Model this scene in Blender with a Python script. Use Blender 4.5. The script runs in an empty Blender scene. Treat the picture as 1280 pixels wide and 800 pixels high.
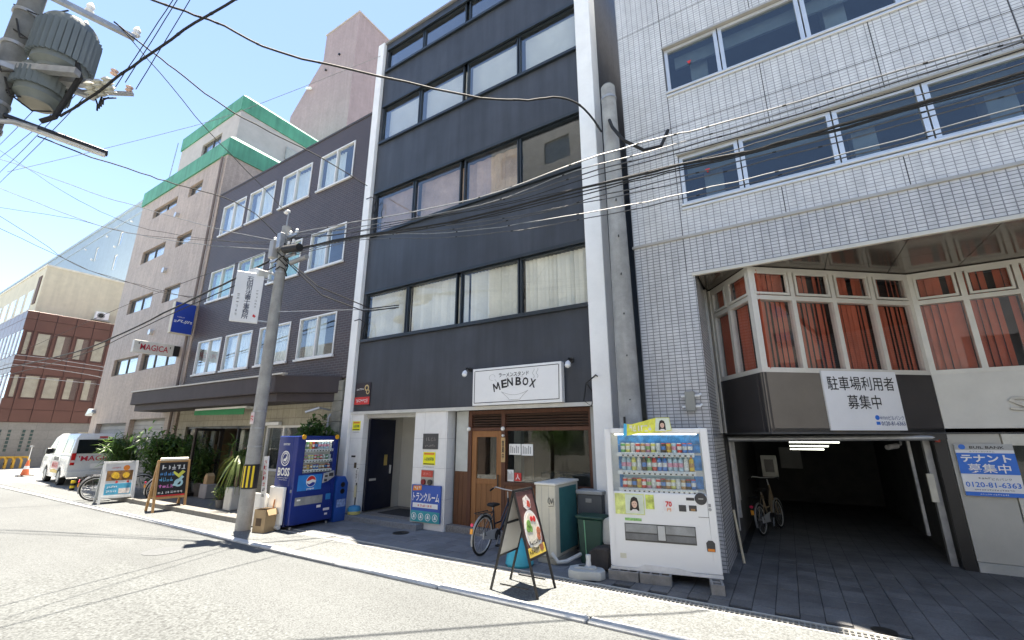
import bpy, bmesh, math, random
from mathutils import Vector, Matrix

R = math.radians
random.seed(7)
S = bpy.context.scene
COL = S.collection

# ------------------------------------------------------------------ camera
cam_d = bpy.data.cameras.new('camera')
cam = bpy.data.objects.new('camera', cam_d)
COL.objects.link(cam)
cam.location = (0, 0, 1.85)
cam.rotation_euler = (R(104.98), 0, R(31.5))
cam_d.sensor_fit = 'HORIZONTAL'
cam_d.sensor_width = 36
cam_d.lens = 15.244
cam_d.clip_start = 0.05
cam_d.clip_end = 600
S.camera = cam

# ------------------------------------------------------------------ sky, sun, exposure
SUN_DIR = Vector((-0.193, 0.108, 1.0)).normalized()      # towards the sun
wd = bpy.data.worlds.new('World')
S.world = wd
wd.use_nodes = True
nt = wd.node_tree
for n in list(nt.nodes):
    nt.nodes.remove(n)
sky = nt.nodes.new('ShaderNodeTexSky')
sky.sky_type = 'NISHITA'
sky.sun_disc = False
sky.sun_elevation = math.asin(SUN_DIR.z)
sky.sun_rotation = math.atan2(SUN_DIR.x, SUN_DIR.y)
sky.altitude = 0
sky.air_density = 0.65
sky.dust_density = 0.05
sky.ozone_density = 1.0
bg = nt.nodes.new('ShaderNodeBackground')
bg.inputs['Strength'].default_value = 0.097
wo = nt.nodes.new('ShaderNodeOutputWorld')
nt.links.new(sky.outputs[0], bg.inputs[0])
nt.links.new(bg.outputs[0], wo.inputs[0])

sun_d = bpy.data.lights.new('sun', 'SUN')
sun_d.energy = 4.2
sun_d.angle = R(0.5)
sun_d.color = (1.0, 0.965, 0.92)
sun = bpy.data.objects.new('sun', sun_d)
COL.objects.link(sun)
sun.rotation_euler = SUN_DIR.to_track_quat('Z', 'Y').to_euler()

S.view_settings.view_transform = 'Standard'
S.view_settings.look = 'None'
S.view_settings.gamma = 1.0
S.view_settings.use_curve_mapping = False
S.view_settings.exposure = 2.35
S.view_settings.use_white_balance = True       # camera balanced for open shade, as the phone did
S.view_settings.white_balance_temperature = 7350
S.view_settings.white_balance_tint = 10

# ------------------------------------------------------------------ materials
MATS = {}


def nd(t, kind, **kw):
    n = t.nodes.new(kind)
    for k, v in kw.items():
        setattr(n, k, v)
    return n


def lk(t, a, b):
    t.links.new(a, b)


def base_mat(name):
    m = bpy.data.materials.new(name)
    m.use_nodes = True
    t = m.node_tree
    b = t.nodes['Principled BSDF']
    return m, t, b


def mulc(c, f):
    return tuple(min(1, max(0, x * f)) for x in c[:3]) + (1,)


def noise(t, vec, scale, detail=4, rough=.55):
    n = nd(t, 'ShaderNodeTexNoise')
    n.inputs['Scale'].default_value = scale
    n.inputs['Detail'].default_value = detail
    n.inputs['Roughness'].default_value = rough
    lk(t, vec, n.inputs['Vector'])
    return n.outputs['Fac']


def ramp(t, fac, stops):
    r = nd(t, 'ShaderNodeValToRGB')
    el = r.color_ramp.elements
    while len(el) < len(stops):
        el.new(.5)
    for e, (p, c) in zip(el, stops):
        e.position = p
        e.color = c if len(c) == 4 else tuple(c) + (1,)
    lk(t, fac, r.inputs['Fac'])
    return r.outputs['Color']


def mixc(t, fac, a, b, mode='MIX'):
    n = nd(t, 'ShaderNodeMix', data_type='RGBA', blend_type=mode)
    for sock, v in ((n.inputs[0], fac), (n.inputs[6], a), (n.inputs[7], b)):
        if hasattr(v, 'is_linked'):
            lk(t, v, sock)
        else:
            sock.default_value = v
    return n.outputs[2]


def bump(t, b, h, dist, strength=.6):
    n = nd(t, 'ShaderNodeBump')
    n.inputs['Strength'].default_value = strength
    n.inputs['Distance'].default_value = dist
    lk(t, h, n.inputs['Height'])
    lk(t, n.outputs['Normal'], b.inputs['Normal'])


def streak_vec(t, pos, sx=3, sz=.22):
    mp = nd(t, 'ShaderNodeMapping')
    mp.inputs['Scale'].default_value = (sx, sx, sz)
    lk(t, pos, mp.inputs['Vector'])
    return mp.outputs['Vector']


def M(name, col=(.5, .5, .5), rough=.6, metal=0.0, var=.12, vs=3.0, bmp=0.0, bs=60.0, streak=0.0, coat=0.0, spec=None):
    """plain painted / cast surface: colour with two scales of noise, optional rain streaks and fine relief"""
    if name in MATS:
        return MATS[name]
    m, t, b = base_mat(name)
    pos = nd(t, 'ShaderNodeNewGeometry').outputs['Position']
    c = tuple(col) + (1,)
    if var > 0:
        f1 = noise(t, pos, vs, 5)
        f2 = noise(t, pos, vs * 11, 3)
        a = ramp(t, f1, [(.3, mulc(c, 1 - var)), (.7, mulc(c, 1 + var))])
        g = ramp(t, f2, [(.3, (1 - var * .5,) * 3), (.7, (1, 1, 1))])
        o = mixc(t, 1.0, a, g, 'MULTIPLY')
        if streak:
            f3 = noise(t, streak_vec(t, pos), 1.6, 5)
            s_ = ramp(t, f3, [(.38, (1 - streak,) * 3), (.62, (1, 1, 1))])
            o = mixc(t, 1.0, o, s_, 'MULTIPLY')
        lk(t, o, b.inputs['Base Color'])
        rr = nd(t, 'ShaderNodeMapRange')
        rr.inputs['To Min'].default_value = max(.03, rough - .08)
        rr.inputs['To Max'].default_value = min(1, rough + .1)
        lk(t, f2, rr.inputs['Value'])
        lk(t, rr.outputs[0], b.inputs['Roughness'])
    else:
        b.inputs['Base Color'].default_value = c
        b.inputs['Roughness'].default_value = rough
    b.inputs['Metallic'].default_value = metal
    if coat:
        b.inputs['Coat Weight'].default_value = coat
        b.inputs['Coat Roughness'].default_value = .08
    if spec is not None:
        b.inputs['Specular IOR Level'].default_value = spec
    if bmp:
        bump(t, b, noise(t, pos, bs, 4), bmp)
    MATS[name] = m
    return m


def brick_mat(name, c1, c2, mortar, w, h, ms, offset=.5, rough=.5, horiz=False, bmp=.004, var=.1, streak=0.0):
    m, t, b = base_mat(name)
    pos = nd(t, 'ShaderNodeNewGeometry').outputs['Position']
    sp = nd(t, 'ShaderNodeSeparateXYZ')
    lk(t, pos, sp.inputs[0])
    cb = nd(t, 'ShaderNodeCombineXYZ')
    if horiz:
        lk(t, sp.outputs[0], cb.inputs[0]); lk(t, sp.outputs[1], cb.inputs[1])
    else:
        ad = nd(t, 'ShaderNodeMath', operation='ADD')
        lk(t, sp.outputs[0], ad.inputs[0]); lk(t, sp.outputs[1], ad.inputs[1])
        lk(t, ad.outputs[0], cb.inputs[0]); lk(t, sp.outputs[2], cb.inputs[1])
    br = nd(t, 'ShaderNodeTexBrick')
    br.offset = offset
    br.inputs['Scale'].default_value = 1
    br.inputs['Brick Width'].default_value = w
    br.inputs['Row Height'].default_value = h
    br.inputs['Mortar Size'].default_value = ms
    br.inputs['Mortar Smooth'].default_value = .1
    br.inputs['Color1'].default_value = tuple(c1) + (1,)
    br.inputs['Color2'].default_value = tuple(c2) + (1,)
    br.inputs['Mortar'].default_value = tuple(mortar) + (1,)
    lk(t, cb.outputs[0], br.inputs['Vector'])
    f = noise(t, pos, 1.2, 6)
    g = ramp(t, f, [(.3, (1 - var,) * 3), (.7, (1, 1, 1))])
    o = mixc(t, 1.0, br.outputs['Color'], g, 'MULTIPLY')
    wn = ramp(t, noise(t, pos, 9, 2), [(.35, (1 - var * .8,) * 3), (.6, (1, 1, 1))])
    o = mixc(t, 1.0, o, wn, 'MULTIPLY')
    if streak:
        f3 = noise(t, streak_vec(t, pos, 5, .35), 1.4, 5)
        o = mixc(t, 1.0, o, ramp(t, f3, [(.4, (1 - streak,) * 3), (.62, (1, 1, 1))]), 'MULTIPLY')
    lk(t, o, b.inputs['Base Color'])
    b.inputs['Roughness'].default_value = rough
    inv = nd(t, 'ShaderNodeMath', operation='SUBTRACT')
    inv.inputs[0].default_value = 1
    lk(t, br.outputs['Fac'], inv.inputs[1])
    bump(t, b, inv.outputs[0], bmp, .7)
    MATS[name] = m
    return m


def glass_mat(name, tint=(.93, .95, .95), rough=.0, refl=1.0, ior=1.5, through=True):
    if name in MATS:
        return MATS[name]
    m = bpy.data.materials.new(name)
    m.use_nodes = True
    t = m.node_tree
    for n in list(t.nodes):
        t.nodes.remove(n)
    out = nd(t, 'ShaderNodeOutputMaterial')
    tr = nd(t, 'ShaderNodeBsdfTransparent')
    tr.inputs[0].default_value = tuple(tint) + (1,)
    gl = nd(t, 'ShaderNodeBsdfGlossy')
    gl.inputs['Roughness'].default_value = rough
    gl.inputs['Color'].default_value = (.95, .97, 1, 1)
    fr = nd(t, 'ShaderNodeFresnel')
    bf = nd(t, 'ShaderNodeNewGeometry').outputs['Backfacing']
    io = nd(t, 'ShaderNodeMapRange')
    io.inputs['To Min'].default_value = ior
    io.inputs['To Max'].default_value = 1 / ior
    lk(t, bf, io.inputs['Value'])
    lk(t, io.outputs[0], fr.inputs['IOR'])
    pos = nd(t, 'ShaderNodeNewGeometry').outputs['Position']
    bp = nd(t, 'ShaderNodeBump')
    bp.inputs['Strength'].default_value = .12
    bp.inputs['Distance'].default_value = .006
    lk(t, noise(t, pos, 1.7, 2), bp.inputs['Height'])
    lk(t, bp.outputs[0], gl.inputs['Normal'])
    mu = nd(t, 'ShaderNodeMath', operation='MULTIPLY', use_clamp=True)
    mu.inputs[1].default_value = refl
    lk(t, fr.outputs[0], mu.inputs[0])
    mx = nd(t, 'ShaderNodeMixShader')
    lk(t, mu.outputs[0], mx.inputs[0])
    lk(t, tr.outputs[0], mx.inputs[1])
    lk(t, gl.outputs[0], mx.inputs[2])
    lk(t, mx.outputs[0], out.inputs[0])
    MATS[name] = m
    return m


def wood_mat(name, c1, c2, scale=1.0, rough=.55, axis='z'):
    m, t, b = base_mat(name)
    oi = nd(t, 'ShaderNodeObjectInfo')
    pos = nd(t, 'ShaderNodeNewGeometry').outputs['Position']
    ad = nd(t, 'ShaderNodeVectorMath', operation='ADD')
    lk(t, pos, ad.inputs[0])
    sc = nd(t, 'ShaderNodeVectorMath', operation='SCALE')
    sc.inputs[0].default_value = (7.3, 3.1, 5.7)
    lk(t, oi.outputs['Random'], sc.inputs['Scale'])
    lk(t, sc.outputs[0], ad.inputs[1])
    mp = nd(t, 'ShaderNodeMapping')
    mp.inputs['Scale'].default_value = (22 * scale, 22 * scale, 1.6 * scale) if axis == 'z' else (1.6 * scale, 22 * scale, 22 * scale)
    lk(t, ad.outputs[0], mp.inputs['Vector'])
    f = noise(t, mp.outputs[0], 1.3, 6, .6)
    c = ramp(t, f, [(.25, c1), (.75, c2)])
    hv = nd(t, 'ShaderNodeMapRange')
    hv.inputs['To Min'].default_value = .72
    hv.inputs['To Max'].default_value = 1.1
    lk(t, oi.outputs['Random'], hv.inputs['Value'])
    vm = nd(t, 'ShaderNodeVectorMath', operation='SCALE')
    lk(t, c, vm.inputs[0])
    lk(t, hv.outputs[0], vm.inputs['Scale'])
    lk(t, vm.outputs[0], b.inputs['Base Color'])
    b.inputs['Roughness'].default_value = rough
    bump(t, b, f, .002)
    MATS[name] = m
    return m


def piece_mat(name, c, spread=.2, rough=.8, bs=90, bmp=.0015, stain=.25):
    """paving pieces: each object gets its own tone"""
    m, t, b = base_mat(name)
    oi = nd(t, 'ShaderNodeObjectInfo')
    pos = nd(t, 'ShaderNodeNewGeometry').outputs['Position']
    mr = nd(t, 'ShaderNodeMapRange')
    mr.inputs['To Min'].default_value = 1 - spread
    mr.inputs['To Max'].default_value = 1 + spread
    lk(t, oi.outputs['Random'], mr.inputs['Value'])
    f = noise(t, pos, bs, 4)
    a = ramp(t, f, [(.3, mulc(c, .8)), (.7, mulc(c, 1.2))])
    st = ramp(t, noise(t, pos, 2.2, 6), [(.35, (1 - stain,) * 3), (.6, (1, 1, 1))])
    o = mixc(t, 1.0, a, st, 'MULTIPLY')
    vm = nd(t, 'ShaderNodeVectorMath', operation='SCALE')
    lk(t, o, vm.inputs[0])
    lk(t, mr.outputs[0], vm.inputs['Scale'])
    lk(t, vm.outputs[0], b.inputs['Base Color'])
    b.inputs['Roughness'].default_value = rough
    bump(t, b, f, bmp)
    MATS[name] = m
    return m


def road_mat(name, c, agg=260, patch=.16):
    m, t, b = base_mat(name)
    pos = nd(t, 'ShaderNodeNewGeometry').outputs['Position']
    v = nd(t, 'ShaderNodeTexVoronoi')
    v.inputs['Scale'].default_value = agg * .26
    lk(t, pos, v.inputs['Vector'])
    f1 = noise(t, pos, agg * .22, 6, .75)
    a = ramp(t, f1, [(.34, mulc(c, .5)), (.5, mulc(c, 1.0)), (.66, mulc(c, 1.5))])
    sp = nd(t, 'ShaderNodeSeparateColor')
    lk(t, v.outputs['Color'], sp.inputs[0])
    st = ramp(t, sp.outputs[0], [(.08, (.5,) * 3), (.4, (.95,) * 3), (.95, (1.0, 1.0, 1.0))])
    o = mixc(t, .8, a, st, 'MULTIPLY')
    big = ramp(t, noise(t, pos, .45, 6, .6), [(.32, (1 - patch,) * 3), (.62, (1, 1, 1))])
    o = mixc(t, 1.0, o, big, 'MULTIPLY')
    # tyre-polished bands along the street
    mp = nd(t, 'ShaderNodeMapping')
    mp.inputs['Scale'].default_value = (.06, .9, 1)
    lk(t, pos, mp.inputs['Vector'])
    tb = ramp(t, noise(t, mp.outputs[0], 1.5, 4), [(.35, (.88, .88, .88)), (.65, (1, 1, 1))])
    o = mixc(t, 1.0, o, tb, 'MULTIPLY')
    # hairline cracks
    vc = nd(t, 'ShaderNodeTexVoronoi', feature='DISTANCE_TO_EDGE')
    vc.inputs['Scale'].default_value = .55
    dv = nd(t, 'ShaderNodeVectorMath', operation='ADD')
    nn = nd(t, 'ShaderNodeTexNoise')
    nn.inputs['Scale'].default_value = 1.3
    lk(t, pos, nn.inputs['Vector'])
    lk(t, pos, dv.inputs[0]); lk(t, nn.outputs['Color'], dv.inputs[1])
    lk(t, dv.outputs[0], vc.inputs['Vector'])
    ck = ramp(t, vc.outputs['Distance'], [(0, (.82,) * 3), (.004, (1, 1, 1))])
    o = mixc(t, 1.0, o, ck, 'MULTIPLY')
    lk(t, o, b.inputs['Base Color'])
    b.inputs['Roughness'].default_value = .85
    bump(t, b, f1, .004, .8)
    MATS[name] = m
    return m


def leaf_mat(name, c, back):
    m, t, b = base_mat(name)
    pos = nd(t, 'ShaderNodeNewGeometry').outputs['Position']
    f = noise(t, pos, 7, 4)
    f2 = noise(t, pos, 38, 2)
    col = ramp(t, f, [(.28, mulc(c, .55)), (.5, mulc(c, 1.0)), (.74, mulc(c, 1.6))])
    col = mixc(t, 1.0, col, ramp(t, f2, [(.3, (.75, .8, .7)), (.7, (1, 1, 1))]), 'MULTIPLY')
    lk(t, col, b.inputs['Base Color'])
    b.inputs['Roughness'].default_value = .42
    tr = nd(t, 'ShaderNodeBsdfTranslucent')
    tr.inputs['Color'].default_value = tuple(back) + (1,)
    mx = nd(t, 'ShaderNodeMixShader')
    mx.inputs[0].default_value = .35
    lk(t, b.outputs[0], mx.inputs[1])
    lk(t, tr.outputs[0], mx.inputs[2])
    lk(t, mx.outputs[0], t.nodes['Material Output'].inputs[0])
    MATS[name] = m
    return m


def emit_mat(name, col, st):
    m, t, b = base_mat(name)
    b.inputs['Emission Color'].default_value = tuple(col) + (1,)
    b.inputs['Emission Strength'].default_value = st
    b.inputs['Base Color'].default_value = (.9, .9, .9, 1)
    MATS[name] = m
    return m


# ------------------------------------------------------------------ mesh helpers
WORLD = set()


def FT(ox=0, oy=0, a=0, oz=0):
    """wall frame: u runs along the wall, d goes into it, z up"""
    return Matrix.Translation((ox, oy, oz)) @ Matrix.Rotation(R(a), 4, 'Z')


def top_of(o):
    while o.parent:
        o = o.parent
    return o


def link(o, parent):
    COL.objects.link(o)
    if parent is not None:
        o.parent = parent
        if parent.name in WORLD:
            o.matrix_parent_inverse = Matrix.Translation(-parent.location)
    return o


class MB:
    def __init__(s, T=None):
        s.bm = bmesh.new()
        s.T = T

    def v(s, p):
        p = Vector(p)
        return s.bm.verts.new(s.T @ p if s.T else p)

    def face(s, pts):
        try:
            return s.bm.faces.new([s.v(p) for p in pts])
        except ValueError:
            return None

    def box(s, x0, x1, y0, y1, z0, z1, m=None):
        c = [(x, y, z) for x in (x0, x1) for y in (y0, y1) for z in (z0, z1)]
        if m is not None:
            c = [m @ Vector(p) for p in c]
        vs = [s.v(p) for p in c]
        for f in ((0, 1, 3, 2), (4, 6, 7, 5), (0, 4, 5, 1), (2, 3, 7, 6), (0, 2, 6, 4), (1, 5, 7, 3)):
            s.bm.faces.new([vs[i] for i in f])
        return s

    def bar(s, a, b, w, h=None):
        """rectangular bar between two points"""
        a, b = Vector(a), Vector(b)
        h = h or w
        d = (b - a)
        L = d.length
        q = d.to_track_quat('X', 'Z').to_matrix().to_4x4()
        s.box(0, L, -w / 2, w / 2, -h / 2, h / 2, Matrix.Translation(a) @ q)
        return s

    def prism(s, pts, y0, y1, axis='y'):
        """2-D outline (a, z) extruded along an axis"""
        def P3(a, b, c):
            return (a, c, b) if axis == 'y' else ((c, a, b) if axis == 'x' else (a, b, c))
        A = [s.v(P3(p[0], p[1], y0)) for p in pts]
        B = [s.v(P3(p[0], p[1], y1)) for p in pts]
        s.bm.faces.new(A)
        s.bm.faces.new(B[::-1])
        n = len(pts)
        for i in range(n):
            j = (i + 1) % n
            s.bm.faces.new((A[i], A[j], B[j], B[i]))
        return s

    def tube(s, pts, r, n=8, closed=False, caps=True):
        pts = [Vector(p) for p in pts]
        k = len(pts)
        rs = r if isinstance(r, (list, tuple)) else [r] * k
        rings = []
        up = None
        for i, p in enumerate(pts):
            if closed:
                d = (pts[(i + 1) % k] - pts[i - 1])
            else:
                d = (pts[min(i + 1, k - 1)] - pts[max(i - 1, 0)])
            d.normalize()
            if up is None:
                up = Vector((0, 0, 1)) if abs(d.z) < .9 else Vector((1, 0, 0))
            x = up.cross(d)
            if x.length < 1e-4:
                x = Vector((1, 0, 0)).cross(d)
            x.normalize()
            y = d.cross(x)
            up = y
            rings.append([s.v(p + (x * math.cos(2 * math.pi * j / n) + y * math.sin(2 * math.pi * j / n)) * rs[i]) for j in range(n)])
        m = k if closed else k - 1
        for i in range(m):
            a, b = rings[i], rings[(i + 1) % k]
            for j in range(n):
                s.bm.faces.new((a[j], a[(j + 1) % n], b[(j + 1) % n], b[j]))
        if caps and not closed:
            s.bm.faces.new(rings[0][::-1])
            s.bm.faces.new(rings[-1])
        return s

    def lathe(s, prof, c=(0, 0, 0), n=16, m=None):
        c = Vector(c)
        rings = []
        for r, z in prof:
            ring = []
            for j in range(n):
                a = 2 * math.pi * j / n
                p = Vector((r * math.cos(a), r * math.sin(a), z))
                if m is not None:
                    p = m @ p
                ring.append(s.v(p + c))
            rings.append(ring)
        for a, b in zip(rings, rings[1:]):
            for j in range(n):
                s.bm.faces.new((a[j], a[(j + 1) % n], b[(j + 1) % n], b[j]))
        s.bm.faces.new(rings[0][::-1])
        s.bm.faces.new(rings[-1])
        return s

    def disc(s, u, z, r, d0, d1, n=24, r2=None):
        """coin standing in the wall frame, or a ring when r2 is given"""
        def c(rr, d):
            return [s.v((u + rr * math.cos(2 * math.pi * j / n), d, z + rr * math.sin(2 * math.pi * j / n))) for j in range(n)]
        a, b = c(r, d0), c(r, d1)
        for j in range(n):
            s.bm.faces.new((a[j], a[(j + 1) % n], b[(j + 1) % n], b[j]))
        if r2 is None:
            s.bm.faces.new(a); s.bm.faces.new(b[::-1])
        else:
            e, f = c(r2, d0), c(r2, d1)
            for j in range(n):
                k = (j + 1) % n
                s.bm.faces.new((e[k], e[j], f[j], f[k]))
                s.bm.faces.new((a[k], a[j], e[j], e[k]))
                s.bm.faces.new((b[j], b[k], f[k], f[j]))
        return s

    def wall(s, u0, u1, z0, z1, holes, t=.15, d=0.0):
        us = sorted({u0, u1, *[h[0] for h in holes], *[h[1] for h in holes]})
        zs = sorted({z0, z1, *[h[2] for h in holes], *[h[3] for h in holes]})
        us = [u for u in us if u0 <= u <= u1]
        zs = [z for z in zs if z0 <= z <= z1]
        for a, b in zip(us, us[1:]):
            for c, e in zip(zs, zs[1:]):
                mu, mz = (a + b) / 2, (c + e) / 2
                if any(h[0] < mu < h[1] and h[2] < mz < h[3] for h in holes):
                    continue
                s.face([(a, d, c), (b, d, c), (b, d, e), (a, d, e)])
        for h in holes:
            a, b, c, e = max(h[0], u0), min(h[1], u1), max(h[2], z0), min(h[3], z1)
            s.face([(a, d, c), (a, d + t, c), (a, d + t, e), (a, d, e)])
            s.face([(b, d, c), (b, d, e), (b, d + t, e), (b, d + t, c)])
            s.face([(a, d, e), (a, d + t, e), (b, d + t, e), (b, d, e)])
            if c > z0 + 1e-4:
                s.face([(a, d, c), (b, d, c), (b, d + t, c), (a, d + t, c)])
        return s

    def mesh(s, name, mat, bevel=0, smooth=False, seg=1):
        bm = s.bm
        bmesh.ops.remove_doubles(bm, verts=bm.verts, dist=1e-5)
        bmesh.ops.recalc_face_normals(bm, faces=bm.faces)
        if bevel:
            es = [e for e in bm.edges if len(e.link_faces) == 2 and e.calc_face_angle(0) > .5]
            bmesh.ops.bevel(bm, geom=es, offset=bevel, segments=seg, affect='EDGES', clamp_overlap=True, profile=.7)
        if smooth:
            for f in bm.faces:
                f.smooth = True
            for e in bm.edges:
                if len(e.link_faces) == 2 and e.calc_face_angle(0) > .65:
                    e.smooth = False
        me = bpy.data.meshes.new(name)
        bm.to_mesh(me)
        bm.free()
        if mat:
            me.materials.append(mat)
        return me

    def build(s, name, mat, parent=None, bevel=0, smooth=False, seg=1):
        o = bpy.data.objects.new(name, s.mesh(name, mat, bevel, smooth, seg))
        return link(o, parent)


def inst(name, me, parent, loc=(0, 0, 0), rot=(0, 0, 0), scale=None):
    o = bpy.data.objects.new(name, me)
    link(o, parent)
    o.location = loc
    o.rotation_euler = rot
    if scale:
        o.scale = scale
    return o


def tag(o, label, cat, group=None):
    o['label'] = label
    o['category'] = cat
    if group:
        o['group'] = group
    return o


def struct(o):
    o['kind'] = 'structure'
    return o


def thing(name, label, cat, loc=(0, 0, 0), rz=0, group=None, world=False):
    o = bpy.data.objects.new(name, None)
    COL.objects.link(o)
    o.empty_display_size = .2
    o.location = loc
    o.rotation_euler = (0, 0, R(rz))
    if world:
        WORLD.add(o.name)
    return tag(o, label, cat, group)


def text(parent, body, cu, cz, w, h, mat, T=None, d=-.003, bold=0.0, name='lettering', space=None, shear=0.0):
    c = bpy.data.curves.new('t', 'FONT')
    c.body = body
    c.align_x = 'CENTER'
    c.offset = bold
    c.shear = shear
    c.resolution_u = 2
    if space:
        c.space_line = space
    o = bpy.data.objects.new('t', c)
    COL.objects.link(o)
    bpy.context.view_layer.update()
    me = bpy.data.meshes.new_from_object(o.evaluated_get(bpy.context.evaluated_depsgraph_get()))
    bpy.data.objects.remove(o)
    bpy.data.curves.remove(c)
    xs = [v.co.x for v in me.vertices]
    ys = [v.co.y for v in me.vertices]
    x0, x1, y0, y1 = min(xs), max(xs), min(ys), max(ys)
    sx = w / (x1 - x0) if w else None
    sy = h / (y1 - y0) if h else None
    sx = sx or sy
    sy = sy or sx
    for v in me.vertices:
        p = Vector(((v.co.x - (x0 + x1) / 2) * sx + cu, d, (v.co.y - (y0 + y1) / 2) * sy + cz))
        v.co = T @ p if T else p
    me.materials.clear()
    me.materials.append(mat)
    me.name = name
    ob = bpy.data.objects.new(name, me)
    return link(ob, parent)


def plate(parent, name, u0, u1, z0, z1, mat, T=None, d=-.003, t=.003):
    return MB(T).box(u0, u1, d, d + t, z0, z1).build(name, mat, parent)


def pleats(mb, u0, u1, z0, z1, d, amp=.03, wl=.13, jitter=.35):
    n = max(4, int((u1 - u0) / wl * 4))
    ph = random.random() * 6
    prev = None
    for i in range(n + 1):
        u = u0 + (u1 - u0) * i / n
        a = ph + (u - u0) / wl * 2 * math.pi
        off = amp * math.sin(a) * (1 + jitter * math.sin(a * .37))
        cur = ((u, d + off, z0), (u, d + off * .8, z1))
        if prev:
            mb.face([prev[0], cur[0], cur[1], prev[1]])
        prev = cur


def vblinds(mb, u0, u1, z0, z1, d, w=.09, ang=25, skip=()):
    u = u0
    i = 0
    while u < u1 - .02:
        if i not in skip:
            a = R(ang + random.uniform(-14, 14))
            c, s_ = math.cos(a) * w / 2, math.sin(a) * w / 2
            mu = u + w * .45
            p = random.uniform(-.004, .004)
            mb.face([(mu - c + p, d - s_, z0), (mu + c + p, d + s_, z0), (mu + c, d + s_, z1), (mu - c, d - s_, z1)])
        u += w * .88
        i += 1


def window(root, T, u0, u1, z0, z1, fm, gm, panes=None, cur=None, curmat=None, fw=.05, d=.06, dep=.06, transom=None, sill=None, name='window', cd=.16, open_to=None):
    """frame part with its panes and curtain as sub-parts"""
    us = [u0] + list(panes or []) + [u1]
    zs = [z0] + ([transom] if transom else []) + [z1]
    f = MB(T)
    f.box(u0, u1, d, d + dep, z0, z0 + fw)
    f.box(u0, u1, d, d + dep, z1 - fw, z1)
    f.box(u0, u0 + fw, d, d + dep, z0 + fw, z1 - fw)
    f.box(u1 - fw, u1, d, d + dep, z0 + fw, z1 - fw)
    for u in us[1:-1]:
        f.box(u - fw / 2, u + fw / 2, d - .004, d + dep + .004, z0 + fw, z1 - fw)
    if transom:
        for a, b in zip(us, us[1:]):
            f.box(a + fw * .5, b - fw * .5, d - .002, d + dep + .002, transom - fw / 2, transom + fw / 2)
    w = f.build(name, fm, root)
    for a, b in zip(us, us[1:]):
        for c, e in zip(zs, zs[1:]):
            MB(T).box(a + fw * .4, b - fw * .4, d + dep * .45, d + dep * .45 + .006, c + fw * .4, e - fw * .4).build('pane', gm, w)
    if sill:
        sm, out, hh = sill
        MB(T).box(u0 - .04, u1 + .04, -out, d + .01, z0 - hh, z0 + .006).build('sill', sm, w)
    if cur:
        cb = MB(T)
        cur(cb, u0, u1, z0 + .02, z1 - .02, d + dep + cd)
        cb.build('curtain' if cur is pleats else 'blind', curmat, w)
    return w


def room(root, T, u0, u1, z0, z1, d0, d1, mat, name='interior'):
    b = MB(T)
    b.face([(u0, d1, z0), (u1, d1, z0), (u1, d1, z1), (u0, d1, z1)])
    b.face([(u0, d0, z0), (u0, d1, z0), (u0, d1, z1), (u0, d0, z1)])
    b.face([(u1, d0, z0), (u1, d0, z1), (u1, d1, z1), (u1, d1, z0)])
    b.face([(u0, d0, z0), (u1, d0, z0), (u1, d1, z0), (u0, d1, z0)])
    b.face([(u0, d0, z1), (u0, d1, z1), (u1, d1, z1), (u1, d0, z1)])
    return b.build(name, mat, root)


def scribble(parent, u0, u1, zc, h, mat, T=None, d=-.003, n=8, name='print'):
    """a line of small print too fine to read in the photograph: uneven strokes"""
    b = MB(T)
    w = (u1 - u0) / n
    for i in range(n):
        a = u0 + w * i
        for q in range(3):
            x = a + w * random.uniform(.05, .7)
            if random.random() < .5:
                b.box(x, x + w * .12, d, d + .0015, zc - h * random.uniform(.3, .5), zc + h * random.uniform(.2, .5))
            else:
                z = zc + h * random.uniform(-.45, .45)
                b.box(a + w * .08, a + w * .85, d, d + .0015, z - h * .07, z + h * .07)
    return b.build(name, mat, parent)

# ------------------------------------------------------------------ shared materials
WHITE = M('white_paint', (.84, .84, .82), .45, var=.05)
WTILE = brick_mat('white_wall_tile', (.80, .80, .78), (.77, .78, .77), (.55, .55, .55), .6, .6, .004, 0, .35, bmp=.001, var=.06)
CHAR = M('charcoal_render', (.046, .052, .064), .5, var=.2, vs=.9, bmp=.002, bs=120, streak=.26)
NAVYF = M('dark_navy_frame', (.018, .026, .034), .35, var=.1)
BLACK = M('black_metal', (.012, .012, .013), .4, var=.15)
DARK = M('dark_interior', (.055, .05, .048), .9, var=.2)
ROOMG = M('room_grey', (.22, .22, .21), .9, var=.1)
ALU = M('aluminium', (.62, .63, .63), .35, .6, var=.06)
ALUW = M('white_aluminium', (.72, .72, .70), .4, var=.06)
STEEL = M('galvanised_steel', (.38, .39, .40), .45, .6, var=.18, vs=9)
CONC = M('concrete', (.36, .355, .33), .85, var=.18, vs=2.5, bmp=.003, bs=70)
CONCP = M('pole_concrete', (.36, .36, .345), .85, var=.2, vs=4, bmp=.003, bs=55, streak=.15)
GREY = M('grey_paint', (.3, .3, .3), .5, var=.1)
BEIGEP = M('beige_paint', (.62, .58, .48), .5, var=.08)
RED = M('red_print', (.62, .03, .03), .5, var=.05)
INK = M('black_print', (.012, .012, .014), .5, var=0)
BLUEP = M('blue_print', (.015, .16, .62), .45, var=.05)
YEL = M('yellow_print', (.85, .62, .03), .5, var=.06)
RUB = M('rubber', (.014, .014, .014), .75, var=.2)
GLASS = glass_mat('window_glass', tint=(.97, .98, .98), refl=.9)
GLASSM = glass_mat('mirror_window_glass', tint=(.93, .95, .95), refl=1.9)
GLASSD = glass_mat('shop_glass', tint=(.85, .88, .88), refl=.9)
CREAMB = M('cream_blind', (.86, .82, .70), .8, var=.1, vs=1.5)
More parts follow.
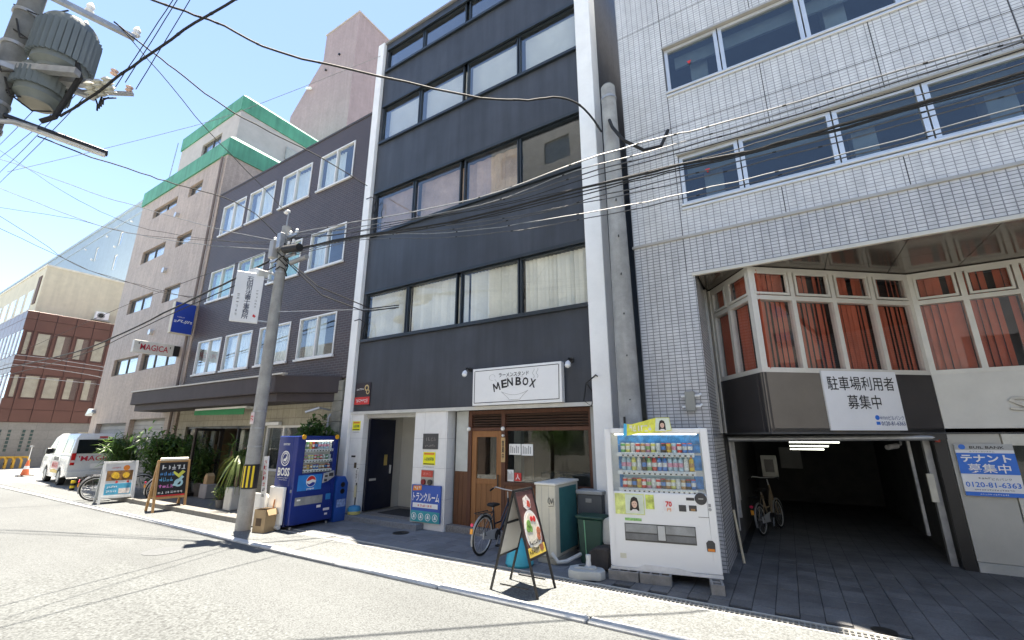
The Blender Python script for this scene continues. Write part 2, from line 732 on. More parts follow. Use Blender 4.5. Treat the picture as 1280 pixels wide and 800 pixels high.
WHITEC = M('white_curtain', (.8, .82, .8), .85, var=.08, vs=2)
REDB = M('red_blind', (.55, .125, .065), .75, var=.15, vs=2)
BOARD = M('brown_board', (.50, .36, .28), .8, var=.25, vs=1.1)

# ------------------------------------------------------------------ ground
g = struct(MB().box(-260, 160, -120, 220, -.3, -.02).build('ground', M('far_ground', (.2, .2, .19), .9)))
road = struct(MB().box(-120, 60, -1.2, 4.70, -.15, 0).build('road', road_mat('worn_asphalt', (.118, .128, .130, 1))))
rpatch = struct(MB().prism([(-9.6, -1.2), (20, -1.2), (20, 3.1), (-4.2, 3.02), (-8.9, 3.2)], -.05, .004, 'z').build('road_patch', road_mat('coarse_asphalt', (.114, .124, .125, 1), 150, .1)))
opp = struct(MB().box(-120, 60, -3.6, -1.2, -.15, .02).build('opposite_pavement', M('opposite_concrete', (.33, .33, .31), .9, var=.15)))
side_st = struct(MB().box(-40, -27.2, 4.7, 60, -.15, .004).build('side_street', M('side_asphalt', (.24, .24, .23), .9, var=.15, bmp=.003)))
KERBM = M('kerb_paint', (.52, .53, .52), .7, var=.16, vs=6, bmp=.002)
PAVE = road_mat('pavement_asphalt', (.138, .148, .148, 1), 220, .12)
pav = struct(MB().box(-27.2, 8, 4.885, 5.71, -.15, .012).build('pavement', PAVE))
pav2 = struct(MB().box(-27.2, -9.42, 5.71, 7.3, -.15, .014).build('pavement_inner', M('pavement_concrete', (.17, .172, .165), .9, var=.14, vs=1.5, bmp=.003)))
far_p = struct(MB().box(-120, -40, 4.7, 6.5, -.15, .02).build('far_pavement', M('far_pave', (.36, .35, .33), .9, var=.1)))
kerb = struct(MB().box(-60, 8, 4.66, 4.90, -.15, -.004).build('kerb', M('kerb_joint', (.05, .05, .048), .9)))
km = MB().box(0, 1.985, 4.722, 4.862, -.05, .032).mesh('kerb_stone', KERBM, .018)
for i in range(28):
    inst('kerb_stone', km, kerb, (-48 + i * 2.0, 0, random.uniform(-.003, .003)))
chan = struct(MB().box(-9.42, 8, 5.71, 5.93, -.2, -.07).build('drain_channel', M('wet_dirt', (.03, .028, .025), .8)))
rim = MB()
rim.box(-9.42, 8, 5.71, 5.735, -.15, .014)
rim.box(-9.42, 8, 5.905, 5.93, -.15, .016)
rim.build('channel_rim', M('channel_concrete', (.5, .5, .47), .8, var=.15, vs=5), chan)
gr = MB()
for yy in (5.742, 5.812, 5.884):
    gr.box(.004, .99, yy, yy + .014, -.02, .012)
k = 0
while k <= 20:
    x = .004 + k * .0489
    gr.box(x, x + .016, 5.756, 5.884, -.018, .010)
    k += 1
gme = gr.mesh('grate', M('grate_steel', (.42, .42, .40), .5, .5, var=.2, vs=14))
for i in range(11):
    inst('grate', gme, chan, (-2.85 + i * 1.0, 0, 0))
cov = MB().box(.006, .594, 5.74, 5.90, -.05, .008).mesh('channel_cover', M('cover_concrete', (.2, .2, .19), .85, var=.2, vs=8, bmp=.002), .006)
for i in range(11):
    inst('channel_cover', cov, chan, (-9.42 + i * .597, 0, random.uniform(-.004, .0)))

SLAB = piece_mat('grey_slab', (.19, .20, .215, 1), .1, .8)
PAVER = piece_mat('forecourt_paver', (.135, .134, .132, 1), .16, .75, 60, .002, .35)
pbase = struct(MB().box(-9.42, -2.4, 5.93, 7.6, -.15, -.004).build('shop_pavement', M('joint_sand', (.07, .07, .07), .95)))
sm = MB().box(.004, .441, .004, .327, -.03, .012).mesh('slab', SLAB, .004)
nx = 0
for j in range(5):
    for i in range(-1, 16):
        x = -9.41 + i * .445 + (.2225 if j % 2 else 0)
        if x < -9.42 or x + .44 > -2.35:
            continue
        inst('slab', sm, pbase, (x, 5.935 + j * .331, random.uniform(-.002, .0015)))
fbase = struct(MB().box(-2.4, 8, 5.93, 17, -.15, -.006).build('forecourt', M('forecourt_joint', (.035, .036, .036), .9)))
pm = MB().box(.003, .222, .003, .222, -.03, .01).mesh('paver', PAVER, .003)
for i in range(24):
    for j in range(12):
        y = 5.935 + j * .225 + (.1125 if i % 2 else 0)
        inst('paver', pm, fbase, (-2.39 + i * .225, y, random.uniform(-.0025, .002)), (random.uniform(-.004, .004), random.uniform(-.004, .004), 0))
st = MB()
for i in range(46):
    for j in range(0, 48):
        if i < 24 and j < 12:
            continue
        x = -2.39 + i * .225
        if x < -1.0 and j > 5:
            continue
        y = 5.935 + j * .225 + (.1125 if i % 2 else 0)
        st.face([(x + .003, y + .003, .008), (x + .222, y + .003, .008), (x + .222, y + .222, .008), (x + .003, y + .222, .008)])
o = st.build('paver_field', PAVER, fbase)
o['kind'] = 'stuff'
tag(MB().lathe([(.0, .012), (.16, .012), (.165, .016), (.15, .02), (.0, .02)], (-6.72, 6.79, 0), 24).build('manhole_cover', M('cast_iron', (.03, .03, .03), .5, .5, var=.3, vs=30)), 'small round black iron cover in grey slabs before the entrance', 'manhole cover')
tag(MB().lathe([(.0, .008), (.1, .008), (.105, .014), (.0, .014)], (.55, 6.05, 0), 20).build('valve_cover', MATS['cast_iron']), 'small round iron valve cover in the garage forecourt by the drain', 'valve cover')
tag(MB().lathe([(.0, .0), (.28, .002), (.28, .005), (.0, .006)], (-9.1, 3.75, 0), 28).build('road_cover', M('road_iron', (.095, .103, .108), .75, .0, var=.2, vs=20)), 'round worn access cover in the road near the utility pole', 'manhole cover')

# ------------------------------------------------------------------ charcoal building
F = FT(0, 7.33)
mainb = thing('office_building', 'charcoal rendered five-storey building with white edge pilasters and ramen shop', 'building', (-5.9, 7.3, 0), world=True)
rows = [(4.24, 5.47), (7.2, 8.45), (10.15, 11.37), (12.72, 13.5)]
wx = (-9.02, -2.79)
b = MB(F)
holes = [(wx[0], wx[1], a, c) for a, c in rows]
b.wall(-9.14, -2.76, 2.42, 13.8, holes, .2)
b.face([(-9.14, 0, 2.42), (-9.14, .6, 2.42), (-2.76, .6, 2.42), (-2.76, 0, 2.42)])
b.build('front_wall', CHAR, mainb)
b = MB()
b.face([(-2.47, 7.45, 0), (-2.47, 18, 0), (-2.47, 18, 13.8), (-2.47, 7.45, 13.8)])
b.face([(-9.37, 7.45, 0), (-9.37, 18, 0), (-9.37, 18, 13.8), (-9.37, 7.45, 13.8)])
b.face([(-9.37, 18, 0), (-2.47, 18, 0), (-2.47, 18, 13.8), (-9.37, 18, 13.8)])
b.build('side_wall', CHAR, mainb)
MB().box(-9.39, -2.44, 7.27, 18.02, 13.8, 13.86).build('roof', M('roof_grey', (.25, .25, .25), .8), mainb)
for x0, x1 in ((-9.39, -9.13), (-2.79, -2.45)):
    pl = MB().box(x0, x1, 7.22, 7.62, 0, 13.82).build('pilaster', WHITE if x0 < -5 else WHITE, mainb, .01)
MULL = [-7.54, -5.93, -4.32]
for i, (a, c) in enumerate(rows):
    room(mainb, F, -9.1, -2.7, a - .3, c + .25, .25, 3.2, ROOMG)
    xs = [wx[0]] + MULL + [wx[1]]
    f = MB(F)
    f.box(wx[0] - .03, wx[1] + .03, -.05, .1, c, c + .07)
    f.box(wx[0] - .03, wx[1] + .03, -.07, .1, a - .07, a)
    f.build('window_surround', NAVYF, mainb)
    for j, (x0, x1) in enumerate(zip(xs, xs[1:])):
        gap = .055 if j == 1 else .014
        gap0 = .055 if j == 2 else .014
        if i == 0:
            cf, cm = vblinds, CREAMB
        elif i == 1:
            cf, cm = pleats, BOARD
        else:
            cf, cm = None, None
        w = window(mainb, F, x0 + (gap0 if j else 0), x1 - (gap if j < 3 else 0), a, c, NAVYF, GLASS if i == 0 else GLASSM if i > 1 else glass_mat('third_floor_glass', (.93, .94, .94), refl=1.3), fw=.034, d=.02, dep=.09, cd=.06 if i else .08)
        if cf is vblinds:
            cb = MB(F)
            vblinds(cb, x0 + .08, x1 - .08, a + .03, c - .03, .165, .105, 32, skip=(1,) if j == 2 else ())
            cb.build('blind', cm, w)
        elif cf is pleats and j < 3:
            cb = MB(F)
            pleats(cb, x0 + .06, x1 - .06, a + .03, c - .03, .24, .012 if j != 2 else .03, .5 if j != 2 else .3)
            cb.build('curtain', cm, w)
        elif i == 2:
            cb = MB(F)
            zz = c - .04
            lim = a + .05
            n = 0
            while zz > lim:
                cb.face([(x0 + .1, .2, zz), (x1 - .1, .2, zz), (x1 - .1, .225, zz - .021), (x0 + .1, .225, zz - .021)])
                zz -= .025
                n += 1
            cb.build('blind', M('white_slat_blind', (.8, .82, .81), .6, var=.06), w)
# thin wiring clips on the pilasters
for x, z, s_ in ((-9.15, 4.75, 1), (-9.15, 8.3, 1), (-2.6, 2.85, -1)):
    lp = MB()
    pts = [(x - .06, 7.17, z), (x + .1 * s_, 7.2, z + .03), (x + .3 * s_, 7.24, z - .1), (x + .36 * s_, 7.24, z - .4), (x + .22 * s_, 7.24, z - .5), (x + .16 * s_, 7.24, z - .3), (x + .28 * s_, 7.25, z - .12)]
    lp.tube(pts, .012, 6)
    tag(lp.build('cable_loop', RUB, None, smooth=True), {4.75: 'black cable loop on the left pilaster beside the second floor', 8.3: 'black cable loop on the left pilaster beside the third floor', 2.85: 'black cable stub on the right white pilaster above the shop window'}[z], 'cable')

# ground floor of the charcoal building
MB().box(-9.13, -8.68, 7.30, 7.5, 0, 2.36).build('entrance_pier', WTILE, mainb)
MB().box(-6.99, -6.07, 7.30, 7.66, 0, 2.40).build('entrance_pier', WTILE, mainb)
MB().box(-9.12, -2.8, 7.27, 7.34, 2.36, 2.43).build('drip_edge', M('drip_beige', (.55, .54, .5), .5), mainb)
MB().box(-8.68, -6.99, 7.42, 7.5, 2.27, 2.36).build('lintel', M('lintel_grey', (.5, .5, .48), .5), mainb)
stp = MB()
stp.box(-9.12, -6.6, 7.08, 7.42, 0, .12)
stp.build('step', M('granite_step', (.2, .215, .235), .6, var=.2, vs=30), mainb, .008)
MB().box(-9.12, -2.8, 7.36, 8.7, 0, .135).build('plinth', M('granite_plinth', (.22, .21, .2), .7, var=.3, vs=40), mainb, .006)
# entrance hall
b = MB()
b.face([(-8.68, 7.5, .13), (-8.68, 8.6, .13), (-8.68, 8.6, 2.36), (-8.68, 7.5, 2.36)])
b.face([(-8.68, 8.6, .13), (-6.99, 8.6, .13), (-6.99, 8.6, 2.36), (-8.68, 8.6, 2.36)])
b.face([(-6.99, 7.5, .13), (-6.99, 8.6, .13), (-6.99, 8.6, 2.36), (-6.99, 7.5, 2.36)])
b.face([(-8.68, 7.4, 2.36), (-6.99, 7.4, 2.36), (-6.99, 8.6, 2.36), (-8.68, 8.6, 2.36)])
b.build('hall_wall', M('hall_wall', (.5, .49, .45), .6, var=.05), mainb)
dl = MB().box(-8.66, -8.60, 7.44, 8.28, .16, 2.25).build('door_leaf', M('navy_door', (.006, .009, .024), .3, var=.1), mainb, .006)
LT = FT(-8.60, 7.44, 90)
plate(dl, 'notice', .52, .62, 1.15, 1.4, M('brass', (.6, .45, .15), .35, .6), LT, -.006, .006)
plate(dl, 'notice', .1, .3, .82, .87, ALU, LT, -.006, .006)
MB(LT).box(.7, .73, -.05, -.004, .95, 1.15).build('handle', ALU, dl, .004)
plate(mainb, 'lift_door', -7.62, -7.1, .14, 2.2, M('lift_grey', (.16, .17, .18), .4, .3), None, 8.56, .04)
plate(mainb, 'call_panel', -7.98, -7.88, 1.05, 1.5, M('call_dark', (.08, .08, .08), .3, .4), None, 8.575, .025)
MB().box(-8.3, -7.3, 7.6, 8.3, .135, .145).build('doormat', M('mat_dark', (.04, .04, .045), .95), mainb)
# notices on the piers
plate(mainb, 'name_plate', -6.72, -6.3, 1.58, 1.9, M('slate_plate', (.06, .065, .07), .35), None, 7.285, .015)
PLT = M('plate_letters', (.3, .3, .3), .4, .6)
scribble(mainb, -6.66, -6.5, 1.79, .09, PLT, None, 7.282, 2)
text(mainb, 'ビル', -6.42, 1.79, .13, .085, PLT, None, 7.282)
scribble(mainb, -6.66, -6.36, 1.65, .05, PLT, None, 7.282, 6)
def ynotice(u0, u1, z0, z1):
    n = plate(mainb, 'yellow_notice', u0, u1, z0, z1, M('notice_yellow', (.85, .8, .02), .5, var=.03), None, 7.294, .006)
    w = u1 - u0
    MB().box(u0 + .03, u1 - .03, 7.2915, 7.2935, z1 - .055, z1 - .015).build('print', M('print_orange', (.8, .25, .03), .5), n)
    text(n, '入居者募集', (u0 + u1) / 2, (z0 + z1) / 2 - .01, w * .8, .07, M('print_green', (.02, .12, .06), .5, var=0), None, 7.2915, .01)
    MB().box(u0 + .02, u1 - .02, 7.2915, 7.2935, z0 + .01, z0 + .03).build('print', INK, n)
    scribble(n, u0 + .02, u1 - .02, z0 - .04, .03, GREY, None, 7.2975, 12)
ynotice(-9.06, -8.78, 1.98, 2.2)
ynotice(-6.7, -6.36, 1.26, 1.52)
fh = plate(mainb, 'fire_hose_box', -6.72, -6.38, .82, 1.16, M('hose_steel', (.35, .35, .35), .35, .7), None, 7.28, .02)
plate(fh, 'red_plate', -6.71, -6.39, 1.02, 1.15, M('plate_red', (.55, .06, .04), .4), None, 7.275, .005)
text(fh, '送水口', -6.55, 1.085, .22, .06, M('pale_red', (.75, .3, .26), .4), None, 7.272)
for u in (-6.64, -6.46):
    MB().disc(u, .92, .055, 7.25, 7.28, 16).build('coupling', M('coupling_red' if u < -6.5 else 'coupling_dark', (.2, .02, .03) if u < -6.5 else (.05, .05, .05), .3, .4), fh)
plate(mainb, 'door_slot', -9.0, -8.86, 1.36, 1.40, BLACK, None, 7.292, .008)
plate(mainb, 'intercom', -8.86, -8.80, 1.12, 1.24, M('bronze', (.12, .09, .06), .4, .5), None, 7.28, .02)
# dark advertising plate at the left of the facade
ad = tag(plate(None, 'wall_sign', -9.08, -8.55, 2.56, 3.13, M('ad_black', (.02, .012, .02), .35), None, 7.31, .015), 'small black and red advertising plate at the left end of the charcoal wall', 'sign')
MB().box(-9.08, -8.55, 7.304, 7.309, 2.60, 2.78).build('red_band', RED, ad)
scribble(ad, -9.04, -8.6, 2.69, .08, WHITE, None, 7.301, 7)
scribble(ad, -9.05, -8.78, 2.97, .06, WHITE, None, 7.307, 5)
MB().disc(-8.68, 3.0, .075, 7.305, 7.309, 20, .045).build('emblem', M('gold_print', (.6, .45, .2), .4), ad)
MB().disc(-8.63, 2.9, .06, 7.305, 7.309, 20, .035).build('emblem', MATS['gold_print'], ad)

# trunk-room poster board leaning on the pier
tp = tag(plate(None, 'poster_board', -6.93, -6.14, .15, .86, M('poster_blue', (.02, .09, .42), .4, var=.12, vs=3), None, 7.25, .03), 'blue trunk room advertising board at the foot of the white pier', 'poster')
MB().box(-6.93, -6.14, 7.245, 7.2485, .15, .36).build('print', M('poster_teal', (.02, .32, .36), .4), tp)
MB().prism([(-6.9, .74), (-6.66, .76), (-6.65, .85), (-6.88, .84)], 7.245, 7.2485).build('print', M('print_orange', (.8, .25, .03), .5), tp)
scribble(tp, -6.86, -6.68, .8, .06, WHITE, None, 7.243, 3)
text(tp, 'トランクルーム', -6.53, .63, .72, .17, WHITE, None, 7.245, .02, shear=.15)
MB().box(-6.88, -6.2, 7.245, 7.2485, .42, .51).build('print', WHITE, tp)
scribble(tp, -6.75, -6.35, .465, .05, RED, None, 7.243, 6)
for u in (-6.83, -6.64, -6.45, -6.26):
    MB().disc(u, .25, .07, 7.24, 7.2445, 20, .058).build('print', WHITE, tp)
    MB().prism([(u - .03, .22), (u + .03, .22), (u + .012, .29), (u - .012, .29)], 7.24, 7.2445).build('print', WHITE, tp)

# ramen shop front (y = 7.5)
WOOD = wood_mat('brown_wood', (.10, .035, .012), (.20, .075, .028))
WOODL = wood_mat('orange_wood', (.24, .095, .028), (.38, .165, .055))
WOODD = wood_mat('dark_wood', (.07, .022, .01), (.13, .045, .02))
SY = 7.5
plate(mainb, 'side_panel', -5.98, -5.67, 1.15, 2.36, M('frosted_panel', (.5, .52, .5), .4, var=.12, vs=4), None, SY, .05)
plate(mainb, 'side_reveal', -6.06, -5.98, .13, 2.36, M('reveal_dark', (.06, .06, .055), .5), None, SY + .06, .03)
MB().box(-2.92, -2.79, 7.42, 7.7, .13, 2.36).build('side_panel', M('grey_plaster', (.42, .43, .42), .7, var=.12, vs=2, streak=.2), mainb)
fr = MB()
for x in (-5.66, -4.84, -2.99):
    fr.box(x, x + .09, SY - .01, SY + .1, .13, 2.36)
fr.box(-5.57, -2.99, SY - .006, SY + .09, 2.28, 2.36)
fr.box(-5.57, -4.84, SY - .006, SY + .09, 1.95, 2.02)
fr.box(-4.75, -2.99, SY - .006, SY + .09, 1.95, 2.02)
fr.box(-4.75, -2.99, SY - .02, SY + .1, .93, 1.0)
fr.build('shop_frame', WOODD, mainb, .004)
for x0, x1 in ((-5.57, -4.84), (-4.75, -2.99)):
    for k in range(5):
        MB(Matrix.Translation((0, SY + .04, 2.045 + k * .052)) @ Matrix.Rotation(R(-28), 4, 'X')).box(x0, x1, -.03, .03, -.005, .005).build('louvre_slat', M('louvre_brown', (.10, .06, .045), .6), mainb)
for k in range(9):
    x0 = -4.75 + k * .1955
    MB().box(x0 + .002, x0 + .1935, SY, SY + .03, .13, .93).build('plank', WOOD, mainb, .003)
for k in range(3):
    x0 = -6.0 + k * .112
    MB().box(x0 + .002, x0 + .110, SY + .002, SY + .03, .13, 1.15).build('plank', WOOD, mainb, .003)
sw = MB().box(-4.75, -4.72, SY + .03, SY + .06, 1.0, 1.95)
sw.box(-3.02, -2.99, SY + .03, SY + .06, 1.0, 1.95)
sw = sw.build('shop_window', WOODD, mainb)
MB().box(-4.72, -3.02, SY + .04, SY + .048, 1.0, 1.95).build('pane', GLASSD, sw)
for x0, x1, z0, z1, kind in ((-4.68, -4.42, 1.5, 1.7, 'menu'), (-4.40, -4.15, 1.49, 1.7, 'menu'), (-4.73, -4.58, 1.01, 1.22, 'menu'), (-4.56, -4.41, 1.02, 1.17, 'nosmoke')):
    n = plate(sw, 'notice', x0, x1, z0, z1, WHITE if kind == 'menu' else RED, None, SY + .032, .004)
    if kind == 'menu':
        for q in range(5):
            w_ = (x1 - x0)
            MB().box(x0 + w_ * (.12 + .16 * q), x0 + w_ * (.19 + .16 * q), SY + .029, SY + .0315, z0 + .03, z1 - .03 - .02 * (q % 3)).build('print', GREY, n)
    else:
        text(n, '人', (x0 + x1) / 2, (z0 + z1) / 2, .09, .1, WHITE, None, SY + .028, .02)
sd = MB()
sd.box(-5.57, -5.45, SY + .01, SY + .05, .14, 1.95)
sd.box(-4.96, -4.84, SY + .01, SY + .05, .14, 1.95)
sd.box(-5.45, -4.96, SY + .01, SY + .05, 1.83, 1.95)
sd.box(-5.45, -4.96, SY + .01, SY + .05, .93, 1.03)
sd.box(-5.45, -4.96, SY + .01, SY + .05, .14, .22)
sd = sd.build('shop_door', WOODL, mainb, .004)
MB().box(-5.45, -4.96, SY + .025, SY + .032, 1.03, 1.83).build('pane', GLASSD, sd)
for k in range(4):
    x0 = -5.45 + k * .1225
    MB().box(x0 + .0015, x0 + .121, SY + .02, SY + .04, .22, .93).build('plank', WOODL, sd, .003)
MB().bar((-4.9, SY - .03, .9), (-4.9, SY - .03, 1.12), .02).build('handle', BLACK, sd)
vb = plate(mainb, 'opening_sign', -4.83, -4.74, 1.36, 1.82, M('sign_wood', (.55, .36, .17), .6), None, SY - .03, .015)
text(vb, '営\n業\n中', -4.785, 1.59, .06, .36, INK, None, SY - .033, .02)
for x in (-5.62, -4.785):
    MB().disc(x, 1.99, .042, SY - .07, SY - .012, 16).build('lamp', M('lamp_white', (.85, .85, .82), .3), mainb, .015, True)
MB().disc(-4.785, 1.86, .022, SY - .05, SY - .012, 12).build('lamp', MATS['lamp_white'], mainb)
# shop interior
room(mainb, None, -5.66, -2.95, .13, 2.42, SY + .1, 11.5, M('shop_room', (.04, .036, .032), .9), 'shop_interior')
MB().box(-4.6, -3.0, 8.7, 9.1, .13, 1.1).build('counter', M('counter_grey', (.08, .085, .085), .5), mainb)
MB().box(-4.7, -4.55, SY + .25, SY + .4, 1.0, 1.95).build('inner_post', M('post_grey', (.12, .13, .13), .6), mainb)
MB().box(-5.4, -5.0, 9.0, 9.1, .9, 1.7).build('counter_shelf', M('shelf_brown', (.25, .15, .1), .6), mainb)

# shop sign and its lamps
sg = thing('shop_sign', 'white MEN BOX shop sign board with bowl drawing above the shop window', 'sign', (-4.35, 7.25, 2.44))
MB().box(-1.0, 1.0, -.06, .06, 0, .74).build('board', M('sign_white', (.8, .8, .79), .4, var=.03), sg, .004)
ln = MB()
for a, c in (((-.95, .05), (.93, .06)), ((.94, .055), (.95, .69)), ((.94, .69), (-.94, .69)), ((-.95, .69), (-.955, .05))):
    ln.bar((a[0], -.062, a[1]), (c[0], -.062, c[1]), .004, .012)
ln.build('border', INK, sg)
text(sg, 'ラーメンスタンド', -.02, .575, .68, .085, INK, None, -.064, .012)
for ch, u, z, a in (('M', -.415, .345, 15), ('E', -.235, .40, 7), ('N', -.10, .425, 3), ('B', .09, .43, -2), ('O', .245, .415, -7), ('X', .40, .375, -14)):
    if ch == 'M':
        MT = Matrix.Translation((u, 0, z)) @ Matrix.Rotation(R(-a), 4, 'Y')
        mm = MB(MT)
        for p, q in (((-.07, -.08), (-.055, .08)), ((-.055, .08), (0, -.04)), ((0, -.04), (.055, .08)), ((.055, .08), (.07, -.08))):
            mm.bar((p[0], -.0635, p[1]), (q[0], -.0635, q[1]), .002, .026)
        mm.build('lettering', INK, sg)
        continue
    text(sg, ch, 0, 0, .13 if ch != 'M' else .15, .16, INK, Matrix.Translation((u, 0, z)) @ Matrix.Rotation(R(-a), 4, 'Y'), -.064, .03 if ch != 'M' else .006)
bw = MB()
LINEM = M('pencil_line', (.35, .35, .34), .6, var=0)
def pline(pts, w=.006):
    for p, q in zip(pts, pts[1:]):
        bw.bar((p[0], -.062, p[1]), (q[0], -.062, q[1]), .003, w)
pline([(-.3 + .6 * i / 14, .245 - .07 * math.sin(math.pi * i / 14)) for i in range(15)])
pline([(-.29 + .58 * i / 14, .45 + .1 * math.sin(math.pi * i / 14)) for i in range(15)], .004)
pline([(-.3, .245), (-.15, .125), (-.12, .085), (.12, .085), (.15, .125), (.3, .25)])
pline([(-.52 + .07 * math.cos(i * .5), .54 + .06 * math.sin(i * .5)) for i in range(11)], .004)
pline([(-.46, .5), (-.34, .38)], .004)
for u in (.42, .5):
    pline([(u + .02 * math.sin(i * 1.1), .47 + i * .022) for i in range(9)], .006)
bw.build('bowl_drawing', LINEM, sg)
for x, wh in ((-5.52, 'left'), (-3.2, 'right')):
    sl = thing('spotlight', f'black spotlight with white bulb at the {wh} end of the MEN BOX sign', 'lamp', (x, 7.33, 3.2), group='spotlights beside the shop sign')
    MB().disc(0, 0, .05, -.03, 0, 16).build('base', BLACK, sl)
    MB().tube([(0, -.02, 0), (0, -.14, .02), (.02, -.2, -.03)], .015, 8).build('arm', BLACK, sl, smooth=True)
    MB().lathe([(.02, 0), (.05, .04), (.055, .1), (.03, .13)], (.0, 0, 0), 14, Matrix.Translation((.02, -.2, -.04)) @ Matrix.Rotation(R(160), 4, 'X')).build('lamp_head', M('bulb_white', (.8, .82, .84), .2), sl, smooth=True)

# ------------------------------------------------------------------ white tiled building on the right
TILE = brick_mat('white_mosaic_tile', (.72, .72, .71), (.67, .675, .675), (.33, .33, .335), .104, .052, .0055, 0, .22, bmp=.002, var=.12, streak=.1)
TILEG = brick_mat('grey_mosaic_tile', (.62, .62, .62), (.575, .58, .585), (.24, .24, .25), .104, .052, .0065, 0, .25, bmp=.002, var=.12, streak=.14)
TRIM = M('bronze_trim', (.40, .38, .34), .4, .3, var=.08)
F = FT(0, 7.3)
tb = thing('tiled_building', 'white mosaic tiled building with ribbon windows over a recessed garage', 'building', (3, 7.3, 0), world=True)
w3, w4 = (5.72, 6.70), (8.08, 9.1)
X1 = 9.0
b = MB(F)
b.wall(-1.9, X1, 5.12, 13.4, [(-1.0, X1 - .5, *w3), (-1.05, X1 - .5, *w4), (-1.05, X1 - .5, 10.5, 11.5)], .16)
b.face([(-1.9, 0, 5.12), (-1.9, 10, 5.12), (-1.9, 10, 13.4), (-1.9, 0, 13.4)])
b.build('upper_wall', TILE, tb)
b = MB(F)
b.wall(-1.9, X1, 0, 5.12, [(-.94, X1, 0, 4.44)], .06)
b.face([(-.94, 0, 0), (-.94, 1.25, 0), (-.94, 1.25, 4.44), (-.94, 0, 4.44)])
b.face([(-1.9, 0, 0), (-1.9, 10, 0), (-1.9, 10, 5.12), (-1.9, 0, 5.12)])
b.build('lower_wall', TILEG, tb)
MB().box(-1.9, X1, 7.3, 18, 13.4, 13.5).build('roof', CONC, tb)
# recessed tile joints drawn as fine movement joints, each its own bead
jt = M('movement_joint', (.05, .05, .055), .8)
for u in (.45, 1.9, 3.3):
    for z0, z1 in ((5.16, 5.6), (6.76, 7.97), (9.16, 10.4)):
        MB(F).box(u - .006, u + .006, -.002, .002, z0, z1).build('movement_joint', jt, tb)
for z in (7.3, 9.8):
    MB(F).box(-1.9, X1, -.002, .002, z - .005, z + .005).build('movement_joint', jt, tb)
MB(F).box(-1.06, -1.05, -.002, .002, 4.5, 13.3).build('movement_joint', jt, tb)
MB(F).box(-1.92, X1, -.03, .03, 5.09, 5.14).build('band_trim', TRIM, tb, .006)
MB(F).box(-.98, X1, -.025, .03, 4.40, 4.46).build('opening_trim', M('pale_trim', (.55, .52, .45), .4, .3, var=.06), tb, .006)
DARKGL = glass_mat('dark_office_glass', (.72, .78, .8), refl=1.5)
for (a, c), xs in ((w3, [-1.0, -.04, 1.24, 2.28, 3.5, 4.7, 5.9, 7.1, 8.5]), (w4, [-1.05, -.1, 1.15, 2.35, 3.5, 4.7, 5.9, 7.1, 8.5]), ((10.5, 11.5), [-1.05, -.1, 1.15, 2.35, 3.5, 4.7, 5.9, 7.1, 8.5])):
    for x0, x1 in zip(xs, xs[1:]):
        w = window(tb, F, x0 + .01, x1 - .01, a + .01, c - .01, ALU, DARKGL, fw=.06, d=.05, dep=.08)
    MB(F).box(xs[0] - .02, X1, -.05, .06, a - .045, a + .008).build('sill', ALU, tb, .012)
    MB(F).box(xs[0] - .02, X1, -.03, .0, a - .11, a - .055).build('sill', ALU, tb, .012)
    MB(F).box(xs[0] - .02, X1, -.02, .05, c - .004, c + .03).build('head_flashing', TRIM, tb)
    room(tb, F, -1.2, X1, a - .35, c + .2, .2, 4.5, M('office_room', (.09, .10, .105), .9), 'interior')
    for x in (-.65, 1.5, 3.0):
        MB(F).box(x, x + .3, .5, .8, a - .3, c + .15).build('inner_column', M('office_column', (.36, .38, .385), .8), tb)
    MB(F).box(-.9, 6, .32, .36, c - .28, c - .02).build('roll_blind', M('office_blind', (.26, .28, .285), .8), tb)
    for x in (.4, 1.9):
        MB(F).box(x, x + .8, .45, .7, a - .05, a + .22).build('stacked_files', M('files', (.45, .44, .4), .8, var=.3, vs=12), tb)
for u, z in ((-.62, 8.62), (-.55, 6.28)):
    MB(F).prism([(u - .04, z + .035), (u + .04, z + .035), (u, z - .035)], .062, .066).build('rescue_mark', RED, tb)

# bay with its corner to the street
Cx, Cy = -.18, 7.40
Jx, Jy = 2.05, 9.2
Lx, Ly = -.93, 8.5
L1 = math.hypot(Jx - Cx, Jy - Cy)
L0 = math.hypot(Cx - Lx, Cy - Ly)
TB1 = FT(Cx, Cy, math.degrees(math.atan2(Jy - Cy, Jx - Cx)))
TB0 = FT(Lx, Ly, math.degrees(math.atan2(Cy - Ly, Cx - Lx)))
TW = FT(Jx, Jy, 0)
FRAMEB = M('bay_frame', (.62, .60, .54), .4, .15, var=.08)
BGL = glass_mat('bay_glass', (.93, .94, .94), refl=1.0)
zs, zt, ztop = 2.77, 3.94, 4.44
def blind_set(w, T, xs, name='blind'):
    for a, c in zip(xs, xs[1:]):
        for z0, z1 in ((zs + .05, zt - .03), (zt + .03, ztop - .05)):
            cb = MB(T)
            sk = [random.randint(2, 5)] if random.random() < .6 else []
            vblinds(cb, a + .05, c - .05, z0, z1, .13, .1, random.choice((6, 14, 24)), skip=sk)
            cb.build(name, REDB, w)
def bay_window(T, xs):
    w = window(tb, T, xs[0], xs[-1], zs, ztop, FRAMEB, BGL, panes=xs[1:-1], fw=.07, d=0.0, dep=.09, transom=zt, name='bay_window')
    sash = MB(T)
    for a, c in zip(xs, xs[1:]):
        for (u0, u1, z0, z1) in ((a + .06, c - .06, zt + .05, zt + .085), (a + .06, c - .06, ztop - .105, ztop - .07), (a + .06, a + .095, zt + .085, ztop - .105), (c - .095, c - .06, zt + .085, ztop - .105)):
            sash.box(u0, u1, -.012, .02, z0, z1)
    sash.build('sash', FRAMEB, w)
    blind_set(w, T, xs)
bay_window(TB1, [0, L1 * .25, L1 * .5, L1 * .75, L1])
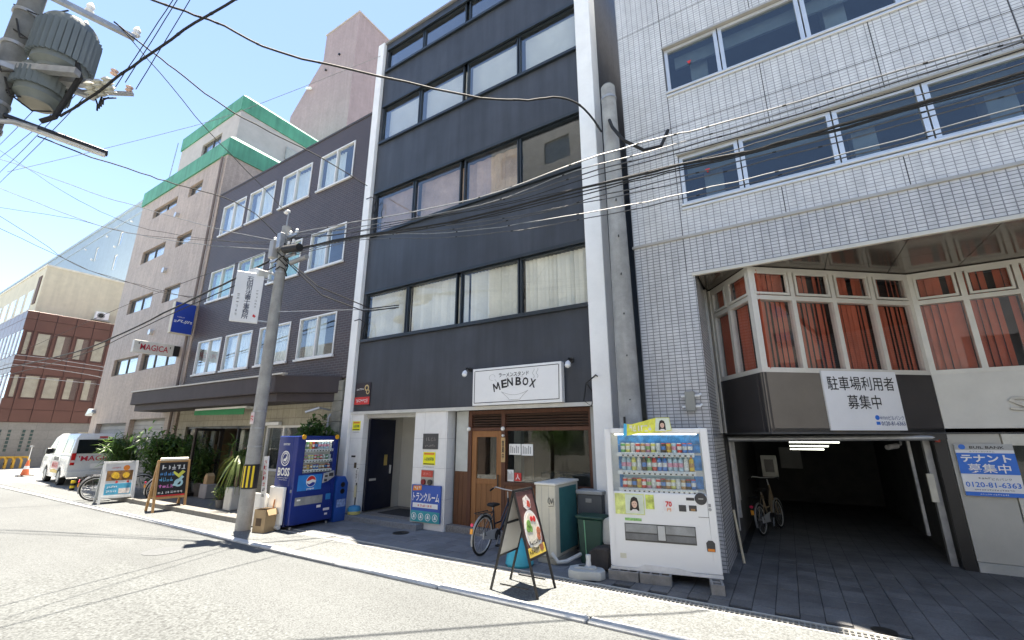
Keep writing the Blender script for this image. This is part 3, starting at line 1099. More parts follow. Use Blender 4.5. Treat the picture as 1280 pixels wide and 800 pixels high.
bay_window(TB0, [0.12, .12 + (L0 - .12) * .45, L0])
bay_window(TW, [.0, .62, 1.24, 1.86, 2.5, 3.2, 4.0, 4.8])
MB(TB0).box(0, .12, -.02, .12, 1.9, 4.44).build('jamb', FRAMEB, tb)
MB(F).box(-.96, -.90, .9, 1.22, 1.9, 4.42).build('jamb', TRIM, tb)
# fascia panels under the bay
FD = M('fascia_dark', (.034, .030, .030), .35, var=.08)
FB = M('fascia_brown', (.155, .135, .11), .45, var=.08)
FW = M('fascia_pale', (.60, .59, .54), .45, var=.05)
def fpanel(T, u0, u1, z0, z1, m, dd=0.0, t=.06):
    MB(T).box(u0 + .002, u1 - .002, dd, dd + t, z0, z1).build('fascia_panel', m, tb, .003)
fpanel(TB0, 0, L0 - .16, 1.9, zs, FD)
fpanel(TB0, L0 - .16, L0, 1.9, zs, FD)
fpanel(TB1, 0, L1 * .34, 1.9, zs, FB)
fpanel(TB1, L1 * .34, L1 * .73, 1.9, zs, FB)
fpanel(TB1, L1 * .73, L1, 1.9, zs, FD)
fpanel(TW, 0, 4.9, 1.9, zs, FW)
text(tb, 'SI', .90, 2.30, .30, .19, M('raised_letters', (.50, .49, .45), .3, .3), TW, -.03, .01)
text(tb, 'SI', .905, 2.295, .30, .19, M('letter_side', (.16, .155, .14), .5), TW, -.012, .01)
MB().prism([(Lx, Ly), (Cx, Cy), (Jx, Jy), (7, Jy), (7, 16), (Lx, 16)], 1.88, 1.96, 'z').build('bay_floor', M('slab_dark', (.08, .08, .08), .8), tb)
rb = MB()
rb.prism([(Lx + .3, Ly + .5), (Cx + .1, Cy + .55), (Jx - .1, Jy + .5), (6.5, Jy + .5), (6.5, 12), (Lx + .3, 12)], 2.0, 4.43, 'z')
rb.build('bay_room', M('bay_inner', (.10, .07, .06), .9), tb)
# glossy soffit panels
SOF = M('soffit_brown', (.075, .062, .05), .12, var=.06, spec=.6)
MB().box(-.93, 8.9, 7.33, 9.3, 4.475, 4.6).build('soffit_deck', DARK, tb)
for i in range(11):
    for j in range(2):
        MB().box(-.92 + i * .9 + .004, -.92 + (i + 1) * .9 - .004, 7.33 + j * .96, 7.33 + (j + 1) * .96 - .008, 4.455, 4.474).build('soffit_panel', SOF, tb, .002)
# garage
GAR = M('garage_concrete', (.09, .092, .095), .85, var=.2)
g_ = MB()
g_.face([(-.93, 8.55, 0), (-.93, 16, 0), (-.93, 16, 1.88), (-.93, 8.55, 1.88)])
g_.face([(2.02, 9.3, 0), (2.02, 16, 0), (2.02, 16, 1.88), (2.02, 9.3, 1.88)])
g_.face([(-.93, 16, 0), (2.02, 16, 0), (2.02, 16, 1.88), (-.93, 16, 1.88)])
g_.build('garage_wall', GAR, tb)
MB().tube([(-.88, 8.6, 1.80), (1.9, 9.0, 1.83)], .045, 12).build('shutter_tube', STEEL, tb, smooth=True)
MB().box(-.90, 2.0, 8.95, 9.25, 1.80, 1.885).build('shutter_box', BLACK, tb)
sr = MB()
sr.box(1.80, 1.88, 9.4, 9.52, 0, 1.85)
sr.build('shutter_rail', STEEL, tb)
MB().box(1.66, 1.70, 9.7, 9.78, .35, 1.85).build('shutter_rail', STEEL, tb)
MB().box(-.90, -.84, 8.9, 9.0, .5, 1.85).build('shutter_rail', STEEL, tb)
MB().box(1.90, 2.04, 9.215, 9.32, 0, 1.88).build('garage_pillar', BLACK, tb)
MB().box(1.9, 1.96, 9.14, 9.2, 1.76, 1.85).build('alarm_lamp', M('alarm_red', (.5, .06, .04), .3), tb, .01)
MB().box(1.72, 1.80, 9.2, 9.26, .9, 1.3).build('side_plate', M('side_plate', (.5, .48, .4), .4), tb)
TUBE = emit_mat('fluorescent_tube', (.92, 1.0, .95), 1.7)
for i, (x0, x1, y) in enumerate(((.0, .80, 9.9), (.0, .66, 10.4), (.0, .61, 10.9))):
    fx = thing('tube_light', ['nearest lit fluorescent tube on the garage ceiling', 'middle lit fluorescent tube on the garage ceiling', 'farthest lit fluorescent tube on the garage ceiling'][i], 'lamp', ((x0 + x1) / 2, y, (1.80, 1.722, 1.652)[i]), group='garage ceiling tubes')
    L = (x1 - x0)
    MB().box(-L / 2, L / 2, -.025, .025, -.035, 0).build('housing', M('housing_grey', (.16, .16, .16), .6), fx)
    for u in (-L * .3, L * .3):
        MB().bar((u, 0, 0), (u, 0, 1.875 - (1.80, 1.722, 1.652)[i]), .008).build('hanger', STEEL, fx)
    MB().tube([(-L / 2 + .02, 0, -.06), (L / 2 - .02, 0, -.06)], .010, 8).build('tube', TUBE, fx)
MB().box(-.25, .25, 14.6, 14.62, 1.0, 1.55).build('garage_notice', M('notice_grey', (.25, .26, .26), .5), tb)
eb = tag(MB().box(-.60, -.28, 12.05, 12.15, .95, 1.42).build('electric_box', M('ebox', (.45, .45, .42), .5), None, .01), 'pale electric switch box on the dark garage wall above the bike', 'electric box')
MB().box(-.53, -.35, 12.03, 12.05, 1.05, 1.33).build('window', M('ebox_dark', (.03, .03, .03), .3), eb)
# wall right of the garage
MB().box(2.05, 2.62, 9.22, 9.35, .14, 1.895).build('wall_panel', M('panel_beige', (.44, .43, .385), .5, var=.06), tb, .004)
MB().box(2.05, 6, 9.20, 9.4, 0, .135).build('wall_plinth', M('plinth_beige', (.40, .40, .37), .6), tb, .004)
ed = MB()
ed.box(2.63, 2.71, 9.20, 9.30, .14, 1.895)
ed.box(2.71, 4.2, 9.20, 9.30, 1.72, 1.895)
ed.box(4.2, 4.28, 9.20, 9.30, .14, 1.895)
ed.box(2.71, 4.2, 9.21, 9.29, .5, .58)
ed = ed.build('entrance_frame', M('entrance_frame', (.58, .57, .5), .4), tb, .004)
MB().box(2.71, 4.2, 9.24, 9.248, .58, 1.72).build('pane', GLASSD, ed)
MB().box(2.71, 4.2, 9.24, 9.26, .14, .5).build('kick_panel', M('kick', (.4, .4, .37), .5), ed)
MB().box(2.72, 2.75, 9.16, 9.2, .9, 1.25).build('handle', STEEL, ed)
MB().prism([(2.85, 1.02), (3.1, 1.02), (2.97, 1.15)], 9.232, 9.236).build('warning_sticker', M('sticker_red', (.7, .2, .15), .5), ed)
MB().box(2.92, 2.95, 9.45, 9.5, 1.3, 1.48).build('notice', WHITE, ed)
room(tb, None, 2.64, 6.5, .05, 1.95, 9.32, 12, M('lobby', (.14, .14, .13), .8), 'lobby')
CORE = M('building_core', (.2, .2, .2), .9)
MB().box(-1.88, -.96, 7.36, 17, 0, 4.9).build('core', CORE, tb)
MB().box(-1.88, 8.95, 12.1, 17, 1.98, 13.38).build('core', CORE, tb)
MB().box(6.4, 9.0, 7.302, 9.3, 0, 4.44).build('unseen_end_pier', TILEG, tb)  # added out of view so the bay glass mirrors tile instead of sky
# junction box
jb = thing('junction_box', 'grey electric junction box with four conduits on the tiled wall', 'junction box', (-1.2, 7.29, 2.22))
MB().box(-.07, .07, -.1, 0, 0, .30).build('box', M('jbox', (.26, .26, .23), .5), jb, .008)
for z in (.07, .23):
    MB().tube([(-.07, -.05, z), (-.12, -.05, z), (-.125, 0, z)], .017, 8).build('conduit', WHITE, jb, smooth=True)
    MB().tube([(.07, -.05, z), (.13, -.05, z), (.15, -.0, z + .03)], .017, 8).build('conduit', WHITE, jb, smooth=True)
# parking banner on the bay
pk = thing('parking_sign', 'white Japanese parking vacancy sign on the corner bay', 'sign', (Cx, Cy, 0), 0)
pk.rotation_euler = (0, 0, math.atan2(Jy - Cy, Jx - Cx))
u0, u1 = L1 * .325, L1 * .765
MB().box(u0, u1, -.03, -.004, 1.93, 2.80).build('board', M('sign_board_white', (.74, .75, .76), .4, var=.03), pk)
uc = (u0 + u1) / 2
text(pk, '駐車場利用者', uc, 2.615, 1.13, .21, INK, None, -.034, .005)
text(pk, '募集中', uc, 2.34, .56, .21, INK, None, -.034, .005)
MB().disc(uc + .16, 2.115, .035, -.035, -.031, 16).build('logo', BLUEP, pk)
text(pk, '株式会社', uc + .27, 2.11, .13, .045, M('ink_blue', (.02, .06, .2), .5, var=0), None, -.034)
text(pk, 'ビルバンク', uc + .475, 2.11, .26, .065, MATS['ink_blue'], None, -.034)
MB().box(uc + .13, uc + .19, -.035, -.031, 2.01, 2.055).build('logo', BLUEP, pk)
text(pk, '0120-81-6363', uc + .41, 2.03, .40, .06, MATS['ink_blue'], None, -.034, .01)
# tenant sign
ts = thing('tenant_sign', 'blue and white tenant wanted sign on the beige panel beside the garage', 'sign', (2.05, 9.18, 0))
MB().box(.05, .66, .0, .02, 1.02, 1.74).build('board', MATS['sign_board_white'], ts)
MB().box(.05, .66, -.004, -.001, 1.32, 1.61).build('blue_field', BLUEP, ts)
MB().box(.05, .66, -.004, -.001, 1.02, 1.075).build('blue_field', BLUEP, ts)
MB().box(.05, .66, -.004, -.001, 1.655, 1.74).build('grey_field', M('field_grey', (.42, .43, .42), .5), ts)
MB().disc(.13, 1.695, .037, -.009, -.005, 16).build('logo', BLUEP, ts)
text(ts, 'BUIL BANK', .39, 1.69, .36, .038, INK, None, -.008, .012)
text(ts, 'サブリースシステム', .33, 1.632, .26, .022, INK, None, -.004)
text(ts, 'テナント', .35, 1.535, .52, .105, WHITE, None, -.008, .03)
text(ts, '募集中', .36, 1.40, .44, .125, WHITE, None, -.008, .01)
scribble(ts, .22, .36, 1.265, .025, INK, None, -.004, 4)
text(ts, 'ビルバンク', .46, 1.255, .2, .032, INK, None, -.004)
text(ts, '0120-81-6363', .355, 1.175, .56, .072, BLUEP, None, -.004, .012)
scribble(ts, .15, .56, 1.105, .02, INK, None, -.004, 16)
scribble(ts, .2, .5, 1.048, .02, WHITE, None, -.007, 12)

# ------------------------------------------------------------------ brown brick building with canopy
BRICK = brick_mat('dark_brown_brick', (.068, .042, .041), (.048, .031, .033), (.105, .092, .092), .21, .07, .010, .5, .55, bmp=.004, var=.15)
F = FT(0, 7.3)
bb = thing('brick_building', 'dark brown brick building with white framed windows and canopy', 'building', (-13.9, 7.3, 0), world=True)
bx = [(-18.0, -16.3), (-16.05, -14.35), (-13.95, -12.25), (-11.82, -10.12)]
bz = [(3.95, 5.2), (6.68, 7.93), (9.41, 10.7)]
b = MB(F)
b.wall(-18.5, -9.47, 3.3, 11.35, [(x0, x1, z0, z1) for x0, x1 in bx for z0, z1 in bz], .2)
b.face([(-9.47, 0, 3.3), (-9.47, 9, 3.3), (-9.47, 9, 11.35), (-9.47, 0, 11.35)])
b.face([(-18.5, 0, 3.3), (-18.5, 9, 3.3), (-18.5, 9, 11.35), (-18.5, 0, 11.35)])
b.face([(-18.5, 9, 0), (-9.47, 9, 0), (-9.47, 9, 11.35), (-18.5, 9, 11.35)])
b.build('brick_wall', BRICK, bb)
MB().box(-18.5, -9.46, 7.28, 16.3, 11.35, 11.42).build('roof', M('roof_dark', (.06, .055, .06), .7), bb)
SHEER = M('sheer_curtain', (.78, .83, .82), .85, var=.08, vs=2)
GREENC = M('green_curtain', (.35, .62, .50), .85, var=.1, vs=2)
for i, (z0, z1) in enumerate(bz):
    room(bb, F, -18.4, -9.6, z0 - .3, z1 + .2, .25, 3.5, M('brick_room', (.16, .17, .17), .9))
    for j, (x0, x1) in enumerate(bx):
        w = window(bb, F, x0 + .01, x1 - .01, z0 + .01, z1 - .01, ALUW, glass_mat('sliding_glass', (.93, .95, .95), refl=1.3), panes=[(x0 + x1) / 2], fw=.045, d=-.015, dep=.1, sill=(ALUW, .06, .05))
        cb = MB(F)
        a, c = x0 + .08, x1 - .08
        if j == 3:
            c = a + (x1 - x0) * (.55 if i != 1 else .42)
        pleats(cb, a, c, z0 + .05, z1 - .05, .2, .03, .14)
        cb.build('curtain', GREENC if i == 1 and j < 3 else SHEER, w)
# ground floor stone
STONE = brick_mat('split_stone_block', (.46, .43, .34), (.41, .385, .30), (.27, .25, .2), .30, .26, .007, 0, .8, bmp=.01, var=.15)
b = MB(F)
b.wall(-18.5, -9.47, .12, 3.3, [(-17.85, -13.75, .13, 2.16), (-12.95, -10.3, .9, 2.14)], .25, .05)
b.face([(-9.47, 0, 0), (-9.47, 9, 0), (-9.47, 9, 3.3), (-9.47, 0, 3.3)])
b.build('stone_wall', STONE, bb)
for z0 in [i * .26 for i in range(12)]:
    MB().box(-9.86, -9.50, 7.24, 7.35, .12 + z0 + .004, .12 + z0 + .256).build('stone_block', M('quoin_stone', (.25, .245, .205), .85, var=.25, vs=5, bmp=.006, bs=40), bb, .008)
porch = MB().box(-18.4, -10.0, 5.62, 7.36, 0, .12).build('porch', brick_mat('porch_tile', (.21, .20, .18), (.17, .165, .15), (.09, .09, .085), .3, .1, .006, .5, .6, horiz=True), bb, .01)
# canopy
CAN = M('canopy_brown', (.046, .036, .039), .7, var=.1, streak=.1)
cpts = [(-19.9, 7.3), (-19.9, 6.3), (-10.95, 6.3), (-9.62, 7.28)]
MB().prism(cpts, 2.92, 3.36, 'z').build('canopy', CAN, bb, .015)
MB().prism([(-19.8, 7.3), (-19.8, 6.42), (-11.0, 6.42), (-9.75, 7.28)], 2.70, 2.92, 'z').build('canopy_skirt', CAN, bb, .01)
MB().box(-19.92, -10.6, 6.26, 6.40, 3.362, 3.40).build('canopy_edge', M('canopy_edge', (.5, .48, .44), .5), bb)
# shop glazing
FR = M('shop_frame_black', (.02, .018, .018), .4)
sg_ = MB(F)
for u in (-17.85, -16.75, -15.55, -14.55, -13.83):
    sg_.box(u, u + .08, .1, .18, .13, 2.16)
sg_.box(-17.77, -13.83, .1, .18, 2.08, 2.16)
sgo = sg_.build('shop_glazing', FR, bb)
for u0, u1 in ((-17.77, -16.75), (-14.47, -13.83)):
    MB(F).box(u0, u1, .13, .138, .13, 2.08).build('pane', GLASSD, sgo)
MB(F).box(-17.77, -16.75, .08, .2, .13, 1.0).build('stall_riser', brick_mat('riser_block', (.33, .33, .31), (.29, .29, .27), (.2, .2, .19), .4, .2, .008, .5, .8), sgo)
LD = FT(-15.55, 7.42, -68)
dd = MB(LD)
dd.box(0, .07, 0, .05, .14, 2.08); dd.box(.93, 1.0, 0, .05, .14, 2.08)
dd.box(.07, .93, 0, .05, 2.0, 2.08); dd.box(.07, .93, 0, .05, .14, .24); dd.box(.07, .93, 0, .05, 1.0, 1.06)
dd = dd.build('open_door', FR, bb)
MB(LD).box(.07, .93, .02, .028, .24, 2.0).build('pane', GLASSD, dd)
MB(LD).box(.86, .89, -.05, 0, .8, 1.4).build('handle', STEEL, dd)
room(bb, F, -17.85, -13.7, .12, 2.5, .2, 4.5, M('grocer_room', (.42, .32, .24), .9), 'shop_interior')
for i in range(9):
    hgt = random.uniform(.5, 1.5)
    x = -17.6 + i * .42
    MB(F).box(x, x + .3, .9 + (i % 3) * .4, 1.3 + (i % 3) * .4, .13, .13 + hgt).build('shop_stock', M('stock%d' % (i % 4), [(.5, .3, .15), (.55, .5, .4), (.25, .12, .08), (.6, .25, .2)][i % 4], .7, var=.35, vs=9), bb)
for u in (-16.9, -15.0):
    MB(F).box(u, u + .22, .45, .5, .4, 2.05).build('hanging_cloth', M('pale_cloth', (.7, .68, .6), .8, var=.15, vs=6), bb)
# window behind the blue vending machine
window(bb, F, -12.95, -10.3, .9, 2.14, ALUW, GLASS, panes=[-12.1, -11.2], fw=.06, d=.1, dep=.08)
room(bb, F, -13.2, -10.0, .7, 2.4, .35, 3, MATS['brick_room'], 'interior')
MB().box(-12.75, -12.1, 7.22, 7.33, 2.14, 2.24).build('vent_hood', ALUW, bb, .01)
# awning, lamp, pipes
aw = thing('shop_awning', 'rolled green shop awning under the brown canopy', 'awning', (-14.8, 7.34, 2.62))
MB().tube([(-1.65, -.24, .12), (1.5, -.24, .12)], .07, 12).build('roller', M('roller_grey', (.5, .52, .52), .4, .3), aw, smooth=True)
MB().box(-1.62, 1.47, -.42, -.2, .02, .10).build('cassette', WHITE, aw, .01)
MB().prism([(-1.6, -.12), (1.4, -.16), (1.4, .018), (-1.6, .018)], -.43, -.415).build('valance', M('awning_green', (.015, .26, .10), .7), aw)
for u in (-1.5, 1.4):
    MB().bar((u, -.02, .15), (u, -.4, .05), .03).build('bracket', STEEL, aw)
tl = thing('wall_lamp', 'slim steel wall lamp on an arm above the blue vending machine', 'lamp', (-10.05, 7.34, 2.45))
MB().tube([(0, 0, .05), (-.1, -.25, .1)], .02, 8).build('arm', STEEL, tl)
MB().tube([(-.1, -.25, .1), (-.3, -.5, -.02)], .035, 10).build('head', ALU, tl, smooth=True)
dp = MB()
dp.tube([(-9.9, 7.2, 0), (-9.9, 7.2, 2.3), (-9.9, 7.27, 2.4)], .03, 8)
tag(dp.build('drain_pipe', STEEL, None, smooth=True), 'grey drain pipe on the stone corner beside the white pilaster', 'pipe')

# ------------------------------------------------------------------ beige building with green cornices
BEI = brick_mat('beige_small_tile', (.56, .45, .365), (.51, .41, .335), (.42, .335, .275), .12, .06, .006, .5, .6, bmp=.003, var=.14, streak=.16)
GREEN = M('green_cornice', (.085, .33, .20), .6, var=.16, vs=1.2, streak=.22)
bg_ = thing('beige_building', 'pinkish beige tiled building with two green cornices', 'building', (-22.8, 7.3, 0), world=True)
bw1 = [(-25.45, -22.85, 12.25, 12.75), (-25.6, -23.1, 9.85, 10.5), (-25.85, -23.25, 7.36, 8.08), (-25.95, -23.3, 4.46, 5.22), (-22.95, -19.6, 4.5, 5.22)]
bw2 = [(-21.75, -20.5, 12.28, 12.85), (-21.95, -20.55, 9.88, 10.42), (-22.1, -20.6, 7.34, 8.02)]
shs = [(-26.3, -23.0, .02, 2.38), (-22.7, -19.5, .02, 2.5)]
b = MB(F)
b.wall(-27.1, -18.6, 0, 13.4, bw1 + bw2 + shs, .2)
b.face([(-18.6, 0, 0), (-18.6, 9, 0), (-18.6, 9, 13.4), (-18.6, 0, 13.4)])
b.face([(-27.1, 0, 0), (-27.1, 9, 0), (-27.1, 9, 13.4), (-27.1, 0, 13.4)])
b.build('tile_wall', BEI, bg_)
BFR = M('window_bronze', (.12, .11, .10), .4, .3)
room(bg_, F, -27, -18.8, 4, 13.3, .3, 4, M('beige_room', (.3, .3, .28), .9))
for i, (x0, x1, z0, z1) in enumerate(bw1 + bw2):
    n = 2 if x1 - x0 < 3 else 3
    if i >= len(bw1):
        n = 1
    ps = [x0 + (x1 - x0) * k / n for k in range(1, n)]
    w = window(bg_, F, x0 + .01, x1 - .01, z0 + .01, z1 - .01, BFR, glass_mat('sliding_glass'), panes=ps, fw=.05, d=.1, dep=.06, cur=pleats, curmat=SHEER, cd=.1)
for x0, x1, z0, z1 in shs:
    sh = MB(F).box(x0, x1, .19, .22, z0, z1).build('shutter', M('shutter_backing', (.22, .22, .2), .6), bg_)
    k = 0
    while z0 + (k + 1) * .16 <= z1:
        MB(F).box(x0 + .03, x1 - .03, .165, .19, z0 + k * .16 + .006, z0 + k * .16 + .154).build('slat', M('shutter_slat', (.36, .35, .32), .55, var=.1), sh, .006)
        k += 1
# cornice: upright fascia with a sloping top
def cornice(x0, x1, y0, y1, z0, z1, out, name='cornice'):
    c = MB()
    c.box(x0 - out, x1 + out, y0 - out, y1, z0, z0 + (z1 - z0) * .72)
    c.build(name, GREEN, bg_)
    t_ = MB()
    a = [(x0 - out, y0 - out), (x1 + out, y0 - out), (x1 + out, y1), (x0 - out, y1)]
    i_ = [(x0 + .25, y0 + .25), (x1 - .25, y0 + .25), (x1 - .25, y1), (x0 + .25, y1)]
    za, zb = z0 + (z1 - z0) * .72, z1
    for k in range(4):
        l = (k + 1) % 4
        t_.face([(*a[k], za), (*a[l], za), (*i_[l], zb), (*i_[k], zb)])
    t_.face([(*p, zb) for p in i_])
    t_.build('cornice_top', M('green_cornice_top', (.16, .42, .31), .4, var=.1), bg_)
cornice(-27.1, -18.6, 7.3, 16.3, 13.4, 14.5, .06)
b = MB(FT(0, 7.85))
b.wall(-25.4, -19.5, 14.4, 16.45, [(-22.9, -21.0, 15.2, 15.85)], .15)
b.face([(-19.5, 0, 14.4), (-19.5, 7, 14.4), (-19.5, 7, 16.45), (-19.5, 0, 16.45)])
b.face([(-25.4, 0, 14.4), (-25.4, 7, 14.4), (-25.4, 7, 16.45), (-25.4, 0, 16.45)])
b.build('penthouse_wall', M('penthouse_render', (.46, .42, .38), .7, var=.08), bg_)
window(bg_, FT(0, 7.85), -22.9, -21.0, 15.2, 15.85, BFR, glass_mat('sliding_glass'), panes=[-21.95], fw=.05, d=.08, cur=pleats, curmat=SHEER)
cornice(-25.4, -19.5, 7.85, 14.8, 16.45, 17.5, .05)
SD = FT(-18.6, 0, 90)
MB(FT(-19.5, 0, 90)).box(10.1, 11.7, -.06, .02, 15.2, 15.9).build('vent_louvre', M('vent_grey', (.4, .4, .38), .5), bg_)
for k in range(8):
    MB(FT(-19.5, 0, 90)).box(10.15, 11.65, -.075, -.06, 15.24 + k * .08, 15.28 + k * .08).build('louvre_slat', M('vent_slat', (.5, .5, .47), .5), bg_)
MB(SD).box(8.5, 8.54, -.05, 0, 12.4, 12.45).build('wall_hook', BLACK, bg_)
an = MB()
an.tube([(-26.2, 7.8, 14.4), (-26.0, 7.8, 17.2)], .02, 6)
tag(an.build('roof_mast', STEEL), 'thin mast on the roof edge of the green corniced building', 'mast')

dp2 = MB()
dp2.tube([(-18.85, 7.22, 0), (-18.85, 7.22, 13.3)], .05, 8)
dp2.build('drain_pipe', M('pipe_brown', (.2, .16, .14), .6), bg_, smooth=True)
for z in (3.2, 6.1, 8.9, 11.6):
    MB(F).disc(-22.4, z, .12, -.12, 0, 14).build('vent_cap', ALU, bg_)
# projecting signs
fj = thing('projecting_sign', 'blue FUJI box sign projecting from the beige building', 'sign', (-18.75, 7.3, 5.5))
MB().box(-.1, .1, -.72, -.02, 0, 1.2).build('box', M('sign_side_cream', (.62, .56, .42), .5), fj, .01)
ST = FT(.102, -.7, 90)
MB(ST).box(.0, .66, -.006, 0, .03, 1.17).build('face', M('fuji_blue', (.015, .055, .36), .35, var=.04), fj)
text(fj, 'FUJI', .34, .46, .42, .13, WHITE, ST, -.01, .015, shear=.35)
scribble(fj, .12, .36, .62, .05, WHITE, ST, -.01, 6)
for k in range(2):
    MB(ST).box(.04, .12, -.011, -.007, .41 + k * .05, .435 + k * .05).build('stripe', WHITE, fj)
    MB(ST).box(.56, .62, -.011, -.007, .43 + k * .05, .455 + k * .05).build('stripe', WHITE, fj)
MB().box(-.06, .06, -.02, .22, .5, 1.0).build('bracket', MATS['sign_side_cream'], fj)
mg = thing('projecting_sign', 'white MAGICA sign with red letters projecting over the street', 'sign', (-19.5, 7.3, 4.75))
MB().box(-.09, .09, -1.42, -.2, 0, .44).build('box', M('sign_box_white', (.66, .65, .6), .5), mg, .01)
MB().box(-.07, .07, -.2, .02, .03, .42).build('bracket', BLACK, mg)
ST2 = FT(.092, -1.4, 90)
text(mg, 'MAGICA', .6, .22, .85, .22, M('magica_red', (.5, .015, .04), .5), ST2, -.004, .012)
text(mg, "'", .12, .33, .03, .07, INK, ST2, -.004, .02)
text(mg, "'", 1.08, .30, .03, .08, INK, ST2, -.004, .02)

# tower behind
tw = thing('tower_block', 'tall pinkish concrete tower rising behind the brick building', 'tower', (-23, 15, 0), world=True)
TWM = brick_mat('tower_tile', (.40, .30, .29), (.37, .28, .27), (.32, .24, .235), .3, .15, .008, .5, .7, bmp=.002, var=.12, streak=.1)
MB().prism([(-20.2, 0), (-20.2, 28.8), (-23.6, 28.84), (-23.6, 26.7), (-24.7, 25.6), (-26.7, 23.5), (-26.7, 0)], 13.8, 21).build('tower_wall', TWM, tw)
MB().box(-23.65, -20.15, 13.75, 21.05, 28.8, 28.9).build('coping', M('coping', (.45, .4, .38), .6), tw)
for u, z in ((-21.8, 26.2), (-23.1, 25.6), (-24.2, 20.0)):
    MB().disc(u, z, .07, 13.7, 13.8, 10).build('vent_cap', BLACK, tw)
MB().bar((-24.3, 13.6, 24.6), (-25.0, 13.7, 25.0), .12).build('bracket', WHITE, tw)

# brown panelled corner building
FX = FT(-40, 0, 90)
br = thing('panelled_building', 'brown metal panelled corner building over a grey concrete base', 'building', (-45, 8, 0), world=True)
MB().box(-62, -40.06, 6.56, 13.5, 2.66, 9.56).build('core', M('core_brown', (.10, .055, .05), .6), br)
PAN = M('brown_panel', (.125, .058, .048), .35, .2, var=.1, vs=.8)
cols = [6.5, 7.0, 7.9, 8.85, 9.75, 10.65, 11.55, 12.5]
rws = [(2.7, 3.42), (3.44, 4.08), (4.08, 5.6), (5.62, 6.2), (6.22, 6.72), (6.72, 8.3), (8.32, 9.05), (9.07, 9.57)]
for a, c in zip(cols, cols[1:]):
    for i, (z0, z1) in enumerate(rws):
        if i in (2, 5):
            MB(FX).box(a + .02, a + .16, -.0, .06, z0, z1).build('panel', PAN, br)
            w = window(br, FX, a + .18, c - .02, z0 + .03, z1 - .03, M('panel_frame', (.09, .04, .035), .4), GLASS, fw=.05, d=.02, dep=.03)
            cb = MB(FX)
            pleats(cb, a + .2, a + .2 + (c - a - .25) * random.choice((1, .9, .55)), z0 + .1, z1 - .1, .056, .0015, .3)
            cb.build('curtain', M('tan_blind', (.42, .38, .30), .8, var=.15), w)
        else:
            MB(FX).box(a + .015, c - .015, 0, .05, z0, z1).build('panel', PAN, br, .006)
F6 = FT(0, 6.5)
for k in range(10):
    a, c = -50 + k, -49 + k
    for i, (z0, z1) in enumerate(rws):
        if i in (2, 5):
            MB(F6).box(a + .1, a + .45, -.02, .05, z0, z1).build('fin', M('white_fin', (.65, .66, .68), .5), br)
            MB(F6).box(a + .45, c + .1, .02, .05, z0, z1).build('pane', MATS['mirror_window_glass'], br)
        else:
            MB(F6).box(a + .015, c - .015, 0, .05, z0, z1).build('panel', PAN, br, .006)
MB().box(-62, -40.1, 6.6, 13.5, 0, 2.66).build('base_wall', brick_mat('grey_stone_cladding', (.27, .26, .235), (.25, .24, .22), (.2, .19, .175), 1.2, .55, .01, .5, .7, bmp=.003, var=.14), br)
for u in (6.75, 7.15, 7.75, 8.1):
    for k in range(6):
        MB(FT(-40.1, 0, 90)).box(u, u + .13, -.012, .0, .95 + k * .22, 1.12 + k * .22).build('glass_block', M('glass_block', (.03, .07, .07), .15), br)
MB(FT(-40.1, 0, 90)).box(10.3, 12.5, -.05, 0, 1.5, 2.1).build('garage_lintel', M('lintel_tan', (.4, .36, .27), .6), br)

# cream building
cr = thing('cream_building', 'plain cream rendered building rising behind the brown panelled one', 'building', (-48, 10, 0), world=True)
CRM = M('cream_render', (.62, .56, .42), .8, var=.06, streak=.08)
b = MB()
b.box(-60, -42, 7.1, 16, 0, 13.2)
b.build('wall', CRM, cr)
MB().box(-60.1, -41.95, 7.05, 16.05, 13.2, 13.32).build('coping', M('cream_coping', (.7, .66, .55), .7), cr)
for k in range(6):
    w = MB(FT(0, 7.1)).box(-45 - k * 2.2, -43.6 - k * 2.2, -.03, .02, 10.3, 11.8).build('window', ALUW, cr)
    MB(FT(0, 7.1)).box(-44.9 - k * 2.2, -43.7 - k * 2.2, -.036, -.03, 10.4, 11.7).build('pane', MATS['mirror_window_glass'], w)
MB(FT(0, 7.1)).box(-43.2, -42.5, -.04, .0, 10.6, 12.6).build('balcony_opening', M('opening_brown', (.10, .05, .03), .7), cr)
ac = thing('air_conditioner', 'white air conditioner outdoor unit on the cream wall', 'air conditioner', (-41.98, 10.45, 10.0))
AX = FT(0, 0, 90)
MB(AX).box(-.38, .38, -.3, 0, .1, .65).build('casing', WHITE, ac, .02)
MB(AX).disc(-.08, .37, .22, -.32, -.302, 20, .18).build('grille', GREY, ac)
MB(AX).disc(-.08, .37, .16, -.315, -.302, 20).build('fan', BLACK, ac)
MB(AX).box(-.5, .5, -.35, 0, 0, .06).build('bracket', STEEL, ac)

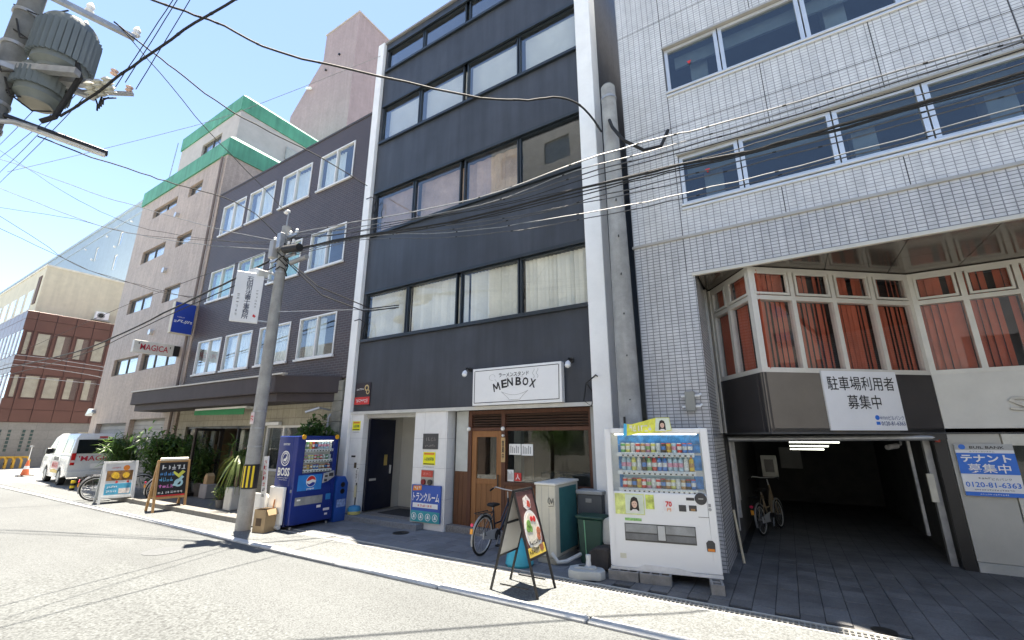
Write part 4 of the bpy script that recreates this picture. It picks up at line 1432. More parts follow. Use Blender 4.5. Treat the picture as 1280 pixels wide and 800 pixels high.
# blue-grey block far behind
bl = thing('blue_grey_block', 'long pale blue grey office block behind the cream building', 'building', (-60, 20, 0), world=True)
BLM = M('blue_grey_render', (.30, .38, .44), .6, var=.06, streak=.08)
F14 = FT(0, 14)
wins = [(-56.8, -55.9, 20.9, 22.5), (-56.8, -55.9, 18.2, 19.9), (-63.5, -62.6, 20.6, 22.3)]
b = MB(F14)
b.wall(-110, -40, 0, 24.6, wins, .2)
b.build('wall', BLM, bl)
MB().box(-110, -40, 13.9, 30, 24.6, 24.9).build('coping', M('blue_coping', (.35, .42, .47), .6), bl)
MB(F14).box(-110, -40, -.06, .0, 23.5, 23.65).build('ledge', M('blue_coping', (.35, .42, .47), .6), bl)
for x0, x1, z0, z1 in wins:
    window(bl, F14, x0, x1, z0, z1, ALUW, MATS['mirror_window_glass'], fw=.08)
for k in range(5):
    MB(F14).disc(-54 - k * 3.3, 23.0 - (k % 2) * 2, .11, -.15, 0, 12).build('vent_cap', ALUW, bl)
tk = thing('roof_tank', 'white rooftop plant housing at the far end of the blue grey block', 'roof tank', (-66, 18, 24.9))
MB().box(-6, 5, -2, 4, 0, 2.2).build('housing', WHITE, tk)
MB().box(1, 4, -1.6, 2, 2.2, 3.4).build('tank', M('tank_tan', (.5, .47, .4), .6), tk, .1)
MB().box(1.2, 1.5, -1.7, -1.6, 2.2, 3.3).build('ladder', STEEL, tk)
at_ = MB()
at_.tube([(-64, 17, 24.9), (-64, 17, 30)], .06, 6)
for k in range(4):
    at_.bar((-65 + .1 * k, 17, 29.6 - k * .35), (-63 - .1 * k, 17, 29.6 - k * .35), .05)
tag(at_.build('television_aerial', STEEL), 'television aerial on the roof of the blue grey block', 'aerial')

# ------------------------------------------------------------------ the other side of the street (mirrored in the glass, mostly kept low to let in sky light)
OPP = [(-46, -33, 7, (.55, .50, .42)), (-32.6, -22, 8, (.62, .60, .56)), (-21.7, -13, 6.5, (.42, .30, .24)), (-12.7, -4.2, 19, (.66, .63, .57)), (-3.9, 4.8, 4.5, (.50, .47, .43)), (5.1, 15, 7, (.6, .6, .58)), (15.3, 26, 9, (.5, .42, .36))]
OPL = ['tan two-storey building across the street, far down the road', 'pale grey two-storey building across the street facing the beige one', 'brown building across the street facing the brick one', 'tall cream apartment building across the street facing the ramen shop', 'grey-brown building right behind the viewpoint', 'pale office building across the street facing the garage', 'low brown building across the street at the right end']
for (x0, x1, h, c), lab in zip(OPP, OPL):
    ob = thing('opposite_building', lab, 'building', ((x0 + x1) / 2, -8, 0), group='buildings across the street', world=True)
    FO = FT(x1, -3.6, 180)
    L = x1 - x0
    n = int(L // 2.6)
    hs = []
    nf = int(h // 3)
    for f_ in range(nf):
        for k in range(n):
            u = (k + .5) * L / n
            hs.append((u - .75, u + .75, f_ * 3 + 1.0, f_ * 3 + 2.4))
    b = MB(FO)
    b.wall(0, L, 0, h, hs, .15)
    b.box(0, L, .16, 9, 0, h)
    b.build('wall', M('opp_render_%d' % int(x0), c, .8, var=.1, streak=.1), ob)
    wm = MB().box(.0, 1.5, 0, .05, 0, 1.4)
    wm = wm.mesh('window', MATS['mirror_window_glass'])
    for q in hs:
        p = FO @ Vector((q[0], .1, q[2]))
        inst('window', wm, ob, p, (0, 0, math.pi))

nb_ = thing('added_neighbour_building', 'unseen grey building added right of the tiled one to block sky reflections', 'building', (16, 10, 0), world=True)  # added out of view to keep bright sky out of the bay reflections
fn_ = FT(0, 7.2)
hs = [(9.8 + k * 2.4, 11.4 + k * 2.4, 1.0 + q * 3, 2.5 + q * 3) for k in range(6) for q in range(3)]
b = MB(fn_)
b.wall(9.2, 24.5, 0, 10.5, hs, .15)
b.box(9.2, 24.5, .16, 9, 0, 10.5)
b.build('wall', M('added_neighbour_render', (.38, .36, .34), .8), nb_)
wm = MB().box(0, 1.6, 0, .05, 0, 1.5).mesh('window', MATS['mirror_window_glass'])
for q in hs:
    inst('window', wm, nb_, (q[0], 7.3, q[2]))
eb_ = thing('added_street_end_building', 'unseen tan building added at the right street end to block sky reflections', 'building', (46, 4, 0), world=True)  # added far out of frame, blocks the sky mirrored in the bay panes
fe_ = FT(40, 14, -90)
hs = [(1.0 + k * 3, 2.8 + k * 3, 1.0 + q * 3, 2.5 + q * 3) for k in range(9) for q in range(6)]
b = MB(fe_)
b.wall(0, 30, 0, 20, hs, .15)
b.box(0, 30, .16, 9, 0, 20)
b.build('wall', M('added_street_end_render', (.30, .26, .22), .8), eb_)
for q in hs:
    inst('window', wm, eb_, fe_ @ Vector((q[0], .1, q[2])), (0, 0, R(-90)))

# ------------------------------------------------------------------ vending machines
DC = [(.75, .08, .06), (.85, .55, .08), (.12, .42, .12), (.7, .72, .7), (.08, .25, .62), (.45, .65, .75), (.85, .75, .2), (.12, .08, .05), (.55, .3, .12), (.8, .35, .45), (.3, .5, .2)]
def drink_mesh(kind, c, i):
    m = M('drink_%d' % i, c, .3, var=.35, vs=25)
    if kind == 'bottle':
        me = MB().lathe([(.028, 0), (.03, .02), (.0302, .055), (.0302, .115), (.026, .125), (.03, .135), (.026, .16), (.012, .185), (.013, .187), (.013, .205)], n=10).mesh('bottle', m, smooth=True)
        zones = [(.055, .115, 1), (.186, .3, 2)]
    else:
        me = MB().lathe([(.024, 0), (.029, .008), (.0292, .035), (.0292, .08), (.029, .11), (.024, .12)], n=10).mesh('can', m, smooth=True)
        zones = [(.035, .08, 1), (.109, .3, 2)]
    c2 = DC[(i * 3 + 5) % len(DC)] if i % 2 else (.78, .78, .74)
    me.materials.append(M('drink_label_%d' % i, c2, .35, var=.3, vs=40))
    me.materials.append(M('drink_cap_%d' % (i % 3), [(.75, .75, .75), (.7, .1, .08), (.55, .56, .58)][i % 3], .3, var=.05))
    for p in me.polygons:
        for z0, z1, k in zones:
            if z0 - 1e-4 <= p.center.z <= z1:
                p.material_index = k
    return me
DM = {(k, i): drink_mesh(k, c, i) for k in ('bottle', 'can') for i, c in enumerate(DC)}
VGL = glass_mat('display_glass', (.93, .95, .95), refl=.8)

def portrait(parent, u, z, s, T, d):
    """printed head-and-shoulders picture of a dark-haired model, kept generic"""
    sk = M('print_skin', (.72, .48, .37), .5, var=.03)
    hr = M('print_hair', (.02, .014, .012), .4, var=.05)
    MB(T).prism([(u - .55 * s, z - .75 * s), (u - .45 * s, z + .2 * s), (u - .3 * s, z + .62 * s), (u, z + .75 * s), (u + .32 * s, z + .6 * s), (u + .46 * s, z + .15 * s), (u + .5 * s, z - .75 * s)], d, d + .001).build('print', hr, parent)
    MB(T).prism([(u - .6 * s, z - .95 * s), (u - .2 * s, z - .6 * s), (u + .2 * s, z - .6 * s), (u + .6 * s, z - .95 * s)], d - .001, d - .0002).build('print', M('print_blouse', (.75, .73, .7), .5), parent)
    MB(T).prism([(u + .3 * s * math.cos(a), z - .02 * s + .44 * s * math.sin(a)) for a in [i * math.pi / 10 for i in range(20)]], d - .002, d - .0012).build('print', sk, parent)
    MB(T).prism([(u - .32 * s, z + .1 * s), (u - .26 * s, z + .45 * s), (u, z + .56 * s), (u + .26 * s, z + .45 * s), (u + .33 * s, z + .1 * s), (u + .1 * s, z + .3 * s), (u - .1 * s, z + .28 * s)], d - .003, d - .0022).build('print', hr, parent)
    for e in (-.12, .12):
        MB(T).box(u + (e - .06) * s, u + (e + .06) * s, d - .003, d - .0022, z - .02 * s, z + .02 * s).build('print', hr, parent)
    MB(T).box(u - .07 * s, u + .07 * s, d - .003, d - .0022, z - .25 * s, z - .21 * s).build('print', M('print_lip', (.6, .15, .15), .5), parent)

def cabinet(t, W, D, H, bm, dx0, dx1, dz0, dz1):
    f = -D / 2
    b = MB()
    b.box(-W / 2, W / 2, f + .16, D / 2, 0, H)
    b.build('cabinet', bm, t, .012)
    d = MB()
    d.box(-W / 2, dx0, f, f + .158, .04, H)
    d.box(dx1, W / 2, f, f + .158, .04, H)
    d.box(dx0, dx1, f, f + .158, dz1, H)
    d.box(dx0, dx1, f, f + .158, .04, dz0)
    return d.build('door', bm, t, .010)

# white machine
vm = thing('vending_machine', 'white drinks vending machine on concrete blocks beside the garage', 'vending machine', (-1.665, 6.77, .125), 11.7)
W, D, H = 1.38, .74, 1.83
VW = M('vending_white', (.78, .785, .78), .3, var=.012, vs=.7, coat=.2)
f = -D / 2
door = cabinet(vm, W, D, H, VW, -.61, .60, .98, 1.76)
MB().box(-.61, .60, f + .13, f + .157, .98, 1.76).build('display_back', M('display_white', (.72, .72, .70), .5), vm)
ice = M('ice_blue', (.03, .26, .62), .35, var=.45, vs=14)
MB().box(-.52, .585, f + .122, f + .129, 1.61, 1.755).build('display_print', ice, vm)
for z0, z1 in ((1.50, 1.61), (1.27, 1.47), (1.03, 1.2)):
    MB().box(.47, .585, f + .122, f + .129, z0, z1 - .004).build('display_print', ice, vm)
    MB().box(-.52, -.46, f + .122, f + .129, z0, z1 - .004).build('display_print', ice, vm)
    MB().box(-.455, .465, f + .122, f + .129, z0, z1 - .004).build('display_print', M('pale_blue_back', (.35, .55, .7), .5), vm)
for r, (z, n, k) in enumerate(((1.505, 14, 'can'), (1.262, 14, 'bottle'), (1.032, 15, 'can'))):
    sh = MB().box(-.53, .50, f + .03, f + .12, z - .06, z - .004).build('shelf', VW, vm, .004)
    for q in range(n):
        x = -.445 + q * (.9 / (n - 1))
        ci = [2, 6, 3, 0, 8, 9, 6, 3, 7, 1, 5, 0, 4, 4][q % 14] if r == 0 else [5, 5, 6, 3, 7, 10, 0, 4, 4, 5, 5, 5, 3, 1][q % 14] if r == 1 else [0, 8, 7, 1, 0, 9, 3, 0, 7, 8, 6, 3, 8, 7, 4][q % 15]
        o = inst('drink', DM[(k, ci)], vm, (x, f + .085, z - .002), scale=(1.12, 1.12, 1.05 if r != 1 else .92))
        MB().box(x - .025, x + .025, f + .022, f + .0295, z - .03, z - .008).build('price_tag', M('tag_pale', (.6, .66, .72), .5), sh)
        MB().box(x - .012, x + .012, f + .018, f + .0295, z - .051, z - .035).build('button', M('button_dark', (.03, .03, .035), .3), sh)
MB().tube([(-.55, f + .03, 1.748), (.55, f + .03, 1.748)], .006, 8).build('display_lamp', emit_mat('display_tube', (1, 1, .97), 1.6), vm)
MB().box(-.60, .59, f + .006, f + .010, .985, 1.755).build('display_pane', VGL, vm)
# topper sign, wavy outline
tpz = MB()
ol = [(-.42, 1.72), (-.40, 1.90), (-.30, 1.885), (-.12, 1.93), (.04, 1.975), (.22, 1.975), (.24, 1.80), (.1, 1.775), (-.1, 1.765), (-.25, 1.75)]
tp_ = tpz.prism(ol, f - .022, f - .012).build('topper_sign', M('topper_yellow', (.82, .80, .10), .45, var=.3, vs=9), vm)
MB().prism([(.02, 1.79), (.04, 1.968), (.215, 1.968), (.232, 1.808), (.1, 1.79)], f - .026, f - .0225).build('print', M('print_mint', (.68, .75, .62), .5), tp_)
MB().prism([(-.42, 1.72), (-.40, 1.90), (-.36, 1.89), (-.37, 1.73)], f - .026, f - .0225).build('print', M('print_cyan', (.05, .45, .75), .5), tp_)
portrait(tp_, .12, 1.875, .09, None, f - .028)
scribble(tp_, -.33, -.02, 1.83, .09, WHITE, None, f - .026, 6)
# poster, price picture, controls, slot
ps = MB().box(-.59, -.20, f - .008, f - .001, .69, .955).build('poster', M('print_lime', (.68, .74, .25), .45, var=.35, vs=10), vm)
MB().box(-.45, -.21, f - .011, f - .0085, .70, .945).build('print', M('print_mint', (.68, .75, .62), .5), ps)
portrait(ps, -.33, .83, .12, None, f - .014)
ps2 = MB().box(-.18, -.07, f - .006, f - .001, .77, .95).build('poster', M('print_lime2', (.6, .68, .15), .45, var=.4, vs=20), vm)
pc = MB().prism([(.05, .76), (.05, .88), (.16, .90), (.19, .78), (.12, .75)], f - .006, f - .001).build('sticker', M('sticker_white', (.75, .72, .72), .5), vm)
text(pc, '70', .115, .845, .08, .07, RED, None, f - .009, .04)
text(pc, '円', .115, .775, .05, .04, M('print_orange', (.8, .25, .03), .5), None, f - .009, .02)
ct = M('control_dark', (.045, .045, .05), .3)
for u0, u1, z0, z1 in ((.24, .33, .76, .84), (.365, .46, .77, .84), (.34, .44, .90, .935)):
    MB().box(u0, u1, f - .006, f - .001, z0, z1).build('control_panel', ct, vm, .002)
MB().box(.385, .44, f - .010, f - .0065, .775, .80).build('price_display', M('display_amber', (.35, .2, .08), .3), vm)
MB().lathe([(0, 0), (.075, 0), (.065, .012), (0, .016)], (.52, f, .925), 20, Matrix.Rotation(R(90), 4, 'X') @ Matrix.Scale(1.0, 4)).build('coin_dish', ct, vm, smooth=True)
MB().box(.49, .55, f - .02, f - .016, .92, .935).build('coin_slot', STEEL, vm)
MB().box(.47, .60, f - .005, f - .001, .70, .705).build('bill_slot', ct, vm)
MB().lathe([(0, 0), (.02, 0), (.018, .01), (0, .012)], (.62, f, .80), 14, Matrix.Rotation(R(90), 4, 'X')).build('lock', STEEL, vm)
MB().box(.605, .635, f - .008, f - .001, .83, .87).build('lock_plate', GREY, vm)
fl = MB()
fl.box(-.48, .42, f - .004, f - .001, .36, .58)
fl = fl.build('delivery_slot', M('slot_dark', (.06, .06, .06), .35), vm)
for u0, u1 in ((-.47, -.06), (.05, .41)):
    MB().box(u0, u1, f - .010, f - .005, .47, .57).build('slot_flap', M('slot_smoke', (.30, .31, .31), .2, var=.2, vs=6), fl)
    MB().box(u0, u1, f - .009, f - .005, .38, .455).build('slot_flap', M('slot_smoke2', (.16, .165, .17), .2, var=.2, vs=6), fl)
MB().box(-.05, .04, f - .012, f - .005, .39, .565).build('slot_label', M('slot_label', (.55, .56, .55), .4), fl)
MB().box(-.47, -.25, f - .004, f - .001, .61, .645).build('sticker', M('print_green2', (.3, .6, .2), .5, var=.4, vs=30), vm)
cr_ = MB().prism([(.535, .30), (.63, .30), (.635, .40), (.61, .43), (.56, .43), (.53, .40)], f - .008, f - .001).build('change_cup', ct, vm)
MB().box(.545, .625, f - .013, f - .009, .305, .335).build('print', M('print_orange', (.8, .25, .03), .5), cr_)
MB().box(-.56, -.48, f - .003, f - .001, .14, .20).build('sticker', M('sticker_cream', (.7, .68, .55), .5), vm)
kb = MB()
kb.prism([(-.69, 0.0), (.69, 0.0), (.69, .036), (.35, .036), (.2, .075), (-.25, .085), (-.35, .036), (-.69, .036)], f - .012, f + .02)
kb.build('kick_rail', M('kick_white', (.7, .7, .69), .35), vm)
for z in (.34, 1.62):
    MB().box(W / 2, W / 2 + .012, f + .08, f + .2, z, z + .05).build('hinge', STEEL, vm)

blk = M('block_concrete', (.26, .25, .235), .9, var=.25, vs=6, bmp=.004, bs=60)
def block(lab, x, y, z=0.008, rz=0):
    t = thing('concrete_block', lab, 'concrete block', (x, y, z), rz, 'concrete blocks under the white vending machine')
    b = MB()
    b.box(-.195, .195, -.075, -.045, 0, .115); b.box(-.195, .195, .045, .075, 0, .115)
    for u in (-.18, -.06, .06, .18):
        b.box(u - .015, u + .015, -.045, .045, 0, .115)
    b.build('block', blk, t, .003)
block('left block of the pair under the left foot of the white vending machine', -2.10, 6.29, rz=8)
block('right block of the pair under the left foot of the white vending machine', -1.70, 6.35, rz=10)
block('single block under the right front foot of the white vending machine', -.99, 6.46, rz=102)
block('block under the rear left foot of the white vending machine, in shade', -2.2, 6.95, rz=12)
block('block under the rear right foot of the white vending machine, in shade', -1.2, 7.15, rz=12)

# blue machine, facing right along the street
bv = thing('vending_machine', 'blue drinks vending machine with cola panel beside the utility pole', 'vending machine', (-9.14, 6.24, .06), 90)
VB = M('vending_blue', (.008, .028, .20), .3, var=0, coat=.3)
W, D, H = 1.0, .68, 1.79
f = -D / 2
cabinet(bv, W, D, H, VB, -.33, .40, 1.02, 1.70)
MB().box(-.33, .40, f + .13, f + .157, 1.02, 1.70).build('display_back', MATS['display_white'], bv)
for r, (z, k, n) in enumerate(((1.52, 'bottle', 10), (1.30, 'can', 10), (1.10, 'can', 10))):
    MB().box(-.33, .40, f + .03, f + .12, z - .06, z - .002).build('shelf', WHITE, bv)
    for q in range(n):
        x = -.29 + q * .072
        ci = ([2, 2, 1, 0, 7, 5, 5, 5, 5, 3], [0, 9, 6, 6, 0, 9, 0, 3, 2, 3], [8, 8, 1, 8, 4, 4, 8, 8, 7, 0])[r][q]
        inst('drink', DM[(k, ci)], bv, (x, f + .085, z), scale=(1, 1, .82))
        MB().box(x - .014, x + .014, f + .022, f + .0295, z - .05, z - .03).build('button', MATS['button_dark'], bv)
MB().tube([(-.3, f + .03, 1.69), (.37, f + .03, 1.69)], .006, 8).build('display_lamp', MATS['display_tube'], bv)
MB().box(-.33, .40, f + .006, f + .010, 1.02, 1.70).build('display_pane', VGL, bv)
pb = MB().box(-.40, .16, f - .006, f - .001, .68, .99).build('cola_panel', M('cola_blue', (.02, .22, .62), .3, var=.15, vs=4), bv)
MB().disc(-.1, .86, .115, f - .011, f - .007, 28).build('logo', WHITE, pb)
up_ = [(-.1 + .105 * math.cos(a), .86 + .105 * math.sin(a)) for a in [R(8 + i * 12) for i in range(15)]]
MB().prism(up_ + [(-.16, .87), (-.08, .9)], f - .015, f - .0115).build('logo', RED, pb)
lo_ = [(-.1 + .105 * math.cos(a), .86 + .105 * math.sin(a)) for a in [R(198 + i * 11) for i in range(14)]]
MB().prism(lo_ + [(-.06, .84), (-.14, .80)], f - .015, f - .0115).build('logo', M('logo_navy', (.01, .04, .3), .4), pb)
text(pb, 'pepsi', -.1, .71, .17, .045, WHITE, None, f - .009, .02)
MB().prism([(.17, .80), (.19, 1.0), (.44, 1.05), (.46, .92), (.30, .83)], f - .03, f - .001).build('control_panel', M('control_silver', (.45, .46, .48), .35, .4), bv, .005)
for u0, u1, z0, z1 in ((.20, .27, .83, .88), (.21, .28, .92, .96), (.31, .42, .93, 1.0)):
    MB().box(u0, u1, f - .034, f - .031, z0, z1).build('control_panel', ct, bv)
fl = MB().box(-.42, .22, f - .006, f - .001, .40, .56).build('delivery_slot', M('slot_smoke', (.30, .31, .31), .2), bv)
MB().box(-.38, -.30, f - .009, f - .0065, .49, .52).build('print', WHITE, fl)
for u0, u1, z0, z1 in ((.1, .2, .31, .36), (.27, .42, .23, .28), (.31, .38, .14, .18)):
    MB().box(u0, u1, f - .004, f - .001, z0, z1).build('sticker', MATS['sticker_white'], bv)
MB().box(.30, .42, f - .006, f - .001, .45, .57).build('change_cup', M('cup_blue', (.02, .2, .5), .3), bv)
SS = FT(-W / 2, D / 2, -90)
SSo = -.004
MB(SS).disc(.30, 1.33, .155, SSo - .001, SSo + .002, 28, .135).build('emblem_ring', WHITE, bv)
MB(SS).disc(.30, 1.33, .105, SSo - .001, SSo + .002, 28, .09).build('emblem_ring', WHITE, bv)
MB(SS).prism([(.24, 1.28), (.33, 1.27), (.37, 1.34), (.34, 1.39), (.31, 1.33), (.25, 1.32)], SSo - .001, SSo + .002).build('emblem', WHITE, bv)
text(bv, 'SUNTORY', .30, 1.62, .24, .045, WHITE, SS, SSo, .02)
text(bv, 'COFFEE', .30, 1.44, .16, .04, WHITE, SS, SSo - .002, .02)
text(bv, 'BOSS', .30, 1.06, .42, .17, WHITE, SS, SSo, .03)
scribble(bv, .1, .5, .94, .025, WHITE, SS, SSo, 14)
scribble(bv, .16, .44, .90, .02, WHITE, SS, SSo, 10)
MB(SS).box(.62, .66, SSo - .01, SSo + .004, .66, .72).build('lock', STEEL, bv)
for u in (-.38, .44):
    MB().disc(u, 1.77, .05, f - .02, f - .006, 18).build('button_badge', M('badge_orange', (.85, .42, .03), .4), bv)
for x in (-.42, .42):
    for y in (f + .06, D / 2 - .06):
        MB().lathe([(.03, -.05), (.03, 0)], (x, y, 0), 10).build('foot', STEEL, bv)

# recycling bin by the blue machine
rbn = thing('recycling_bin', 'blue plastic recycling bin right of the blue vending machine', 'bin', (-8.98, 6.93, .012), 90)
MB().prism([(-.14, 0), (.16, 0), (.17, .8), (.08, .95), (-.1, .95), (-.15, .85)], -.2, .24, 'y').build('body', M('bin_blue', (.01, .07, .32), .4), rbn, .03, True, 2)
for z in (.72, .58):
    MB().disc(.02, z + .05, .055, -.21, -.198, 16).build('opening', BLACK, rbn)
MB().box(-.1, .13, -.204, -.2, .3, .46).build('label', M('bin_label', (.25, .35, .6), .5, var=.4, vs=25), rbn)

# ------------------------------------------------------------------ folding boards
def a_frame(lab, loc, rz, w, h, spread, fm, z0, group=None, tube=.012):
    t = thing('a_frame_sign', lab, 'sandwich board', loc, rz, group)
    a = math.atan2(spread / 2, h)
    TF = Matrix.Translation((0, -spread / 2, 0)) @ Matrix.Rotation(-a, 4, 'X')
    TBk = Matrix.Rotation(math.pi, 4, 'Z') @ TF
    L = h / math.cos(a)
    for T_ in (TF, TBk):
        fr = MB(T_)
        for s_ in (-1, 1):
            fr.box(s_ * w / 2 - tube, s_ * w / 2 + tube, -tube, tube, 0, L)
        fr.box(-w / 2 + tube, w / 2 - tube, -tube * .9, tube * .9, L - tube * 2, L)
        fr.box(-w / 2 + tube, w / 2 - tube, -tube * .9, tube * .9, z0 - tube * 2, z0)
        fr.build('frame', fm, t)
    return t, TF, TBk, L

af, TF, TBk, L = a_frame('black steel sandwich board with ramen bowl picture in front of the outdoor unit', (-3.06, 5.26, .012), 90, .46, 1.17, .66, BLACK, .42)
bd = MB(TF).box(-.215, .215, -.006, .006, .42, L - .03).build('panel', M('menu_dark', (.14, .055, .05), .4, var=.4, vs=9), af)
bk = MB(TBk).box(-.215, .215, -.006, .006, .42, L - .03).build('panel', M('back_white', (.68, .68, .63), .5, var=.05), af)
MB(TBk).box(-.21, .21, .007, .016, .80, .825).build('brace', BLACK, af)
MB(TF).prism([(.19 * math.cos(a), .70 + .25 * math.sin(a)) for a in [i * math.pi / 14 for i in range(28)]], -.009, -.0065).build('print', M('bowl_white', (.74, .73, .7), .4), bd)
MB(TF).prism([(.155 * math.cos(a), .71 + .2 * math.sin(a)) for a in [i * math.pi / 14 for i in range(28)]], -.0115, -.0095).build('print', M('soup_cream', (.70, .66, .55), .4, var=.15, vs=30), bd)
for u, z, r, c in ((-.07, .79, .05, 'leaf'), (-.1, .74, .045, 'leaf'), (-.04, .73, .04, 'leaf'), (.02, .84, .032, 'tom'), (.09, .83, .036, 'tom'), (.13, .68, .05, 'meat'), (.11, .62, .045, 'meat')):
    MB(TF).disc(u, z, r, -.0145, -.012, 12).build('print', {'leaf': M('print_leaf', (.18, .36, .08), .5, var=.4, vs=60), 'tom': RED, 'meat': M('print_meat', (.5, .16, .08), .5, var=.4, vs=60)}[c], bd)
MB(TF).prism([(-.07, 1.10), (-.09, 1.0), (-.02, .95), (.08, .97), (.1, 1.06), (.03, 1.13)], -.009, -.0065).build('print', M('print_pale', (.75, .7, .66), .5, var=.3, vs=40), bd)
MB(TF).prism([(-.01, 1.0), (.05, .97), (.08, 1.0), (.07, 1.05), (.02, 1.07)], -.011, -.0092).build('print', M('print_crab', (.55, .07, .04), .5, var=.4, vs=50), bd)
MB(TF).box(-.212, .212, -.009, -.0065, .425, .53).build('print', M('print_yellow2', (.75, .55, .1), .5), bd)
scribble(bd, -.19, .05, .48, .06, INK, TF, -.0105, 8)
scribble(bd, -.15, .15, .575, .05, INK, TF, -.013, 8)
MB(TF).prism([(.12, .45), (.17, .47), (.17, .53), (.08, .53), (.08, .47)], -.0105, -.0092).build('print', M('print_badge', (.3, .12, .06), .5), bd)
for s_ in (-1, 1):
    MB().bar((s_ * .22, -.2, .08), (s_ * .22, .2, .08), .012).build('spreader', BLACK, af)

af1, TF, TBk, L = a_frame('white sandwich board with food photos beside parked bicycles', (-16.75, 5.42, .012), 82, .72, 1.12, .6, M('board_white', (.6, .63, .63), .45), .2, tube=.028)
bd = MB(TF).box(-.33, .33, -.01, .01, .2, L - .05).build('panel', M('menu_white', (.68, .70, .70), .4), af1)
MB(TBk).box(-.33, .33, -.01, .01, .2, L - .05).build('panel', MATS['menu_white'], af1)
MB(TF).box(-.29, .29, -.014, -.0105, .62, .90).build('print', M('print_food', (.24, .12, .03), .4, var=.6, vs=16), bd)
for u, z, r in ((-.1, .77, .09), (.14, .76, .08), (-.05, .72, .05)):
    MB(TF).disc(u, z, r, -.017, -.0145, 14).build('print', M('print_yolk', (.75, .45, .03), .4, var=.4, vs=25), bd)
MB(TF).disc(.13, .97, .075, -.014, -.0105, 14).build('print', M('print_orange', (.8, .25, .03), .5), bd)
MB(TF).box(-.29, .29, -.014, -.0105, .24, .54).build('print', M('print_sky', (.06, .36, .55), .4, var=.2, vs=8), bd)
MB(TF).box(.02, .27, -.017, -.0145, .26, .40).build('print', M('print_pale', (.75, .7, .66), .5), bd)
scribble(bd, -.25, -.02, .45, .06, WHITE, TF, -.0165, 6)
scribble(bd, -.25, -.02, .33, .06, WHITE, TF, -.0165, 6)
scribble(bd, -.2, .0, .98, .05, RED, TF, -.0145, 6)
for u in (-.05, .2):
    MB(TF).disc(u, .58, .03, -.014, -.0105, 12).build('print', RED, bd)

OAK = wood_mat('oak_frame', (.45, .24, .09), (.62, .37, .16))
af2, TF, TBk, L = a_frame('wooden easel blackboard with colourful chalk writing before the shop door', (-13.85, 5.58, .012), 84, .66, 1.22, .55, OAK, .36, tube=.025)
bd = MB(TF).box(-.31, .31, -.01, .01, .36, L - .05).build('panel', M('blackboard', (.015, .015, .017), .5), af2)
MB(TBk).box(-.31, .31, -.01, .01, .36, L - .05).build('panel', OAK, af2)
scribble(bd, -.25, .27, 1.08, .13, WHITE, TF, -.013, 5)
scribble(bd, -.28, .05, .92, .11, M('chalk_blue', (.1, .35, .75), .7), TF, -.013, 4)
scribble(bd, -.28, .02, .78, .10, M('chalk_blue2', (.15, .5, .8), .7), TF, -.013, 4)
scribble(bd, -.28, .05, .62, .11, M('chalk_pink', (.65, .2, .5), .7), TF, -.013, 4)
scribble(bd, -.28, .25, .46, .06, WHITE, TF, -.013, 8)
MB(TF).prism([(.02, .98), (.12, .90), (.2, .99), (.27, .95), (.14, .80), (.0, .93)], -.014, -.0105).build('print', M('chalk_yellow', (.75, .75, .12), .7), bd)
MB(TF).disc(.14, .68, .10, -.014, -.0105, 16, .05).build('print', M('chalk_aqua', (.45, .7, .75), .7), bd)
MB(TF).prism([(.0, .62), (.08, .6), (.25, .82), (.2, .86)], -.0165, -.0142).build('print', MATS['chalk_aqua'], bd)
MB(TF).box(-.3, .3, -.014, -.0105, .362, .40).build('print', RED, bd)
MB(TF).tube([(-.3, 0, L + .03), (.3, 0, L + .03)], .045, 10).build('rolled_cover', M('cover_cream', (.75, .72, .62), .6), af2, smooth=True)

